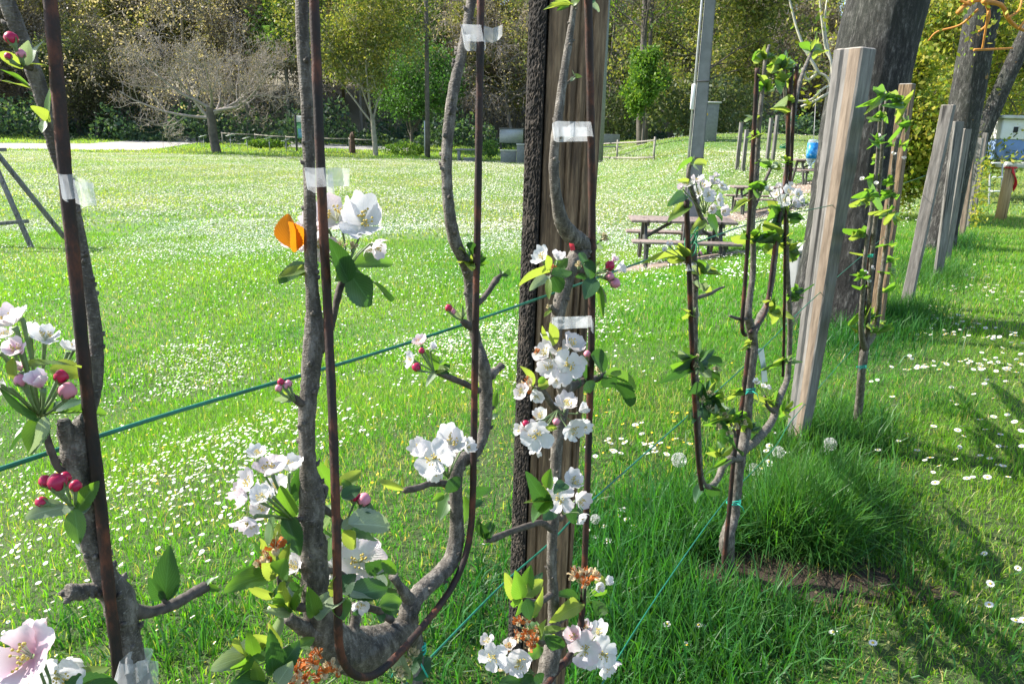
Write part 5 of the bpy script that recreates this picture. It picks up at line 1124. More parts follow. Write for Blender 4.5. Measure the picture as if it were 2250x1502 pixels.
# ================================================================== wires and posts
def wires():
    for lab, pts in (('upper green wire crossing the whole fruit row just below head height', [(-60, 1052), (0, 1030), (400, 900), (850, 768), (1200, 650), (1530, 533), (1700, 478), (1905, 430), (2050, 380)]),
                     ('middle green wire running from the bottom centre up to the squared grey post', [(880, 1512), (940, 1450), (1100, 1287), (1210, 1190), (1300, 1100), (1510, 915), (1640, 800), (1810, 635), (1960, 505)]),
                     ('lowest green wire slanting down through the long grass to the bottom edge', [(1290, 1560), (1330, 1490), (1450, 1300), (1595, 1098), (1700, 985), (1800, 850), (1990, 640)])):
        P, _ = spline([(RP(u, v, 0.025), 0) for u, v in pts], 6); o = MB().tube(P, 0.0021, 8).build('trellis_wire', MAT['green_wire']); tag(o, lab, 'wire', 'trellis wires of the fruit row')
wires()
def timber(label, base, top, w_px, d_px, mat, side_mat=None, rotz=-0.22, name='timber_post', notch=None, seed=0, tb=0.9, cap='fence_wood'):
    root = thing(name, base, label, 'post', 'timber posts of the fruit row'); s = mpp(base); ax = top-base; H = ax.length; rs = random.Random(seed)
    w_ = w_px*s/2; d_ = d_px*s/2; x = ROWN*1.0; y = ROWD*1.0                            # faces lie square to the row
    if rotz: 
        m = Matrix.Rotation(rotz, 3, 'Z'); x = m @ x; y = m @ y
    x = -x                                                                         # x: away from the meadow, to the right in the picture
    N = 36; V = []; F = []; ring = []
    nb = 12
    for k in range(nb):                                                            # a squared section with worn corners and a groove
        a = [(-1, -0.85), (-0.9, -1), (-0.45, -1.0), (-0.28, -0.86 if notch else -1.0), (0.1, -0.96), (0.55, -1.02), (0.9, -1), (1, -0.88), (1, 0.9), (0.9, 1), (-0.9, 1), (-1, 0.9)][k]; ring.append(a)
    ph = [rs.uniform(0, 6) for _ in range(6)]
    for i in range(N+1):
        t = i/N; c = base-ax.normalized()*0.25+(ax+ax.normalized()*0.25)*t; tp = tb+(1-tb)*t
        kn = 0.05*math.exp(-((t-0.76)/0.018)**2) if notch else 0
        for k, (a, b_) in enumerate(ring):
            e = 0.025*math.sin(t*11+ph[k % 6]+k)+rs.uniform(-0.018, 0.018)
            V.append(c+x*(w_*a*(tp+e+kn))+y*(d_*b_*(tp+e*0.8+kn)))
    for i in range(N):
        for k in range(nb): F.append((i*nb+k, i*nb+(k+1) % nb, (i+1)*nb+(k+1) % nb, (i+1)*nb+k))
    b = MB(); b.add(V, F); o = b.build('shaft', MAT[mat], root, False)
    if side_mat:
        o.data.materials.append(MAT[side_mat])
        for p in o.data.polygons:
            k = p.index % nb
            if k in (4, 5): p.material_index = 1
    c = top; V = [c+x*(w_*a)+y*(d_*b_) for a, b_ in ring]+[c+x*(w_*a*0.88)+y*(d_*b_*0.88)+ax.normalized()*0.006 for a, b_ in ring]
    b = MB(); b.add(V, [(k, (k+1) % nb, nb+(k+1) % nb, nb+k) for k in range(nb)]+[tuple(nb+k for k in range(nb))]); b.build('cut_end', MAT[cap], root, False)
    return root
pb = G(1750, 976); timber('squared grey timber post with tan right half, standing before the great trunk', pb, Y(1878, 110, pb.y+0.02), 62, 46, 'grey_timber', 'tan_timber', -0.45, 'timber_post', True, 3, 0.58)
def mk(label, b, t, w, d, m, sm, seed, rz=-0.22): 
    base = G(*b); timber(label, base, Y(t[0], t[1], base.y+0.02), w, d, m, sm, rz, 'timber_post', False, seed)
mk('smooth pinkish grey stake with a pale worn foot, first right of the leafy young tree', (1990, 674), (2084, 232), 24, 15, 'grey_timber', None, 4)
mk('grey timber post with square white top rising behind the leafy young tree', (1922, 742), (1994, 186), 26, 22, 'old_timber', None, 5)
mk('stake with pale left edge and dark face, second right of the leafy young tree', (2060, 612), (2106, 268), 8, 22, 'grey_timber', None, 6, -0.75)
mk('cracked pale stake with shredded bark edge, third right of the leafy young tree', (2078, 572), (2124, 284), 10, 20, 'grey_timber', None, 7, -0.6)
mk('thin reddish brown stake, fourth right of the leafy young tree', (2113, 520), (2142, 292), 12, 12, 'tan_timber', None, 8)
mk('slim light grey stake leaning right beside the reddish brown one', (2124, 500), (2154, 304), 11, 10, 'grey_timber', None, 9)
mk('most distant grey stake of the row, topped by yellow leaves', (2140, 470), (2166, 293), 9, 9, 'grey_timber', None, 10)
def old_post():
    off = 0.17; t = RP(1249, -60, off); b0 = RP(1179, 1380, off); ax = (t-b0).normalized(); k = (b0.z+0.3)/ax.z; base = b0-ax*k; k2 = (b0.z)/ax.z; g = b0-ax*k2
    root = thing('old_post', Vector((g.x, g.y, 0)), 'thick old brown post with dark barky left edge behind the central fruit tree', 'post', 'timber posts of the fruit row'); s0 = mpp(b0)
    x = Rv - ax*Rv.dot(ax); x.normalize(); y = ax.cross(x); y = -y if y.dot(Fv) < 0 else y; rs = random.Random(12); H = (t-base).length; N = 90
    def body(sec, jit, mat, name, cracks=(), N=90, sub=1, smooth=True):
        full = []
        for i, p in enumerate(sec):
            q = sec[(i+1) % len(sec)]
            for k in range(sub): full.append((p[0]+(q[0]-p[0])*k/sub, p[1]+(q[1]-p[1])*k/sub))
        V = []; F = []; nb = len(full); ph = [rs.uniform(0, 6) for _ in range(nb)]
        for i in range(N+1):
            f = i/N; c = base+ax*(H*f); sc = 0.94+0.10*f
            for q, (a, d) in enumerate(full):
                e = rs.uniform(-jit, jit)+jit*0.7*math.sin(f*17+ph[q]*0.4); g = 0
                for (a0, w_, f0, f1, dp) in cracks:
                    if d < 0: g += dp*math.exp(-((a-a0-5*math.sin(f*9+a0))/w_)**2)*max(0, min(1, (f-f0)*14, (f1-f)*14))
                V.append(c+x*((a+e*0.5)*s0*sc)+y*((d+e+g)*s0*sc))
        for i in range(N):
            for q in range(nb): F.append((i*nb+q, i*nb+(q+1) % nb, (i+1)*nb+(q+1) % nb, (i+1)*nb+q))
        F.append(tuple(N*nb+q for q in range(nb)))
        m = MB(); m.add(V, F); return m.build(name, MAT[mat], root, smooth)
    body([(-30, -26), (-12, -31), (10, -30), (34, -31), (56, -29), (68, -20), (72, 10), (62, 60), (10, 74), (-35, 60)], 0.8, 'old_timber', 'shaft', [(-14, 2.2, .30, .75, 9), (8, 1.8, .5, 1.1, 8), (26, 2.4, .2, .62, 10), (42, 1.8, .55, 1.1, 8), (55, 2.0, .3, .8, 9), (18, 1.5, .78, 1.1, 7), (-4, 1.5, .1, .4, 7)], 150, 14)
    body([(-64, 4), (-62, -9), (-56, -18), (-48, -24), (-41, -28), (-35, -30), (-31, -10), (-36, 30), (-46, 45), (-60, 30)], 1.5, 'flaky_bark', 'bark_edge', (), 520, 4, False)
    kb = base+ax*(H*0.385)-y*(30*s0)-x*(22*s0); MB().lathe(kb, [(11*s0, -0.004), (9*s0, 0.002), (5*s0, 0.004), (4*s0, 0.001), (1*s0, 0.002)], 14, -y).build('knot', MAT['carved_wood'], root)
old_post()
# ================================================================== the trained fruit trees, left to right
def tree_a():
    t = FT('leftmost fruit stem close to the camera, with fat pink buds and stubby cut side shoots', ground(RP(300, 1520).x, RP(300, 1520).y))
    g = RP(300, 1520, 0.01); 
    t.limb('trunk', [(330, 1950, 36), (305, 1560, 34), (285, 1450, 32), (272, 1380, 31), (262, 1320, 34), (228, 1260, 25), (212, 1215, 25), (196, 1170, 21), (198, 1110, 21), (180, 1060, 26), (168, 1010, 30), (168, 975, 30), (176, 940, 22), (200, 900, 12, .012), (212, 840, 13, .014), (212, 760, 14, .014), (203, 680, 14, .014), (190, 600, 13, .014), (172, 500, 12, .014), (155, 420, 12, .014), (128, 350, 13, .016), (112, 290, 15, .016), (95, 220, 16, .016), (72, 150, 17, .016), (45, 80, 17, .016), (18, 10, 17, .016), (-8, -60, 17, .016)], knob=0.10, jit=0.06)
    t.twig([(168, 1000, 22), (150, 960, 20), (142, 935, 16), (140, 922, 12)], 'apple_bark', 'stub'); t.twig([(250, 1310, 18), (212, 1296, 15), (190, 1294, 14), (170, 1300, 19), (150, 1298, 18), (146, 1298, 10)], 'apple_bark', 'stub')
    t.twig([(268, 1330, 22), (310, 1345, 15), (345, 1340, 12), (385, 1325, 13), (420, 1305, 12), (448, 1290, 13), (455, 1285, 10)]); t.twig([(200, 1215, 20), (208, 1190, 14), (210, 1182, 9)], 'apple_bark', 'stub')
    t.twig([(160, 1040, 10), (130, 1030, 8), (118, 1005, 8), (105, 970, 8), (92, 925, 9), (88, 915, 6)])
    # sprig on the right hand spur
    t.twig([(368, 1325, 6), (362, 1318, 6), (360, 1312, 3)]); t.leaf(362, 1318, 372, 1204, 56, 'leaf_dark', 0, (-0.8, 0.1, 0.3)); t.leaf(360, 1316, 326, 1276, 26, 'leaf_dark', 1); t.leaf(366, 1316, 398, 1268, 30, 'leaf_green', 3, (-.6, .6, -.3)); t.leaf(452, 1286, 482, 1296, 16, 'leaf_green'); t.leaf(450, 1284, 470, 1268, 12, 'leaf_pale')
    # top left sprig
    t.twig([(70, 150, 8), (55, 145, 6), (45, 140, 4)]); t.bud(24, 84, 14, 'bud_red', -.3, 1, -.02, (50, 142)); t.bud(18, 124, 8, 'bud_red', -.4, .8, -.02, (46, 146)); t.bud(46, 118, 10, 'bud_pink', 0, 1, -.02, (52, 142))
    t.leaf(52, 144, 60, 92, 30, 'leaf_pale', 1); t.leaf(60, 140, 122, 142, 26, 'leaf_lime', 2, (-.4, .9, 0)); t.leaf(50, 152, -4, 112, 26, 'leaf_lime', 1); t.leaf(64, 192, 8, 150, 26, 'leaf_green', 1); t.leaf(66, 194, 6, 176, 22, 'leaf_lime', 0, (-.3, .9, 0)); t.leaf(62, 140, 88, 84, 24, 'leaf_pale', 4)
    t.leaf(106, 262, 112, 182, 32, 'leaf_green', 0); t.leaf(112, 266, 78, 232, 22, 'leaf_lime', 2); t.leaf(100, 262, 92, 290, 20, 'leaf_green')
    # the big cluster on the left
    A = (88, 918)
    t.flower(28, 715, 105, -.2, .7, .5, 2, 'petal', -.04, A); t.flower(98, 748, 78, .3, .8, .4, 1, 'petal', -.02, A); t.flower(40, 772, 70, 0, .4, .7, 2, 'petal_pink', -.05, A); t.flower(-5, 775, 90, -.3, .3, .7, 1, 'petal', -.03, A); t.flower(-8, 850, 70, -.5, -.2, .6, 0, 'petal', -.03, A); t.flower(92, 852, 84, 0, .75, .5, 4, 'petal_pink', -.06, A, False); t.flower(45, 815, 50, -.1, .7, .4, 4, 'petal_pink', -.04, A, False); t.flower(178, 780, 55, .4, .7, -.1, 1, 'petal', .02, A); t.flower(150, 770, 60, .3, .8, .1, 1, 'petal', .03, A)
    t.bud(148, 857, 19, 'bud_pink', .4, .8, -.03, A); t.bud(134, 826, 15, 'bud_red', .2, 1, -.02, A); t.bud(46, 835, 14, 'bud_pink', -.2, .9, -.05, A)
    t.leaf(60, 800, 182, 790, 52, 'leaf_lime', 2, (-.35, .9, .1), -.03); t.leaf(110, 812, 188, 818, 50, 'leaf_lime', 1, (-.5, .7, .3), .0); t.leaf(40, 840, 22, 790, 36, 'leaf_lime', 1, None, -.04); t.leaf(80, 910, -10, 850, 92, 'leaf_dark', 0, (-.8, .3, -.3), -.02); t.leaf(90, 912, 235, 895, 32, 'leaf_green', 1, (-.2, .9, 0), -.01, .02); t.leaf(96, 905, 196, 868, 40, 'leaf_dark', 2, (-.6, .6, .2)); t.leaf(90, 915, 14, 985, 50, 'leaf_dark', 1, (-.8, .1, -.4)); t.leaf(92, 918, 72, 994, 56, 'leaf_green', 3, (-.8, .3, .2), -.03); t.leaf(100, 915, 74, 1000, 36, 'leaf_pale', 4, (-.5, .1, .8), -.045)
    # the red buds lower down
    B = (165, 1118); t.bud(125, 1058, 20, 'bud_red', -.2, .9, -.04, B); t.bud(100, 1056, 14, 'bud_red', -.4, .9, -.03, B); t.bud(143, 1048, 13, 'bud_red', .2, .9, -.02, B); t.bud(166, 1066, 13, 'bud_red', .2, 1, -.035, B); t.bud(90, 1102, 12, 'bud_red', -.9, .4, -.03, B)
    t.leaf(160, 1112, 62, 1118, 46, 'leaf_pale', 2, (-.5, .8, 0), -.03); t.leaf(168, 1122, 212, 1058, 40, 'leaf_green', 1, None, -.02); t.leaf(164, 1118, 172, 1194, 44, 'leaf_green', 0, (-.9, .1, .1), -.04); t.leaf(170, 1118, 200, 1110, 26, 'leaf_dark', 3); t.leaf(172, 1176, 178, 1210, 14, 'leaf_pale', 3, None, -.045)
    t.twig([(185, 1150, 10), (168, 1130, 7), (164, 1116, 6)])
    # the big blossom at the bottom edge
    Bq = (120, 1560); t.flower(72, 1440, 165, -.1, .35, .85, 1, 'petal_pink', -.05, Bq); t.flower(-5, 1500, 120, -.4, .2, .7, 2, 'petal', -.03, Bq); t.flower(70, 1402, 90, .1, .9, .0, 4, 'petal_pink', .0, Bq); t.flower(125, 1480, 110, .5, -.1, .6, 0, 'petal', -.02, Bq); t.spent(60, 1398, 40, 0, 0, 1, -.04, Bq); t.twig([(250, 1500, 14), (190, 1530, 10), (120, 1560, 8)])
    t.leaf(130, 1510, 246, 1452, 54, 'leaf_lime', 2, (-.5, .8, .2), -.02); t.leaf(120, 1530, 262, 1500, 70, 'leaf_dark', 1, (-.7, .5, 0), -.03)
    rod('leftmost rusty rod, thickest and nearest the camera', [(104, -60), (110, 0), (128, 200), (145, 400), (165, 600), (185, 800), (202, 950), (216, 1060), (238, 1280), (254, 1420), (262, 1502), (290, 1700), (310, 1950)], 13.5, -.014)
    tape('clear tape round the leftmost rod near the picture top left', (128, 410, 166, 411, 54), -.022)
    tape('orange tinted tape at the bottom of the leftmost rod', (248, 1482, 302, 1480, 50), -.026, [(300, 1452, 1512, -.0), (322, 1448, 1510, -.01), (348, 1452, 1505, -.004)])
    return t
finish(tree_a())
def tree_b():
    b0 = RP(905, 1520, .02); t = FT('big U shaped fruit tree with two upright arms and orange faded blossoms at its fork', ground(b0.x, b0.y)); d = .02
    t.limb('trunk', [(915, 2600, 30, .03), (912, 1900, 26, .03), (908, 1600, 25, .03), (906, 1500, 24, .03), (905, 1430, 26, .03), (900, 1390, 26, .02), (870, 1400, 34), (825, 1420, 46), (775, 1430, 50), (735, 1415, 46), (708, 1370, 35), (694, 1310, 31), (692, 1250, 29), (688, 1200, 30), (680, 1165, 29), (686, 1110, 29), (684, 1070, 26), (677, 1030, 19), (674, 960, 18), (675, 900, 19), (682, 840, 20), (686, 780, 22), (692, 730, 23), (690, 690, 18), (686, 640, 15), (683, 560, 14), (681, 480, 14), (680, 400, 13), (677, 300, 13), (674, 220, 13.5), (667, 120, 14.5), (664, 40, 14), (662, -60, 14)], knob=0.12, jit=0.055)
    t.limb('right_arm', [(860, 1400, 36), (893, 1372, 25), (900, 1335, 22), (925, 1298, 20), (965, 1262, 19), (992, 1228, 19), (1003, 1180, 17), (1003, 1120, 15), (1001, 1060, 15), (1006, 1018, 18), (1030, 1003, 15), (1050, 985, 12), (1064, 945, 13), (1068, 890, 14), (1066, 830, 15), (1060, 795, 14), (1048, 755, 12, .014), (1038, 705, 11, .014), (1032, 650, 11, .012), (1030, 610, 12, .012), (1018, 570, 13), (1000, 530, 14), (988, 470, 13), (982, 400, 12), (982, 330, 12), (988, 260, 12.5), (998, 190, 12), (1012, 130, 12), (1026, 60, 11), (1036, 0, 11), (1044, -50, 11)], knob=0.12, jit=0.055)
    tw = t.twig
    tw([(700, 1080, 24), (712, 1072, 12), (716, 1068, 8)], 'apple_bark', 'stub'); tw([(700, 1390, 26), (670, 1380, 17), (640, 1362, 14), (632, 1356, 12)], 'apple_bark', 'stub'); tw([(700, 1365, 18), (684, 1372, 12), (680, 1374, 8)], 'apple_bark', 'stub'); tw([(905, 1325, 16), (885, 1295, 11), (870, 1275, 9), (864, 1264, 11)], 'apple_bark', 'stub'); tw([(770, 1400, 16), (780, 1370, 12), (782, 1345, 11), (776, 1328, 8)], 'apple_bark', 'stub'); tw([(1075, 825, 14), (1092, 812, 8), (1102, 803, 9)], 'apple_bark', 'stub')
    tw([(686, 880, 14), (662, 885, 9), (650, 876, 9), (640, 868, 6)]); tw([(700, 770, 12), (722, 735, 8), (733, 700, 7), (740, 660, 8), (748, 630, 8), (760, 606, 9), (765, 598, 5)]); tw([(1036, 720, 8), (1025, 712, 9), (1015, 704, 6)]); tw([(1044, 672, 6), (1062, 655, 6), (1080, 630, 6), (1090, 615, 7), (1100, 604, 4)]); tw([(1052, 858, 7), (1020, 842, 7), (990, 830, 7), (968, 822, 6), (955, 818, 4)]); tw([(1004, 1075, 10), (975, 1062, 8), (945, 1062, 7), (915, 1072, 8), (888, 1076, 7)])
    tw([(680, 1130, 10), (660, 1140, 7), (640, 1140, 5)]); tw([(700, 1110, 10), (730, 1130, 7), (755, 1150, 6)]); tw([(690, 1250, 10), (740, 1255, 6), (760, 1265, 5)]); tw([(690, 1330, 12), (650, 1330, 9), (618, 1290, 6), (612, 1262, 5)]); tw([(710, 1400, 10), (650, 1420, 8), (612, 1430, 6)]); tw([(860, 1360, 9), (830, 1340, 8), (800, 1330, 9), (790, 1300, 6)])
    # bud cone on the left spur
    for u, v, m in ((617, 838, 'bud_red'), (626, 846, 'bud_pink'), (634, 842, 'bud_pink'), (612, 852, 'bud_pink')): t.bud(u, v, 8, m, -.3, 1, -.01, (648, 880))
    t.tuft(646, 878, 6, 34, 12, ('leaf_pale', 'leaf_pale', 'leaf_lime'), -190, -100)
    # blossom A, the big flowers beside the tape, with the orange leaf
    A = (760, 598); t.flower(742, 488, 132, -.30, .55, .65, 1, 'petal', .012, A); t.flower(702, 520, 110, -.5, .4, .6, 1, 'petal', .022, A); t.flower(796, 494, 128, .25, .45, .8, 1, 'petal', -.03, A); t.flower(662, 530, 90, -.6, .3, .5, 2, 'petal_pink', .03, A); t.flower(820, 540, 70, .6, -.3, .3, 2, 'petal', -.01, A); t.flower(705, 545, 80, -.2, .2, .7, 0, 'petal', .02, A)
    t.leaf(640, 545, 632, 474, 74, 'leaf_orange', 0, (-.9, .1, -.2), .02); t.leaf(658, 545, 640, 492, 56, 'leaf_orange', 1, (-.7, .1, .5), .01)
    for u, v in ((750, 545), (775, 548), (735, 550)): t.spent(u, v, 34, 2, 0, 1, -.02, A)
    t.leaf(766, 618, 722, 528, 48, 'leaf_dark', 3, (-.8, .2, .3), -.035); t.leaf(762, 616, 742, 548, 40, 'leaf_green', 1, (-.8, .2, .2), -.03); t.leaf(768, 600, 826, 684, 64, 'leaf_dark', 4, (-.8, .4, -.2), -.03); t.leaf(772, 592, 880, 646, 58, 'leaf_dark', 2, (-.6, .7, .1), -.01); t.leaf(772, 586, 866, 570, 44, 'leaf_green', 1, (-.6, .7, 0), .0); t.leaf(766, 604, 806, 622, 34, 'leaf_lime', 0, None, .01); t.leaf(700, 580, 608, 598, 42, 'leaf_dark', 2, (-.3, .9, -.2), .02); t.leaf(700, 584, 616, 606, 34, 'leaf_lime', 0, (-.7, .4, -.2), .015); t.leaf(690, 590, 650, 600, 30, 'leaf_lime', 0, None, .02); t.leaf(762, 600, 738, 616, 26, 'leaf_green', 0); t.leaf(768, 606, 770, 640, 20, 'leaf_lime', 0)
    # rosette, bud and tip on the right arm
    t.tuft(1040, 572, 9, 40, 20, ('leaf_green', 'leaf_lime', 'leaf_dark'), -170, 20); t.tuft(1040, 572, 3, 24, 14, ('leaf_lime',), 120, 180); t.tuft(1100, 606, 5, 26, 9, ('leaf_dark', 'leaf_pale'), -120, 40); t.bud(985, 676, 8, 'bud_red', -.3, 1, -.01, (1015, 704)); t.bud(994, 684, 7, 'bud_pink', -.2, 1, -.01, (1015, 704)); t.tuft(1014, 704, 5, 32, 10, ('leaf_pale', 'leaf_lime'), -150, -60)
    Bc = (955, 818); t.flower(926, 757, 52, -.2, .8, .4, 2, 'petal_pink', -.01, Bc); t.flower(948, 768, 34, .5, .7, .3, 4, 'petal', -.01, Bc, False); t.flower(908, 792, 46, -.7, .3, .5, 1, 'petal', -.02, Bc); t.bud(914, 806, 10, 'bud_red', -.6, .5, -.03, Bc); t.bud(926, 770, 7, 'bud_red', -.2, 1, -.02, Bc); t.tuft(956, 816, 8, 44, 24, ('leaf_green', 'leaf_lime', 'leaf_dark'), -120, 40); t.leaf(955, 818, 938, 846, 16, 'leaf_pale', 1)
    # blossom C at the bend
    Cc = (985, 1050); t.flower(957, 1006, 96, -.2, .15, .9, 0, 'petal', -.045, Cc); t.flower(988, 975, 88, .25, .55, .7, 1, 'petal', -.03, Cc); t.flower(932, 985, 66, -.6, .4, .5, 1, 'petal', -.02, Cc); t.flower(1020, 985, 60, .6, .4, .4, 2, 'petal', -.02, Cc); t.flower(955, 1030, 60, -.1, -.5, .6, 2, 'petal', -.03, Cc)
    t.leaf(985, 1054, 1006, 1078, 44, 'leaf_dark', 1, None, -.02); t.leaf(888, 1076, 828, 1056, 16, 'leaf_lime', 1); t.leaf(888, 1072, 885, 1036, 12, 'leaf_lime', 0); t.leaf(988, 1085, 966, 1140, 34, 'leaf_green', 0, (-.8, .2, -.3), .02); t.leaf(1022, 1075, 1086, 1086, 22, 'leaf_dark', 2); t.leaf(1020, 1090, 1022, 1148, 28, 'leaf_green', 0, None, .02); t.leaf(1025, 1040, 1060, 1030, 18, 'leaf_lime', 2); t.leaf(1030, 1110, 1062, 1100, 20, 'leaf_dark', 0); t.leaf(975, 1086, 950, 1100, 18, 'leaf_green', 0); t.leaf(1078, 900, 1092, 862, 20, 'leaf_green', 0, None, .01); t.leaf(1078, 918, 1096, 908, 14, 'leaf_dark', 2)
    t.leaf(1060, 1180, 1052, 1140, 26, 'leaf_dark', 0); t.leaf(1062, 1182, 1076, 1146, 22, 'leaf_dark', 1)
    # cluster D left of the trunk
    Dd = (642, 1140); t.flower(598, 1040, 100, -.1, .85, .45, 1, 'petal', -.02, Dd); t.flower(552, 1068, 78, -.5, .6, .5, 1, 'petal', -.02, Dd); t.flower(636, 1035, 84, .2, .9, .2, 2, 'petal', .0, Dd); t.flower(545, 1095, 70, -.7, .2, .5, 2, 'petal', -.03, Dd); t.flower(556, 1140, 76, -.3, -.5, .7, 2, 'petal', -.04, Dd); t.flower(580, 1090, 66, -.2, .3, .8, 1, 'petal', -.05, Dd)
    t.leaf(632, 1110, 674, 1000, 40, 'leaf_dark', 1, (-.6, .2, .6), .02); t.leaf(625, 1125, 656, 1212, 44, 'leaf_dark', 3, (-.8, .1, .4), -.01); t.leaf(640, 1135, 615, 1075, 46, 'leaf_green', 1, None, -.02); t.leaf(602, 1130, 588, 1200, 34, 'leaf_green', 0, (-.6, .1, -.6), -.02); t.leaf(640, 1150, 600, 1180, 36, 'leaf_lime', 2, (-.4, .8, 0), .0); t.leaf(646, 1160, 620, 1130, 30, 'leaf_dark', 0); t.leaf(640, 1150, 590, 1130, 30, 'leaf_pale', 2)
    # cluster E right of the trunk
    E = (752, 1160); t.bud(800, 1096, 15, 'bud_pink', .4, .8, -.03, E); t.bud(777, 1088, 13, 'bud_red', 0, 1, -.02, E); t.flower(740, 1090, 50, -.1, .9, .2, 4, 'petal_pink', .02, E, False); t.flower(720, 1065, 46, -.2, .9, .0, 2, 'petal_pink', .03, E, False)
    t.leaf(738, 1085, 692, 1012, 38, 'leaf_green', 1, (-.7, .3, .2), .02); t.leaf(725, 1070, 722, 1005, 24, 'leaf_lime', 3, None, .03); t.leaf(745, 1075, 792, 1032, 34, 'leaf_lime', 1, (-.5, .6, .1), .02); t.leaf(750, 1060, 796, 1072, 36, 'leaf_green', 2, (-.4, .8, .2), .01); t.leaf(752, 1095, 792, 1068, 34, 'leaf_dark', 1, (-.6, .7, 0), -.02); t.leaf(765, 1150, 862, 1150, 62, 'leaf_pale', 1, (-.5, .8, .1), -.04); t.leaf(790, 1108, 832, 1120, 30, 'leaf_dark', 2, None, -.03); t.leaf(762, 1165, 846, 1178, 44, 'leaf_dark', 2, (-.6, .6, .1), -.01); t.leaf(755, 1165, 790, 1210, 36, 'leaf_lime', 4, None, -.02); t.leaf(752, 1160, 790, 1135, 26, 'leaf_pale', 1, None, -.03); t.leaf(730, 1130, 704, 1165, 36, 'leaf_lime', 0, None, .02); t.leaf(728, 1180, 722, 1230, 34, 'leaf_green', 0, None, .02); t.leaf(712, 1130, 730, 1110, 30, 'leaf_green', 2, None, .02); t.leaf(755, 1175, 775, 1195, 30, 'leaf_dark', 1)
    # cluster F: the wide open blossom above the fork
    Ff = (775, 1300); t.flower(790, 1232, 126, .25, .4, .85, 0, 'petal', .005, Ff); t.flower(652, 1248, 74, -.4, .5, .6, 2, 'petal', .01, (690, 1290)); t.flower(735, 1255, 60, -.3, .4, .6, 2, 'petal', .01, Ff); t.flower(790, 1320, 56, .3, -.4, .6, 2, 'petal', -.02, Ff); t.flower(765, 1390, 50, .1, -.5, .6, 2, 'petal_pink', .01, Ff)
    t.leaf(745, 1300, 780, 1262, 46, 'leaf_dark', 0, (-.8, .4, -.2), -.05); t.leaf(765, 1308, 856, 1288, 52, 'leaf_dark', 1, (-.6, .75, .1), -.05); t.leaf(768, 1306, 832, 1306, 34, 'leaf_pale', 2, (-.4, .9, .1), -.055); t.leaf(748, 1312, 706, 1352, 50, 'leaf_pale', 1, (-.7, .6, -.2), -.06); t.leaf(748, 1312, 754, 1358, 44, 'leaf_green', 3, (-.8, .5, .2), -.062); t.leaf(746, 1318, 732, 1272, 30, 'leaf_lime', 1, None, -.055); t.leaf(805, 1235, 860, 1262, 40, 'leaf_dark', 2, None, -.02); t.leaf(815, 1215, 858, 1222, 30, 'leaf_green', 2); t.leaf(838, 1232, 872, 1262, 26, 'leaf_green', 1, None, -.03); t.leaf(835, 1330, 885, 1318, 40, 'leaf_green', 1, (-.5, .8, .1), -.02); t.leaf(838, 1332, 884, 1338, 34, 'leaf_dark', 2, None, -.02); t.leaf(836, 1342, 838, 1366, 22, 'leaf_dark', 0); t.leaf(790, 1330, 776, 1348, 24, 'leaf_dark', 0)
    # cluster G: faded orange blossom and lime leaves on the left
    Gq = (612, 1262); t.spent(605, 1208, 62, 0, -.1, 1, -.03, Gq); t.spent(590, 1225, 46, 1, -.3, .8, -.02, Gq); t.spent(622, 1192, 40, 1, .1, 1, -.01, Gq); t.spent(575, 1242, 42, 1, -.5, .6, -.02, Gq); t.flower(600, 1188, 46, 0, 1, .2, 4, 'petal', .0, Gq, False); t.flower(640, 1190, 40, .2, .9, .2, 2, 'petal', .01, Gq)
    t.leaf(605, 1262, 500, 1272, 44, 'leaf_green', 2, (-.4, .85, -.1), -.02); t.leaf(600, 1256, 510, 1252, 34, 'leaf_dark', 1, (-.5, .7, -.2), .0); t.leaf(612, 1262, 578, 1240, 42, 'leaf_lime', 0, None, -.03); t.leaf(616, 1264, 622, 1230, 52, 'leaf_green', 1, (-.8, .4, -.2), -.05); t.leaf(612, 1266, 655, 1272, 30, 'leaf_lime', 2, (-.3, .9, 0), -.04); t.leaf(605, 1250, 575, 1190, 28, 'leaf_lime', 1, None, .0); t.leaf(622, 1250, 640, 1195, 30, 'leaf_lime', 3, None, -.03); t.leaf(600, 1240, 555, 1190, 28, 'leaf_dark', 0, None, .02)
    # fan of young leaves left of the fork
    t.tuft(640, 1340, 9, 66, 24, ('leaf_pale', 'leaf_green', 'leaf_lime'), -190, -60, -.03); t.leaf(690, 1352, 674, 1288, 38, 'leaf_green', 3, (-.7, .3, .4), -.05); t.leaf(692, 1352, 718, 1300, 26, 'leaf_pale', 1, None, -.05); t.leaf(690, 1354, 720, 1336, 30, 'leaf_pale', 2, None, -.05); t.leaf(660, 1290, 620, 1310, 40, 'leaf_dark', 0, None, .01)
    # cluster H: orange spent blossoms and big leaves at the bottom
    H = (640, 1440); 
    for u, v, s_, k in ((690, 1460, 60, 0), (655, 1478, 62, 0), (712, 1482, 56, 0), (672, 1498, 60, 0), (640, 1500, 52, 1), (728, 1468, 46, 1), (700, 1440, 40, 0), (742, 1480, 40, 1)): t.spent(u, v, s_, k, RNG.uniform(-.5, .5), .7, -.04, (690, 1520))
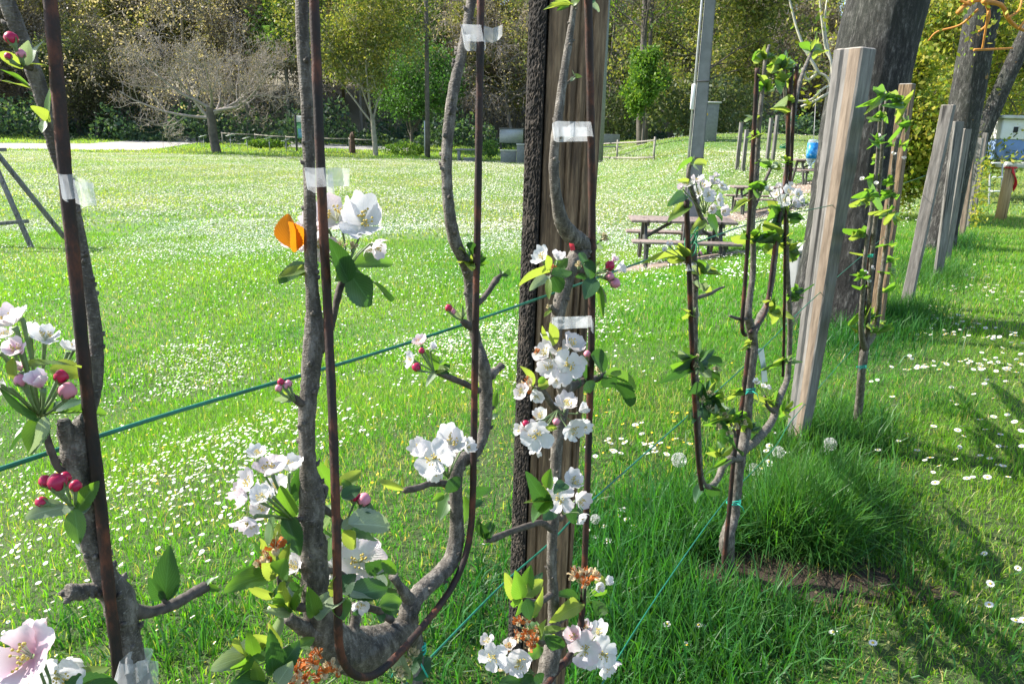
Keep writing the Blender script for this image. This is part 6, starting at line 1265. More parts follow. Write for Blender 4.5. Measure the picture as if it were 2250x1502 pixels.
    t.leaf(612, 1428, 478, 1436, 54, 'leaf_pale', 2, (-.5, .85, -.1), -.03); t.leaf(612, 1432, 520, 1480, 46, 'leaf_green', 1, (-.5, .8, -.1), -.05); t.leaf(614, 1430, 592, 1372, 24, 'leaf_lime', 0, None, -.04); t.leaf(600, 1480, 590, 1382, 42, 'leaf_dark', 3, (-.7, .3, .5), -.06); t.leaf(615, 1470, 655, 1410, 46, 'leaf_dark', 1, (-.7, .5, .2), -.06); t.leaf(585, 1490, 505, 1500, 50, 'leaf_dark', 2, (-.4, .9, 0), -.06); t.leaf(610, 1500, 640, 1455, 40, 'leaf_pale', 1, None, -.07); t.leaf(600, 1420, 560, 1400, 30, 'leaf_lime', 1, None, -.02); t.leaf(660, 1420, 690, 1400, 26, 'leaf_green', 1, None, -.02); t.leaf(570, 1505, 560, 1455, 30, 'leaf_lime', 0, None, -.06); t.leaf(600, 1400, 620, 1345, 26, 'leaf_pale', 3, None, -.02)
    I = (890, 1500); 
    for u, v in ((880, 1450), (900, 1462), (870, 1475), (905, 1440), (890, 1480)): t.spent(u, v, 44, 2, RNG.uniform(-.5, .5), .8, -.01, I)
    t.leaf(895, 1490, 868, 1432, 34, 'leaf_pale', 1, None, -.01); t.leaf(905, 1490, 948, 1440, 46, 'leaf_dark', 2, (-.7, .4, .2), .02); t.leaf(900, 1500, 890, 1430, 30, 'leaf_green', 0); t.leaf(895, 1480, 925, 1430, 36, 'leaf_dark', 1)
    rod('long U bent rusty rod carrying both arms of the big front tree', [(689, -60), (690, 0), (697, 180), (705, 380), (714, 560), (722, 720), (731, 920, -.02), (738, 1120, -.035), (742, 1300, -.045), (745, 1410, -.045), (756, 1455, -.045), (785, 1484, -.045), (825, 1480, -.045), (872, 1440, -.04), (930, 1374, -.02), (985, 1302), (1018, 1235), (1034, 1165), (1039, 1080), (1042, 900), (1045, 700), (1049, 500), (1053, 250), (1057, 0), (1058, -60)], 8.9, -.02, 8)
    tape('clear tape with square loose end across the first tall stem and its rod', (667, 390, 722, 390, 42), -.028, [(720, 369, 411, .0), (742, 368, 409, -.004), (768, 370, 409, .002)])
    tape('clear tape with curled white end near the top of the bent rod', (1015, 73, 1064, 74, 36), -.026, [(1063, 57, 92, .0), (1082, 62, 95, -.012), (1096, 58, 88, -.004), (1104, 54, 78, .01)])
    MB().tube([RP(912+14*math.cos(a), 1281+10*math.sin(a), -.01*math.sin(a)) + Vector((0, 0, 0)) for a in np.linspace(0, 6.283, 24)], 0.0008, 6)
    for (u, v, n, L_, o_) in ((600, 1310, 4, 60, .0), (560, 1450, 5, 60, -.04), (700, 1300, 3, 50, .02), (780, 1420, 4, 46, .03), (740, 1200, 4, 46, .03), (850, 1290, 4, 44, .0), (655, 1215, 3, 40, .02)):
        t.tuft(u, v, n, L_, L_*.5, ('leaf_green', 'leaf_dark', 'leaf_pale', 'leaf_lime'), -200, 20, o_)
    for u, v, s_ in ((720, 1210, 70), (690, 1060, 60), (745, 1390, 46), (610, 1075, 70), (575, 1120, 60)): t.flower(u, v, s_, RNG.uniform(-.4, .4), RNG.uniform(0, .7), .6, None, 'petal', .03)
    twine('thin green twine at the foot of the big U shaped tree', 905, 1425, 30, .03, 'twine')
    return t
finish(tree_b())
def tree_c():
    b0 = RP(1190, 1530, .03); t = FT('slender blossoming fruit tree in front of the old brown post', ground(b0.x, b0.y), .0); tw = t.twig
    t.limb('trunk', [(1160, 2050, 27, .02), (1180, 1700, 26, .02), (1190, 1560, 24), (1198, 1500, 23), (1208, 1450, 22), (1217, 1410, 19), (1217, 1360, 14), (1215, 1300, 12), (1212, 1245, 11), (1213, 1190, 11.5), (1216, 1140, 13), (1220, 1070, 13), (1222, 1000, 13), (1230, 930, 13), (1240, 880, 14), (1240, 850, 18), (1228, 810, 16), (1222, 760, 14), (1222, 715, 14), (1230, 670, 16), (1242, 625, 17), (1252, 590, 17), (1272, 558, 21), (1278, 540, 22), (1258, 520, 20), (1236, 490, 17), (1224, 440, 13), (1217, 380, 11), (1218, 325, 10.5), (1225, 270, 10), (1232, 215, 10), (1241, 150, 9), (1252, 80, 8), (1259, 30, 7), (1268, -40, 6)], knob=0.14, jit=0.06)
    tw([(1275, 545, 18), (1295, 540, 15), (1305, 545, 8)], 'apple_bark', 'stub'); tw([(1240, 850, 16), (1262, 846, 12), (1280, 838, 8), (1310, 832, 8), (1325, 822, 8)]); tw([(1225, 905, 8), (1210, 885, 7), (1195, 862, 7), (1178, 852, 5)]); tw([(1215, 1165, 8), (1190, 1148, 7), (1160, 1155, 7), (1120, 1168, 7), (1085, 1182, 8), (1068, 1186, 6)]); tw([(1222, 1365, 10), (1245, 1352, 7), (1270, 1335, 6), (1288, 1318, 5)]); tw([(1205, 1470, 14), (1228, 1462, 10), (1250, 1448, 9), (1262, 1438, 7)]); tw([(1215, 1300, 8), (1190, 1320, 6), (1160, 1318, 5), (1150, 1305, 4)]); tw([(1220, 1130, 9), (1230, 1140, 6), (1238, 1130, 5)]); tw([(1212, 1400, 9), (1190, 1410, 6), (1178, 1400, 5)]); tw([(1243, 600, 9), (1225, 602, 6), (1212, 605, 5)]); tw([(1262, 590, 9), (1285, 598, 6), (1300, 602, 5)]); tw([(1225, 690, 8), (1215, 680, 6), (1210, 672, 4)])
    # sprouts at the top
    t.leaf(1252, 12, 1202, 14, 22, 'leaf_lime', 1); t.leaf(1254, 10, 1216, 2, 18, 'leaf_lime', 1); t.leaf(1256, 12, 1274, -8, 20, 'leaf_lime', 2); t.leaf(1250, 14, 1225, 22, 14, 'leaf_green', 0); t.leaf(1292, 8, 1320, 22, 26, 'leaf_pale', 1); t.leaf(1288, 4, 1308, 0, 20, 'leaf_dark', 0); t.leaf(1262, 168, 1281, 165, 14, 'leaf_lime', 2); t.leaf(1262, 168, 1258, 154, 10, 'leaf_pale', 0); t.leaf(1262, 170, 1254, 178, 9, 'leaf_pale', 0); tw([(1236, 190, 4), (1252, 178, 3), (1262, 169, 2.5)])
    # left of the joint
    A = (1212, 604); t.flower(1192, 570, 58, -.3, .6, .6, 1, 'petal', -.03, A); t.flower(1225, 572, 50, .2, .8, .3, 2, 'petal', .0, A); t.spent(1214, 592, 26, 0, 0, .8, -.02, A); t.leaf(1206, 592, 1202, 562, 24, 'leaf_lime', 0, None, -.05); t.leaf(1208, 598, 1136, 616, 36, 'leaf_lime', 1, (-.5, .7, -.4), -.03); t.leaf(1214, 604, 1256, 596, 36, 'leaf_green', 0, (-.7, .6, .1), -.05); t.leaf(1214, 608, 1232, 644, 40, 'leaf_dark', 1, None, -.03); t.leaf(1206, 612, 1206, 656, 16, 'leaf_lime', 0, None, -.03); t.leaf(1222, 592, 1246, 570, 30, 'leaf_green', 3); t.leaf(1208, 606, 1166, 622, 18, 'leaf_pale', 2)
    t.leaf(1280, 580, 1310, 608, 38, 'leaf_dark', 1, (-.8, .4, .1), -.04); t.leaf(1270, 560, 1300, 590, 34, 'leaf_dark', 0, None, -.03); t.leaf(1300, 600, 1308, 560, 22, 'leaf_green', 3); t.spent(1272, 586, 28, 2, 0, 1, -.04)
    # right of the joint, the pink balls
    B = (1302, 604); t.bud(1352, 622, 11.5, 'bud_pink', .9, -.4, -.04, B); t.bud(1340, 607, 10, 'bud_pink', .9, 0, -.03, B); t.flower(1352, 592, 50, .85, .3, .2, 4, 'petal', -.02, B, False); t.bud(1340, 583, 11, 'bud_red', .7, .6, -.03, B); t.flower(1345, 575, 34, .6, .7, .2, 4, 'petal_pink', -.01, B, False); t.leaf(1306, 612, 1286, 654, 38, 'leaf_dark', 0, (-.85, .3, -.1), -.04); t.leaf(1300, 600, 1316, 574, 20, 'leaf_lime', 1); t.leaf(1316, 626, 1324, 694, 16, 'leaf_green', 3, None, -.03); t.leaf(1316, 626, 1332, 668, 13, 'leaf_pale', 1, None, -.02); t.leaf(1300, 606, 1276, 600, 22, 'leaf_dark', 2); t.spent(1322, 524, 32, 2, .4, .6); t.tuft(1304, 536, 5, 22, 9, ('leaf_pale', 'leaf_green'), -110, 10)
    t.spent(1206, 676, 18, 2, -.3, .9); t.leaf(1212, 682, 1196, 694, 10, 'leaf_lime', 0)
    # big blossom group
    Cq = (1238, 838); t.flower(1246, 803, 80, .1, .1, .95, 0, 'petal', -.055, Cq); t.flower(1254, 762, 74, .3, .6, .6, 1, 'petal', -.03, Cq); t.flower(1198, 778, 60, -.3, .5, .7, 1, 'petal', -.03, Cq); t.flower(1212, 808, 62, -.5, .1, .7, 1, 'petal', -.04, Cq); t.flower(1200, 750, 44, -.1, .9, .2, 4, 'petal', -.01, Cq, False); t.flower(1228, 830, 52, 0, -.5, .7, 0, 'petal', -.045, Cq)
    t.leaf(1220, 756, 1210, 712, 30, 'leaf_lime', 0, (-.8, .2, .3), -.03); t.leaf(1210, 752, 1196, 718, 20, 'leaf_lime', 3, None, -.02); t.spent(1178, 775, 22, 0); t.bud(1290, 777, 8, 'bud_pink', .1, 1, -.02, (1300, 800))
    t.leaf(1298, 780, 1338, 812, 48, 'leaf_dark', 1, (-.75, .5, .2), -.03); t.leaf(1290, 840, 1278, 796, 28, 'leaf_dark', 0); t.leaf(1288, 838, 1300, 862, 34, 'leaf_dark', 1, None, -.03); t.leaf(1326, 826, 1412, 872, 34, 'leaf_dark', 2, (-.6, .7, .1), -.02); t.leaf(1330, 824, 1402, 842, 26, 'leaf_green', 1, (-.4, .9, 0), -.01); t.leaf(1328, 828, 1354, 856, 34, 'leaf_dark', 2, None, -.03); t.leaf(1328, 820, 1366, 806, 16, 'leaf_pale', 2); t.spent(1316, 820, 34, 2, 0, .8); t.leaf(1270, 830, 1262, 850, 26, 'leaf_dark', 2)
    D_ = (1178, 852); t.spent(1160, 856, 52, 1, -.3, .4, -.03, D_); t.flower(1150, 862, 48, -.5, .2, .6, 1, 'petal', -.03, D_); t.flower(1178, 868, 40, .1, -.3, .8, 1, 'petal', -.03, D_); t.leaf(1172, 845, 1150, 808, 28, 'leaf_lime', 1); t.leaf(1182, 852, 1210, 838, 20, 'leaf_lime', 1); t.leaf(1184, 842, 1200, 822, 18, 'leaf_green', 1); t.spent(1160, 838, 30, 0, 0, 1, -.02, D_)
    E = (1225, 900); t.flower(1242, 896, 72, .2, .9, .35, 1, 'petal', -.02, E); t.flower(1180, 955, 78, -.2, 0, .95, 0, 'petal', -.06, E); t.flower(1253, 942, 66, .5, -.1, .7, 1, 'petal', -.04, E); t.flower(1188, 918, 50, -.2, .7, .5, 2, 'petal', -.03, E); t.flower(1150, 945, 46, -.7, .2, .4, 2, 'petal', -.03, E); t.flower(1178, 985, 40, -.1, -.8, .4, 2, 'petal', -.03, E); t.flower(1272, 905, 48, .7, .5, .2, 4, 'petal', -.01, E, False); t.bud(1222, 926, 8, 'bud_pink', .2, .5, -.06, E); t.bud(1155, 930, 8, 'bud_red', -.5, .7, -.04, E); t.leaf(1198, 938, 1226, 942, 14, 'leaf_lime', 1, None, -.08); t.spent(1178, 915, 24, 0)
    Fq = (1236, 1130); t.flower(1228, 1095, 70, -.1, .1, .9, 3, 'petal', -.05, Fq); t.flower(1258, 1062, 62, .2, .6, .5, 1, 'petal', -.03, Fq); t.flower(1270, 1100, 58, .6, .1, .5, 1, 'petal', -.03, Fq); t.flower(1274, 1130, 44, .5, -.5, .5, 2, 'petal', -.03, Fq); t.flower(1215, 1065, 36, -.2, .9, .3, 2, 'petal', -.03, Fq)
    t.leaf(1208, 1118, 1160, 1050, 38, 'leaf_dark', 1, (-.85, .3, -.2), -.05); t.leaf(1204, 1072, 1212, 1030, 30, 'leaf_green', 3, None, -.04); t.leaf(1205, 1100, 1194, 1068, 18, 'leaf_lime', 0, None, -.05); t.leaf(1206, 1096, 1160, 1102, 14, 'leaf_lime', 1, None, -.05); t.leaf(1202, 1094, 1172, 1140, 40, 'leaf_green', 1, (-.8, .4, -.2), -.05); t.leaf(1214, 1110, 1196, 1140, 40, 'leaf_dark', 0, None, -.03); t.leaf(1240, 1060, 1222, 1080, 30, 'leaf_dark', 1, None, -.06); t.leaf(1250, 1110, 1262, 1150, 28, 'leaf_dark', 0); t.leaf(1272, 1115, 1276, 1145, 22, 'leaf_dark', 0, None, .0)
    t.leaf(1072, 1184, 1052, 1146, 20, 'leaf_dark', 0); t.leaf(1072, 1184, 1082, 1150, 20, 'leaf_dark', 1); t.leaf(1068, 1186, 1062, 1172, 14, 'leaf_green', 0)
    # leaf whorl and spent flowers near the bottom
    W = (1150, 1312); t.leaf(1148, 1310, 1166, 1244, 34, 'leaf_green', 0, (-.85, .3, .2), -.04); t.leaf(1146, 1312, 1132, 1262, 34, 'leaf_green', 1, None, -.05); t.leaf(1146, 1314, 1108, 1270, 24, 'leaf_lime', 1); t.leaf(1150, 1310, 1196, 1272, 32, 'leaf_lime', 1, (-.6, .6, .2), -.05); t.leaf(1152, 1308, 1192, 1258, 26, 'leaf_dark', 0); t.leaf(1144, 1314, 1112, 1328, 22, 'leaf_green', 2); t.leaf(1148, 1318, 1134, 1352, 20, 'leaf_green', 0); t.leaf(1154, 1316, 1166, 1360, 34, 'leaf_dark', 0, None, -.05); t.leaf(1168, 1352, 1196, 1290, 28, 'leaf_lime', 1, None, -.05); t.leaf(1172, 1356, 1178, 1320, 18, 'leaf_green', 0); t.tuft(1180, 1400, 6, 46, 20, ('leaf_green', 'leaf_lime', 'leaf_pale'), -120, 10, -.03)
    X = (1280, 1322); t.spent(1282, 1270, 56, 1, .1, 1, -.03, X); t.spent(1266, 1262, 42, 1, -.4, .8, -.02, X); t.spent(1302, 1268, 44, 1, .5, .7, -.02, X); t.spent(1283, 1285, 40, 0, 0, .7, -.04, X); t.flower(1332, 1284, 42, .5, .6, .3, 4, 'petal', -.01, X, False); t.flower(1312, 1290, 34, .4, .3, .6, 2, 'petal', -.02, X); t.leaf(1300, 1320, 1332, 1354, 28, 'leaf_dark', 1, (-.8, .3, .2), -.03); t.leaf(1282, 1322, 1292, 1296, 26, 'leaf_green', 0); t.leaf(1280, 1326, 1222, 1345, 30, 'leaf_lime', 2, (-.4, .8, .2), -.03); t.leaf(1270, 1316, 1228, 1304, 34, 'leaf_dark', 1); t.leaf(1300, 1292, 1336, 1312, 18, 'leaf_green', 2); t.leaf(1306, 1278, 1340, 1268, 22, 'leaf_lime', 2)
    Y = (1178, 1400); 
    for u, v, s_, k in ((1140, 1368, 38, 0), (1162, 1362, 36, 1), (1158, 1395, 44, 0), (1172, 1412, 44, 0), (1182, 1388, 34, 1), (1136, 1398, 36, 1), (1166, 1425, 36, 0)): t.spent(u, v, s_, k, RNG.uniform(-.5, .3), .7, -.035, Y)
    t.leaf(1196, 1388, 1252, 1366, 28, 'leaf_lime', 2, (-.5, .8, .1), -.05); t.leaf(1196, 1396, 1240, 1428, 34, 'leaf_dark', 1, None, -.04); t.leaf(1190, 1420, 1162, 1440, 28, 'leaf_green', 2)
    Z = (1175, 1480); t.flower(1086, 1440, 68, -.2, .2, .9, 3, 'petal', -.03, Z); t.flower(1140, 1450, 78, .0, .1, .95, 1, 'petal', -.05, Z); t.flower(1120, 1425, 52, -.1, .8, .4, 2, 'petal', -.02, Z); t.flower(1075, 1412, 46, -.4, .7, .4, 2, 'petal', -.01, Z); t.spent(1110, 1470, 34, 2, -.2, .5, -.03, Z); t.spent(1118, 1425, 28, 1, 0, 1); t.leaf(1170, 1490, 1110, 1500, 44, 'leaf_dark', 1); t.leaf(1178, 1480, 1190, 1500, 30, 'leaf_dark', 0); t.leaf(1166, 1476, 1146, 1500, 30, 'leaf_green', 0)
    Q = (1262, 1438); t.flower(1287, 1425, 78, -.1, .1, .95, 3, 'petal', -.05, Q); t.flower(1322, 1432, 76, .3, 0, .9, 0, 'petal', -.05, Q); t.flower(1264, 1398, 56, -.4, .5, .6, 1, 'petal_pink', -.03, Q); t.flower(1310, 1392, 60, .3, .8, .4, 1, 'petal', -.02, Q); t.flower(1285, 1385, 50, 0, .9, .3, 2, 'petal_pink', -.02, Q); t.flower(1326, 1462, 56, .4, -.5, .6, 2, 'petal', -.04, Q); t.flower(1296, 1448, 46, 0, -.6, .6, 2, 'petal', -.05, Q); t.spent(1284, 1372, 22, 1, 0, 1); t.leaf(1345, 1440, 1350, 1420, 20, 'leaf_dark', 0)
    rod('thin rusty rod right of the old brown post, bent left at its foot', [(1291, -60), (1293, 20), (1298, 260), (1301, 480), (1300, 700), (1296, 880), (1291, 1050), (1286, 1200), (1280, 1330), (1272, 1395), (1250, 1440), (1222, 1475), (1200, 1505), (1160, 1560)], 7.2, -.015)
    tape('clear tape with a peeling end between stem and rod at mid post height', (1216, 284, 1306, 284, 34), -.022, [(1262, 268, 300, -.004), (1250, 276, 306, -.012), (1240, 282, 312, -.010)])
    tape('clear tape between stem and rod just below the joint of the slender tree', (1214, 710, 1303, 706, 28), -.022, [(1298, 697, 726, -.004), (1304, 699, 733, -.010)])
    # red scrap at the joint
    b = MB(); c = RP(1256, 543, -.03); s = mpp(c); b.add([c+Rv*(x*s)+Uv*(y*s)-Fv*(z*s) for x, y, z in ((-6, 9, 0), (5, 7, 2), (8, -6, 0), (-2, -9, 3), (0, 0, 5))], [(0, 1, 4), (1, 2, 4), (2, 3, 4), (3, 0, 4)])
    o = b.build('plant_tag', MAT['red_cord']); tag(o, 'small scrap of red plastic tucked under the joint of the slender tree', 'plant tag')
    return t
finish(tree_c())
def tree_d():
    b0 = G(1600, 1262); t = FT('three armed fruit tree rising from bare soil right of centre', b0, .0); tw = t.twig; L = t.limb; t.dense = 1.5; t.ls = 0.85
    L('trunk', [(1596, 1300, 15), (1598, 1262, 14.5), (1600, 1225, 14), (1597, 1195, 16.5), (1600, 1170, 15), (1612, 1130, 12.5), (1618, 1080, 12), (1622, 1035, 12), (1626, 1000, 14), (1636, 960, 12), (1641, 925, 11), (1643, 880, 11), (1648, 830, 11), (1653, 780, 11), (1655, 750, 10), (1648, 715, 10), (1643, 690, 9), (1648, 650, 7), (1654, 600, 6.5), (1655, 550, 6), (1653, 500, 6.5), (1654, 450, 7), (1658, 400, 9), (1662, 360, 7), (1666, 300, 5.5), (1671, 240, 5), (1677, 180, 4.5), (1682, 130, 4), (1690, 100, 3)], knob=0.15, jit=0.06)
    L('middle_arm', [(1652, 752, 9), (1660, 725, 7), (1672, 695, 9), (1681, 680, 8), (1690, 650, 6), (1697, 610, 6), (1703, 560, 6), (1710, 500, 6), (1718, 440, 6), (1727, 380, 5.5), (1735, 320, 5), (1742, 260, 6), (1752, 200, 5), (1768, 150, 4), (1788, 105, 3)], jit=.07)
    L('left_arm', [(1624, 1005, 10), (1606, 1008, 9), (1588, 1025, 8), (1578, 1050, 7), (1562, 1068, 6.5), (1546, 1062, 6), (1538, 1030, 6), (1535, 960, 6), (1531, 880, 6), (1528, 800, 6), (1527, 720, 6.5), (1527, 650, 6.5), (1527, 600, 8), (1524, 560, 7), (1526, 520, 7), (1545, 495, 6), (1538, 470, 5), (1524, 430, 5), (1514, 395, 5), (1514, 372, 4), (1521, 350, 3)], jit=.07, knob=.2)
    L('right_arm', [(1628, 990, 11), (1648, 978, 10), (1668, 960, 9), (1686, 940, 9), (1700, 915, 8), (1706, 890, 8), (1718, 862, 7), (1730, 830, 6.5), (1734, 780, 5.5), (1736, 720, 5.5), (1733, 650, 5.5), (1729, 590, 6), (1728, 520, 5), (1728, 450, 4.5), (1726, 400, 4.5), (1733, 340, 4), (1730, 280, 4), (1726, 220, 4), (1722, 150, 3.5), (1724, 120, 2.5)], jit=.07, knob=.2)
    tw([(1530, 655, 4), (1560, 645, 4), (1578, 635, 3), (1592, 630, 2)]); tw([(1526, 602, 5), (1512, 585, 4), (1506, 570, 3)]); tw([(1642, 700, 4), (1622, 700, 4), (1604, 694, 3)]); tw([(1655, 460, 5), (1668, 430, 4), (1682, 395, 3.5), (1694, 370, 3)]); tw([(1700, 905, 5), (1685, 890, 4), (1680, 870, 3)]); tw([(1734, 665, 4), (1746, 655, 4), (1750, 640, 3)]); tw([(1608, 1000, 5), (1616, 960, 4), (1606, 930, 3)]); tw([(1534, 900, 4), (1545, 880, 3), (1548, 865, 3)])
    def bloom(c, pts, ped):
        for (u, v, s_, nu, nv, k) in pts: t.flower(u, v, s_, nu, nv, .6, k, 'petal', -.02+RNG.uniform(-.03, .03), ped)
    A = (1548, 470); bloom(0, [(1512, 408, 36, -.4, .6, 1), (1530, 402, 38, -.1, .8, 2), (1545, 412, 40, 0, .5, 1), (1565, 405, 38, .3, .7, 2), (1580, 412, 40, .6, .4, 1), (1555, 430, 38, .1, .1, 0), (1575, 440, 36, .5, -.1, 1), (1562, 455, 34, .1, -.4, 2), (1585, 462, 38, .7, -.3, 1), (1500, 415, 28, -.6, .4, 4), (1535, 425, 34, -.3, .2, 1), (1540, 398, 30, 0, .9, 4), (1570, 390, 26, .4, .8, 4)], A)
    t.leaf(1512, 430, 1474, 432, 18, 'leaf_dark', 2); t.leaf(1512, 440, 1476, 482, 24, 'leaf_lime', 1); t.leaf(1510, 445, 1492, 470, 20, 'leaf_green', 1); t.leaf(1545, 478, 1524, 510, 22, 'leaf_lime', 1); t.leaf(1552, 480, 1568, 505, 16, 'leaf_dark', 0); t.leaf(1558, 470, 1592, 528, 28, 'leaf_dark', 2); t.leaf(1562, 465, 1592, 480, 26, 'leaf_dark', 1); t.leaf(1520, 355, 1484, 372, 18, 'leaf_green', 1); t.leaf(1524, 362, 1556, 356, 16, 'leaf_lime', 1); t.leaf(1520, 362, 1536, 374, 12, 'leaf_pale', 0); t.leaf(1516, 365, 1524, 342, 8, 'leaf_pale', 3); t.leaf(1514, 400, 1490, 396, 12, 'leaf_lime', 0)
    Bq = (1506, 570); t.tuft(1506, 568, 7, 36, 16, ('leaf_lime', 'leaf_green', 'leaf_lime'), -190, -30); t.leaf(1500, 566, 1424, 562, 16, 'leaf_lime', 1); bloom(0, [(1472, 540, 22, -.3, .7, 2), (1462, 550, 18, -.5, .5, 2)], Bq); t.tuft(1545, 600, 9, 38, 16, ('leaf_green', 'leaf_lime', 'leaf_dark'), -160, 20); t.tuft(1545, 640, 4, 26, 10, ('leaf_lime', 'leaf_pale'), -150, -10); t.bud(1538, 556, 5, 'bud_pink', 0, 1); t.tuft(1522, 690, 5, 22, 9, ('leaf_lime', 'leaf_pale'), -220, -20)
    t.tuft(1530, 796, 12, 52, 20, ('leaf_dark', 'leaf_green', 'leaf_pale'), -200, 60); t.leaf(1522, 804, 1468, 830, 22, 'leaf_dark', 2); t.leaf(1545, 800, 1592, 795, 16, 'leaf_dark', 1); t.leaf(1545, 802, 1592, 836, 20, 'leaf_dark', 2); t.tuft(1530, 800, 4, 34, 12, ('leaf_dark', 'leaf_pale'), 40, 140)
    for u, v in ((1532, 788), (1528, 806), (1575, 815), (1560, 868), (1545, 880)): t.spent(u, v, 24, 2, 0, .8)
    t.tuft(1545, 875, 10, 48, 20, ('leaf_dark', 'leaf_green', 'leaf_lime'), -170, 30); t.tuft(1540, 890, 6, 44, 20, ('leaf_dark', 'leaf_dark', 'leaf_green'), 20, 160); t.leaf(1556, 865, 1582, 900, 18, 'leaf_dark', 1); t.leaf(1570, 830, 1600, 890, 14, 'leaf_lime', 2); t.tuft(1600, 925, 10, 40, 16, ('leaf_green', 'leaf_dark', 'leaf_lime'), -190, 10); t.tuft(1640, 945, 7, 40, 16, ('leaf_dark', 'leaf_lime', 'leaf_green'), -150, 30); t.leaf(1580, 925, 1596, 978, 20, 'leaf_dark', 1); t.leaf(1590, 960, 1634, 1000, 22, 'leaf_dark', 0, None, -.03); t.tuft(1582, 1000, 5, 36, 14, ('leaf_green', 'leaf_lime'), -170, -40); t.tuft(1585, 905, 6, 34, 12, ('leaf_pale', 'leaf_green'), -200, -20)
    t.leaf(1555, 1066, 1580, 1088, 28, 'leaf_dark', 0); t.leaf(1540, 1064, 1528, 1100, 24, 'leaf_dark', 1); t.leaf(1600, 1010, 1560, 1035, 14, 'leaf_green', 1)
    for u, v in ((1560, 900), (1590, 915), (1612, 938), (1575, 940), (1630, 930), (1600, 955)): t.spent(u, v, 26, 2, RNG.uniform(-.4, .4), .8)
    # centre and right arms
    t.tuft(1656, 262, 4, 24, 12, ('leaf_lime', 'leaf_pale'), -190, -10); t.tuft(1685, 200, 8, 36, 12, ('leaf_green', 'leaf_lime', 'leaf_pale'), -150, -20); t.tuft(1680, 130, 8, 34, 14, ('leaf_green', 'leaf_lime'), -170, -10); t.tuft(1722, 150, 12, 40, 14, ('leaf_green', 'leaf_lime', 'leaf_dark'), -200, 0); t.tuft(1722, 180, 7, 30, 12, ('leaf_lime', 'leaf_green'), -200, 20); t.tuft(1782, 112, 6, 30, 11, ('leaf_lime', 'leaf_pale', 'leaf_green'), -180, 10); t.tuft(1735, 225, 4, 22, 9, ('leaf_lime', 'leaf_pale'), -190, -30); t.leaf(1727, 252, 1702, 232, 14, 'leaf_lime', 1); t.tuft(1668, 300, 5, 30, 12, ('leaf_lime', 'leaf_green', 'leaf_pale'), -200, -60); t.tuft(1692, 368, 7, 30, 12, ('leaf_green', 'leaf_pale', 'leaf_lime'), -190, 10); t.tuft(1730, 360, 4, 24, 10, ('leaf_lime', 'leaf_green'), -180, 0)
    bloom(0, [(1690, 420, 26, -.3, .7, 2), (1708, 430, 34, -.4, .4, 1), (1730, 425, 36, .2, .6, 1), (1748, 430, 34, .6, .4, 1), (1722, 442, 32, -.1, .1, 0), (1742, 446, 32, .4, 0, 1), (1712, 415, 26, -.2, .8, 4), (1756, 440, 26, .7, .1, 2), (1735, 410, 24, .2, .9, 4)], (1722, 470))
    t.tuft(1718, 475, 9, 44, 18, ('leaf_dark', 'leaf_lime', 'leaf_green'), -200, 40); t.leaf(1728, 458, 1766, 488, 24, 'leaf_dark', 2); t.leaf(1712, 470, 1698, 502, 18, 'leaf_dark', 1); t.tuft(1668, 420, 5, 34, 14, ('leaf_lime', 'leaf_green'), -190, -40); t.leaf(1645, 440, 1612, 460, 20, 'leaf_lime', 1); t.tuft(1660, 530, 8, 44, 16, ('leaf_lime', 'leaf_green'), -190, 0); t.tuft(1704, 535, 10, 50, 18, ('leaf_green', 'leaf_lime', 'leaf_dark'), -210, 20); t.tuft(1730, 550, 8, 36, 14, ('leaf_green', 'leaf_lime', 'leaf_pale'), -120, 60); t.leaf(1730, 545, 1742, 575, 22, 'leaf_dark', 0); bloom(0, [(1696, 500, 24, -.2, .6, 2)], (1704, 530)); t.tuft(1690, 685, 7, 40, 12, ('leaf_lime', 'leaf_lime', 'leaf_green'), -110, 30); t.tuft(1730, 650, 5, 30, 10, ('leaf_green',), -60, 40); t.tuft(1725, 795, 7, 28, 12, ('leaf_lime', 'leaf_pale', 'leaf_green'), -200, 20); t.tuft(1648, 755, 5, 22, 8, ('leaf_lime',), 120, 240); bloom(0, [(1662, 842, 24, -.2, .6, 2), (1675, 850, 20, .3, .5, 2), (1686, 852, 18, .6, .4, 2)], (1690, 880)); t.tuft(1690, 885, 7, 30, 11, ('leaf_green', 'leaf_lime'), -150, 40); t.tuft(1720, 900, 6, 26, 9, ('leaf_lime', 'leaf_green'), -120, 60); t.tuft(1630, 860, 4, 24, 8, ('leaf_green', 'leaf_lime'), -220, -150); t.tuft(1742, 640, 4, 30, 11, ('leaf_dark', 'leaf_green'), -70, 40)
    rod('rusty rod along the left arm of the three armed tree', [(1508, 440), (1511, 520), (1516, 650), (1522, 800), (1527, 900), (1533, 1000), (1538, 1050), (1543, 1078)], 5.2, -.012)
    rod('rusty rod rising from the soil beside the trunk of the three armed tree', [(1588, 1260), (1594, 1200), (1604, 1100), (1612, 1010), (1626, 920), (1636, 840), (1645, 765)], 5.0, -.006, 8, None)
    rod('rusty rod hooked at its lower end along the centre stem of the three armed tree', [(1664, 150), (1660, 230), (1652, 370), (1645, 500), (1637, 620), (1631, 700), (1632, 728), (1638, 736)], 4.6, -.012)
    rod('reddish rod bent toward the fork beside the middle arm of the three armed tree', [(1740, 150), (1733, 250), (1728, 380), (1712, 480), (1700, 560), (1690, 640), (1680, 688), (1662, 716), (1648, 730)], 4.2, -.014)
    rod('thin rusty rod along the right arm of the three armed tree', [(1752, 140), (1744, 240), (1737, 380), (1726, 470), (1724, 640), (1722, 760), (1720, 826)], 3.6, -.014)
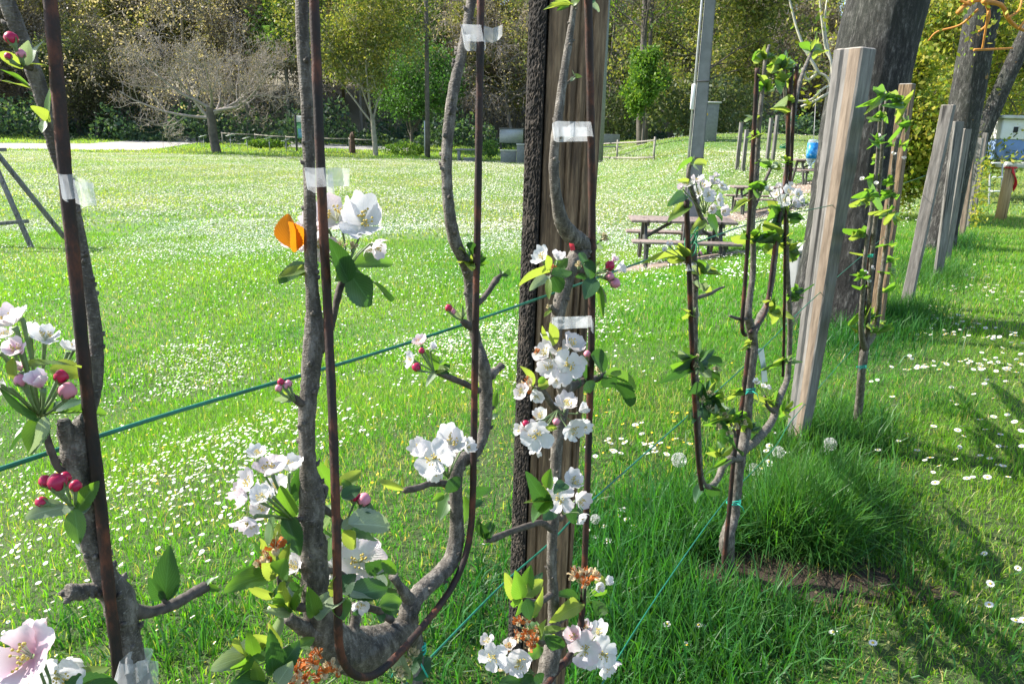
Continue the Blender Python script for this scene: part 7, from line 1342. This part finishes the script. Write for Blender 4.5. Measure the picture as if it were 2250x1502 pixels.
    twine('turquoise twine tied low round the trunk above the bare soil', 1612, 1102, 15, .0); twine('turquoise twine tied round the upper stem of the three armed tree', 1645, 857, 14, .0); twine('green clip tie holding the left arm to the upper wire', 1518, 532, 13, .0, 'dark_twine', True, .8); twine('dark green tie near the top of the middle arm', 1741, 262, 11, .0, 'dark_twine', False); twine('bright green tie round the right arm below the dark one', 1722, 322, 8, .0, 'dark_twine', False)
    b = MB(); V = [RP(u, v, .03) for u, v in ((1664, 766), (1678, 764), (1683, 800), (1672, 802), (1687, 838), (1674, 840))]; b.add(V, [(0, 1, 2, 3), (3, 2, 4, 5)]); b.add([p+ROWN*0.0012 for p in V], [(3, 2, 1, 0), (5, 4, 2, 3)]); o = b.build('plant_tag', MAT['white_paint']); tag(o, 'narrow white plastic plant tag hanging behind the centre stem', 'plant tag')
    tape('cloudy tape round the upper left arm of the three armed tree', (1512, 586, 1533, 586, 18), -.016)
    return t
finish(tree_d())
def tree_e():
    b0 = G(1880, 948); t = FT('leafy young tree with slim upright arms, right of the squared grey post', b0, float(side(b0.x, b0.y))); L = t.limb; t.dense = 1.7; t.ls = 0.82
    L('trunk', [(1876, 975, 11), (1880, 945, 10), (1886, 900, 9), (1890, 860, 8.5), (1893, 820, 8), (1898, 780, 9), (1903, 750, 8), (1906, 730, 6), (1908, 690, 5), (1912, 620, 5), (1918, 540, 5), (1926, 460, 5), (1934, 380, 4.5), (1940, 300, 4), (1944, 240, 3.5), (1950, 210, 2.5)], jit=.07, knob=.2)
    L('left_arm', [(1900, 765, 7), (1894, 740, 6), (1892, 700, 5), (1896, 640, 5), (1900, 570, 4.5), (1912, 490, 5), (1920, 420, 4.5), (1928, 350, 4), (1932, 280, 3.5), (1935, 230, 3)], jit=.07)
    L('right_arm', [(1902, 760, 7), (1920, 735, 6), (1930, 690, 5), (1934, 630, 5), (1944, 560, 5), (1952, 500, 5), (1958, 440, 5), (1962, 380, 4.5), (1972, 310, 4), (1985, 270, 3.5), (1990, 240, 3)], jit=.07)
    rnd = random.Random(4)
    for (u, v, n, l) in ((1944, 215, 12, 32), (1975, 225, 12, 32), (1935, 260, 9, 26), (1985, 280, 10, 26), (1928, 310, 8, 24), (1985, 320, 6, 22), (1925, 355, 7, 24), (1960, 320, 6, 20), (1920, 395, 9, 28), (1908, 430, 8, 28), (1950, 400, 7, 24), (1955, 430, 7, 24), (1900, 445, 7, 26), (1948, 470, 8, 26), (1972, 480, 6, 22), (1890, 520, 7, 28), (1905, 560, 6, 24), (1950, 540, 6, 24), (1955, 575, 7, 26), (1960, 600, 6, 22), (1890, 610, 8, 26), (1895, 635, 6, 20), (1940, 640, 5, 20), (1905, 690, 9, 26), (1890, 730, 8, 26), (1925, 730, 7, 24), (1910, 700, 6, 22), (1935, 710, 5, 20)):
        t.tuft(u, v, max(3, int(n*0.62)), l*.85, l*.36, ('leaf_lime', 'leaf_green', 'leaf_green'), -215, 35, rnd.uniform(-.05, .05), .6)
    for u, v in ((1962, 340), (1930, 300), (1985, 350), (1895, 395), (1900, 600), (1915, 590), (1908, 620), (1925, 405)): t.flower(u, v, 15, rnd.uniform(-.5, .5), .5, .6, 2, 'petal', -.03)
    rod('thin rusty rod within the leafy young tree', [(1936, 280), (1930, 360), (1918, 480), (1905, 600), (1896, 700), (1888, 800), (1880, 900), (1874, 950)], 2.8, t.off+.02)
    twine('turquoise twine tied round the lower trunk of the leafy young tree', 1893, 805, 10, t.off); twine('turquoise twine high in the leafy young tree', 1912, 562, 6, t.off, 'twine', False)
    return t
finish(tree_e())
def tree_f():
    b0 = G(2142, 512); off = float(side(b0.x, b0.y)); t = FT('small yellow leafed fruit tree at the far end of the stakes', b0, off); t.limb('trunk', [(2140, 518, 5), (2143, 490, 4), (2147, 450, 4), (2151, 400, 3.5), (2155, 370, 3), (2158, 350, 2.5)], jit=.08)
    rnd = random.Random(6); tips = []
    for i in range(70):
        f = rnd.random(); tips.append((Y(2144+26*f+rnd.gauss(0, 8), 490-150*f+rnd.gauss(0, 8), b0.y+rnd.gauss(0, .15)), None))
    Q, c = leaf_faces(tips, 5, 0.05, 0.035, 6, *YELL); quads('foliage', Q, MAT['far_leaf'], c, t.root)
    rod('last reddish rod in front of the far stakes', [(2150, 310), (2136, 400), (2124, 480), (2118, 510)], 2.6, 0)
tree_f()
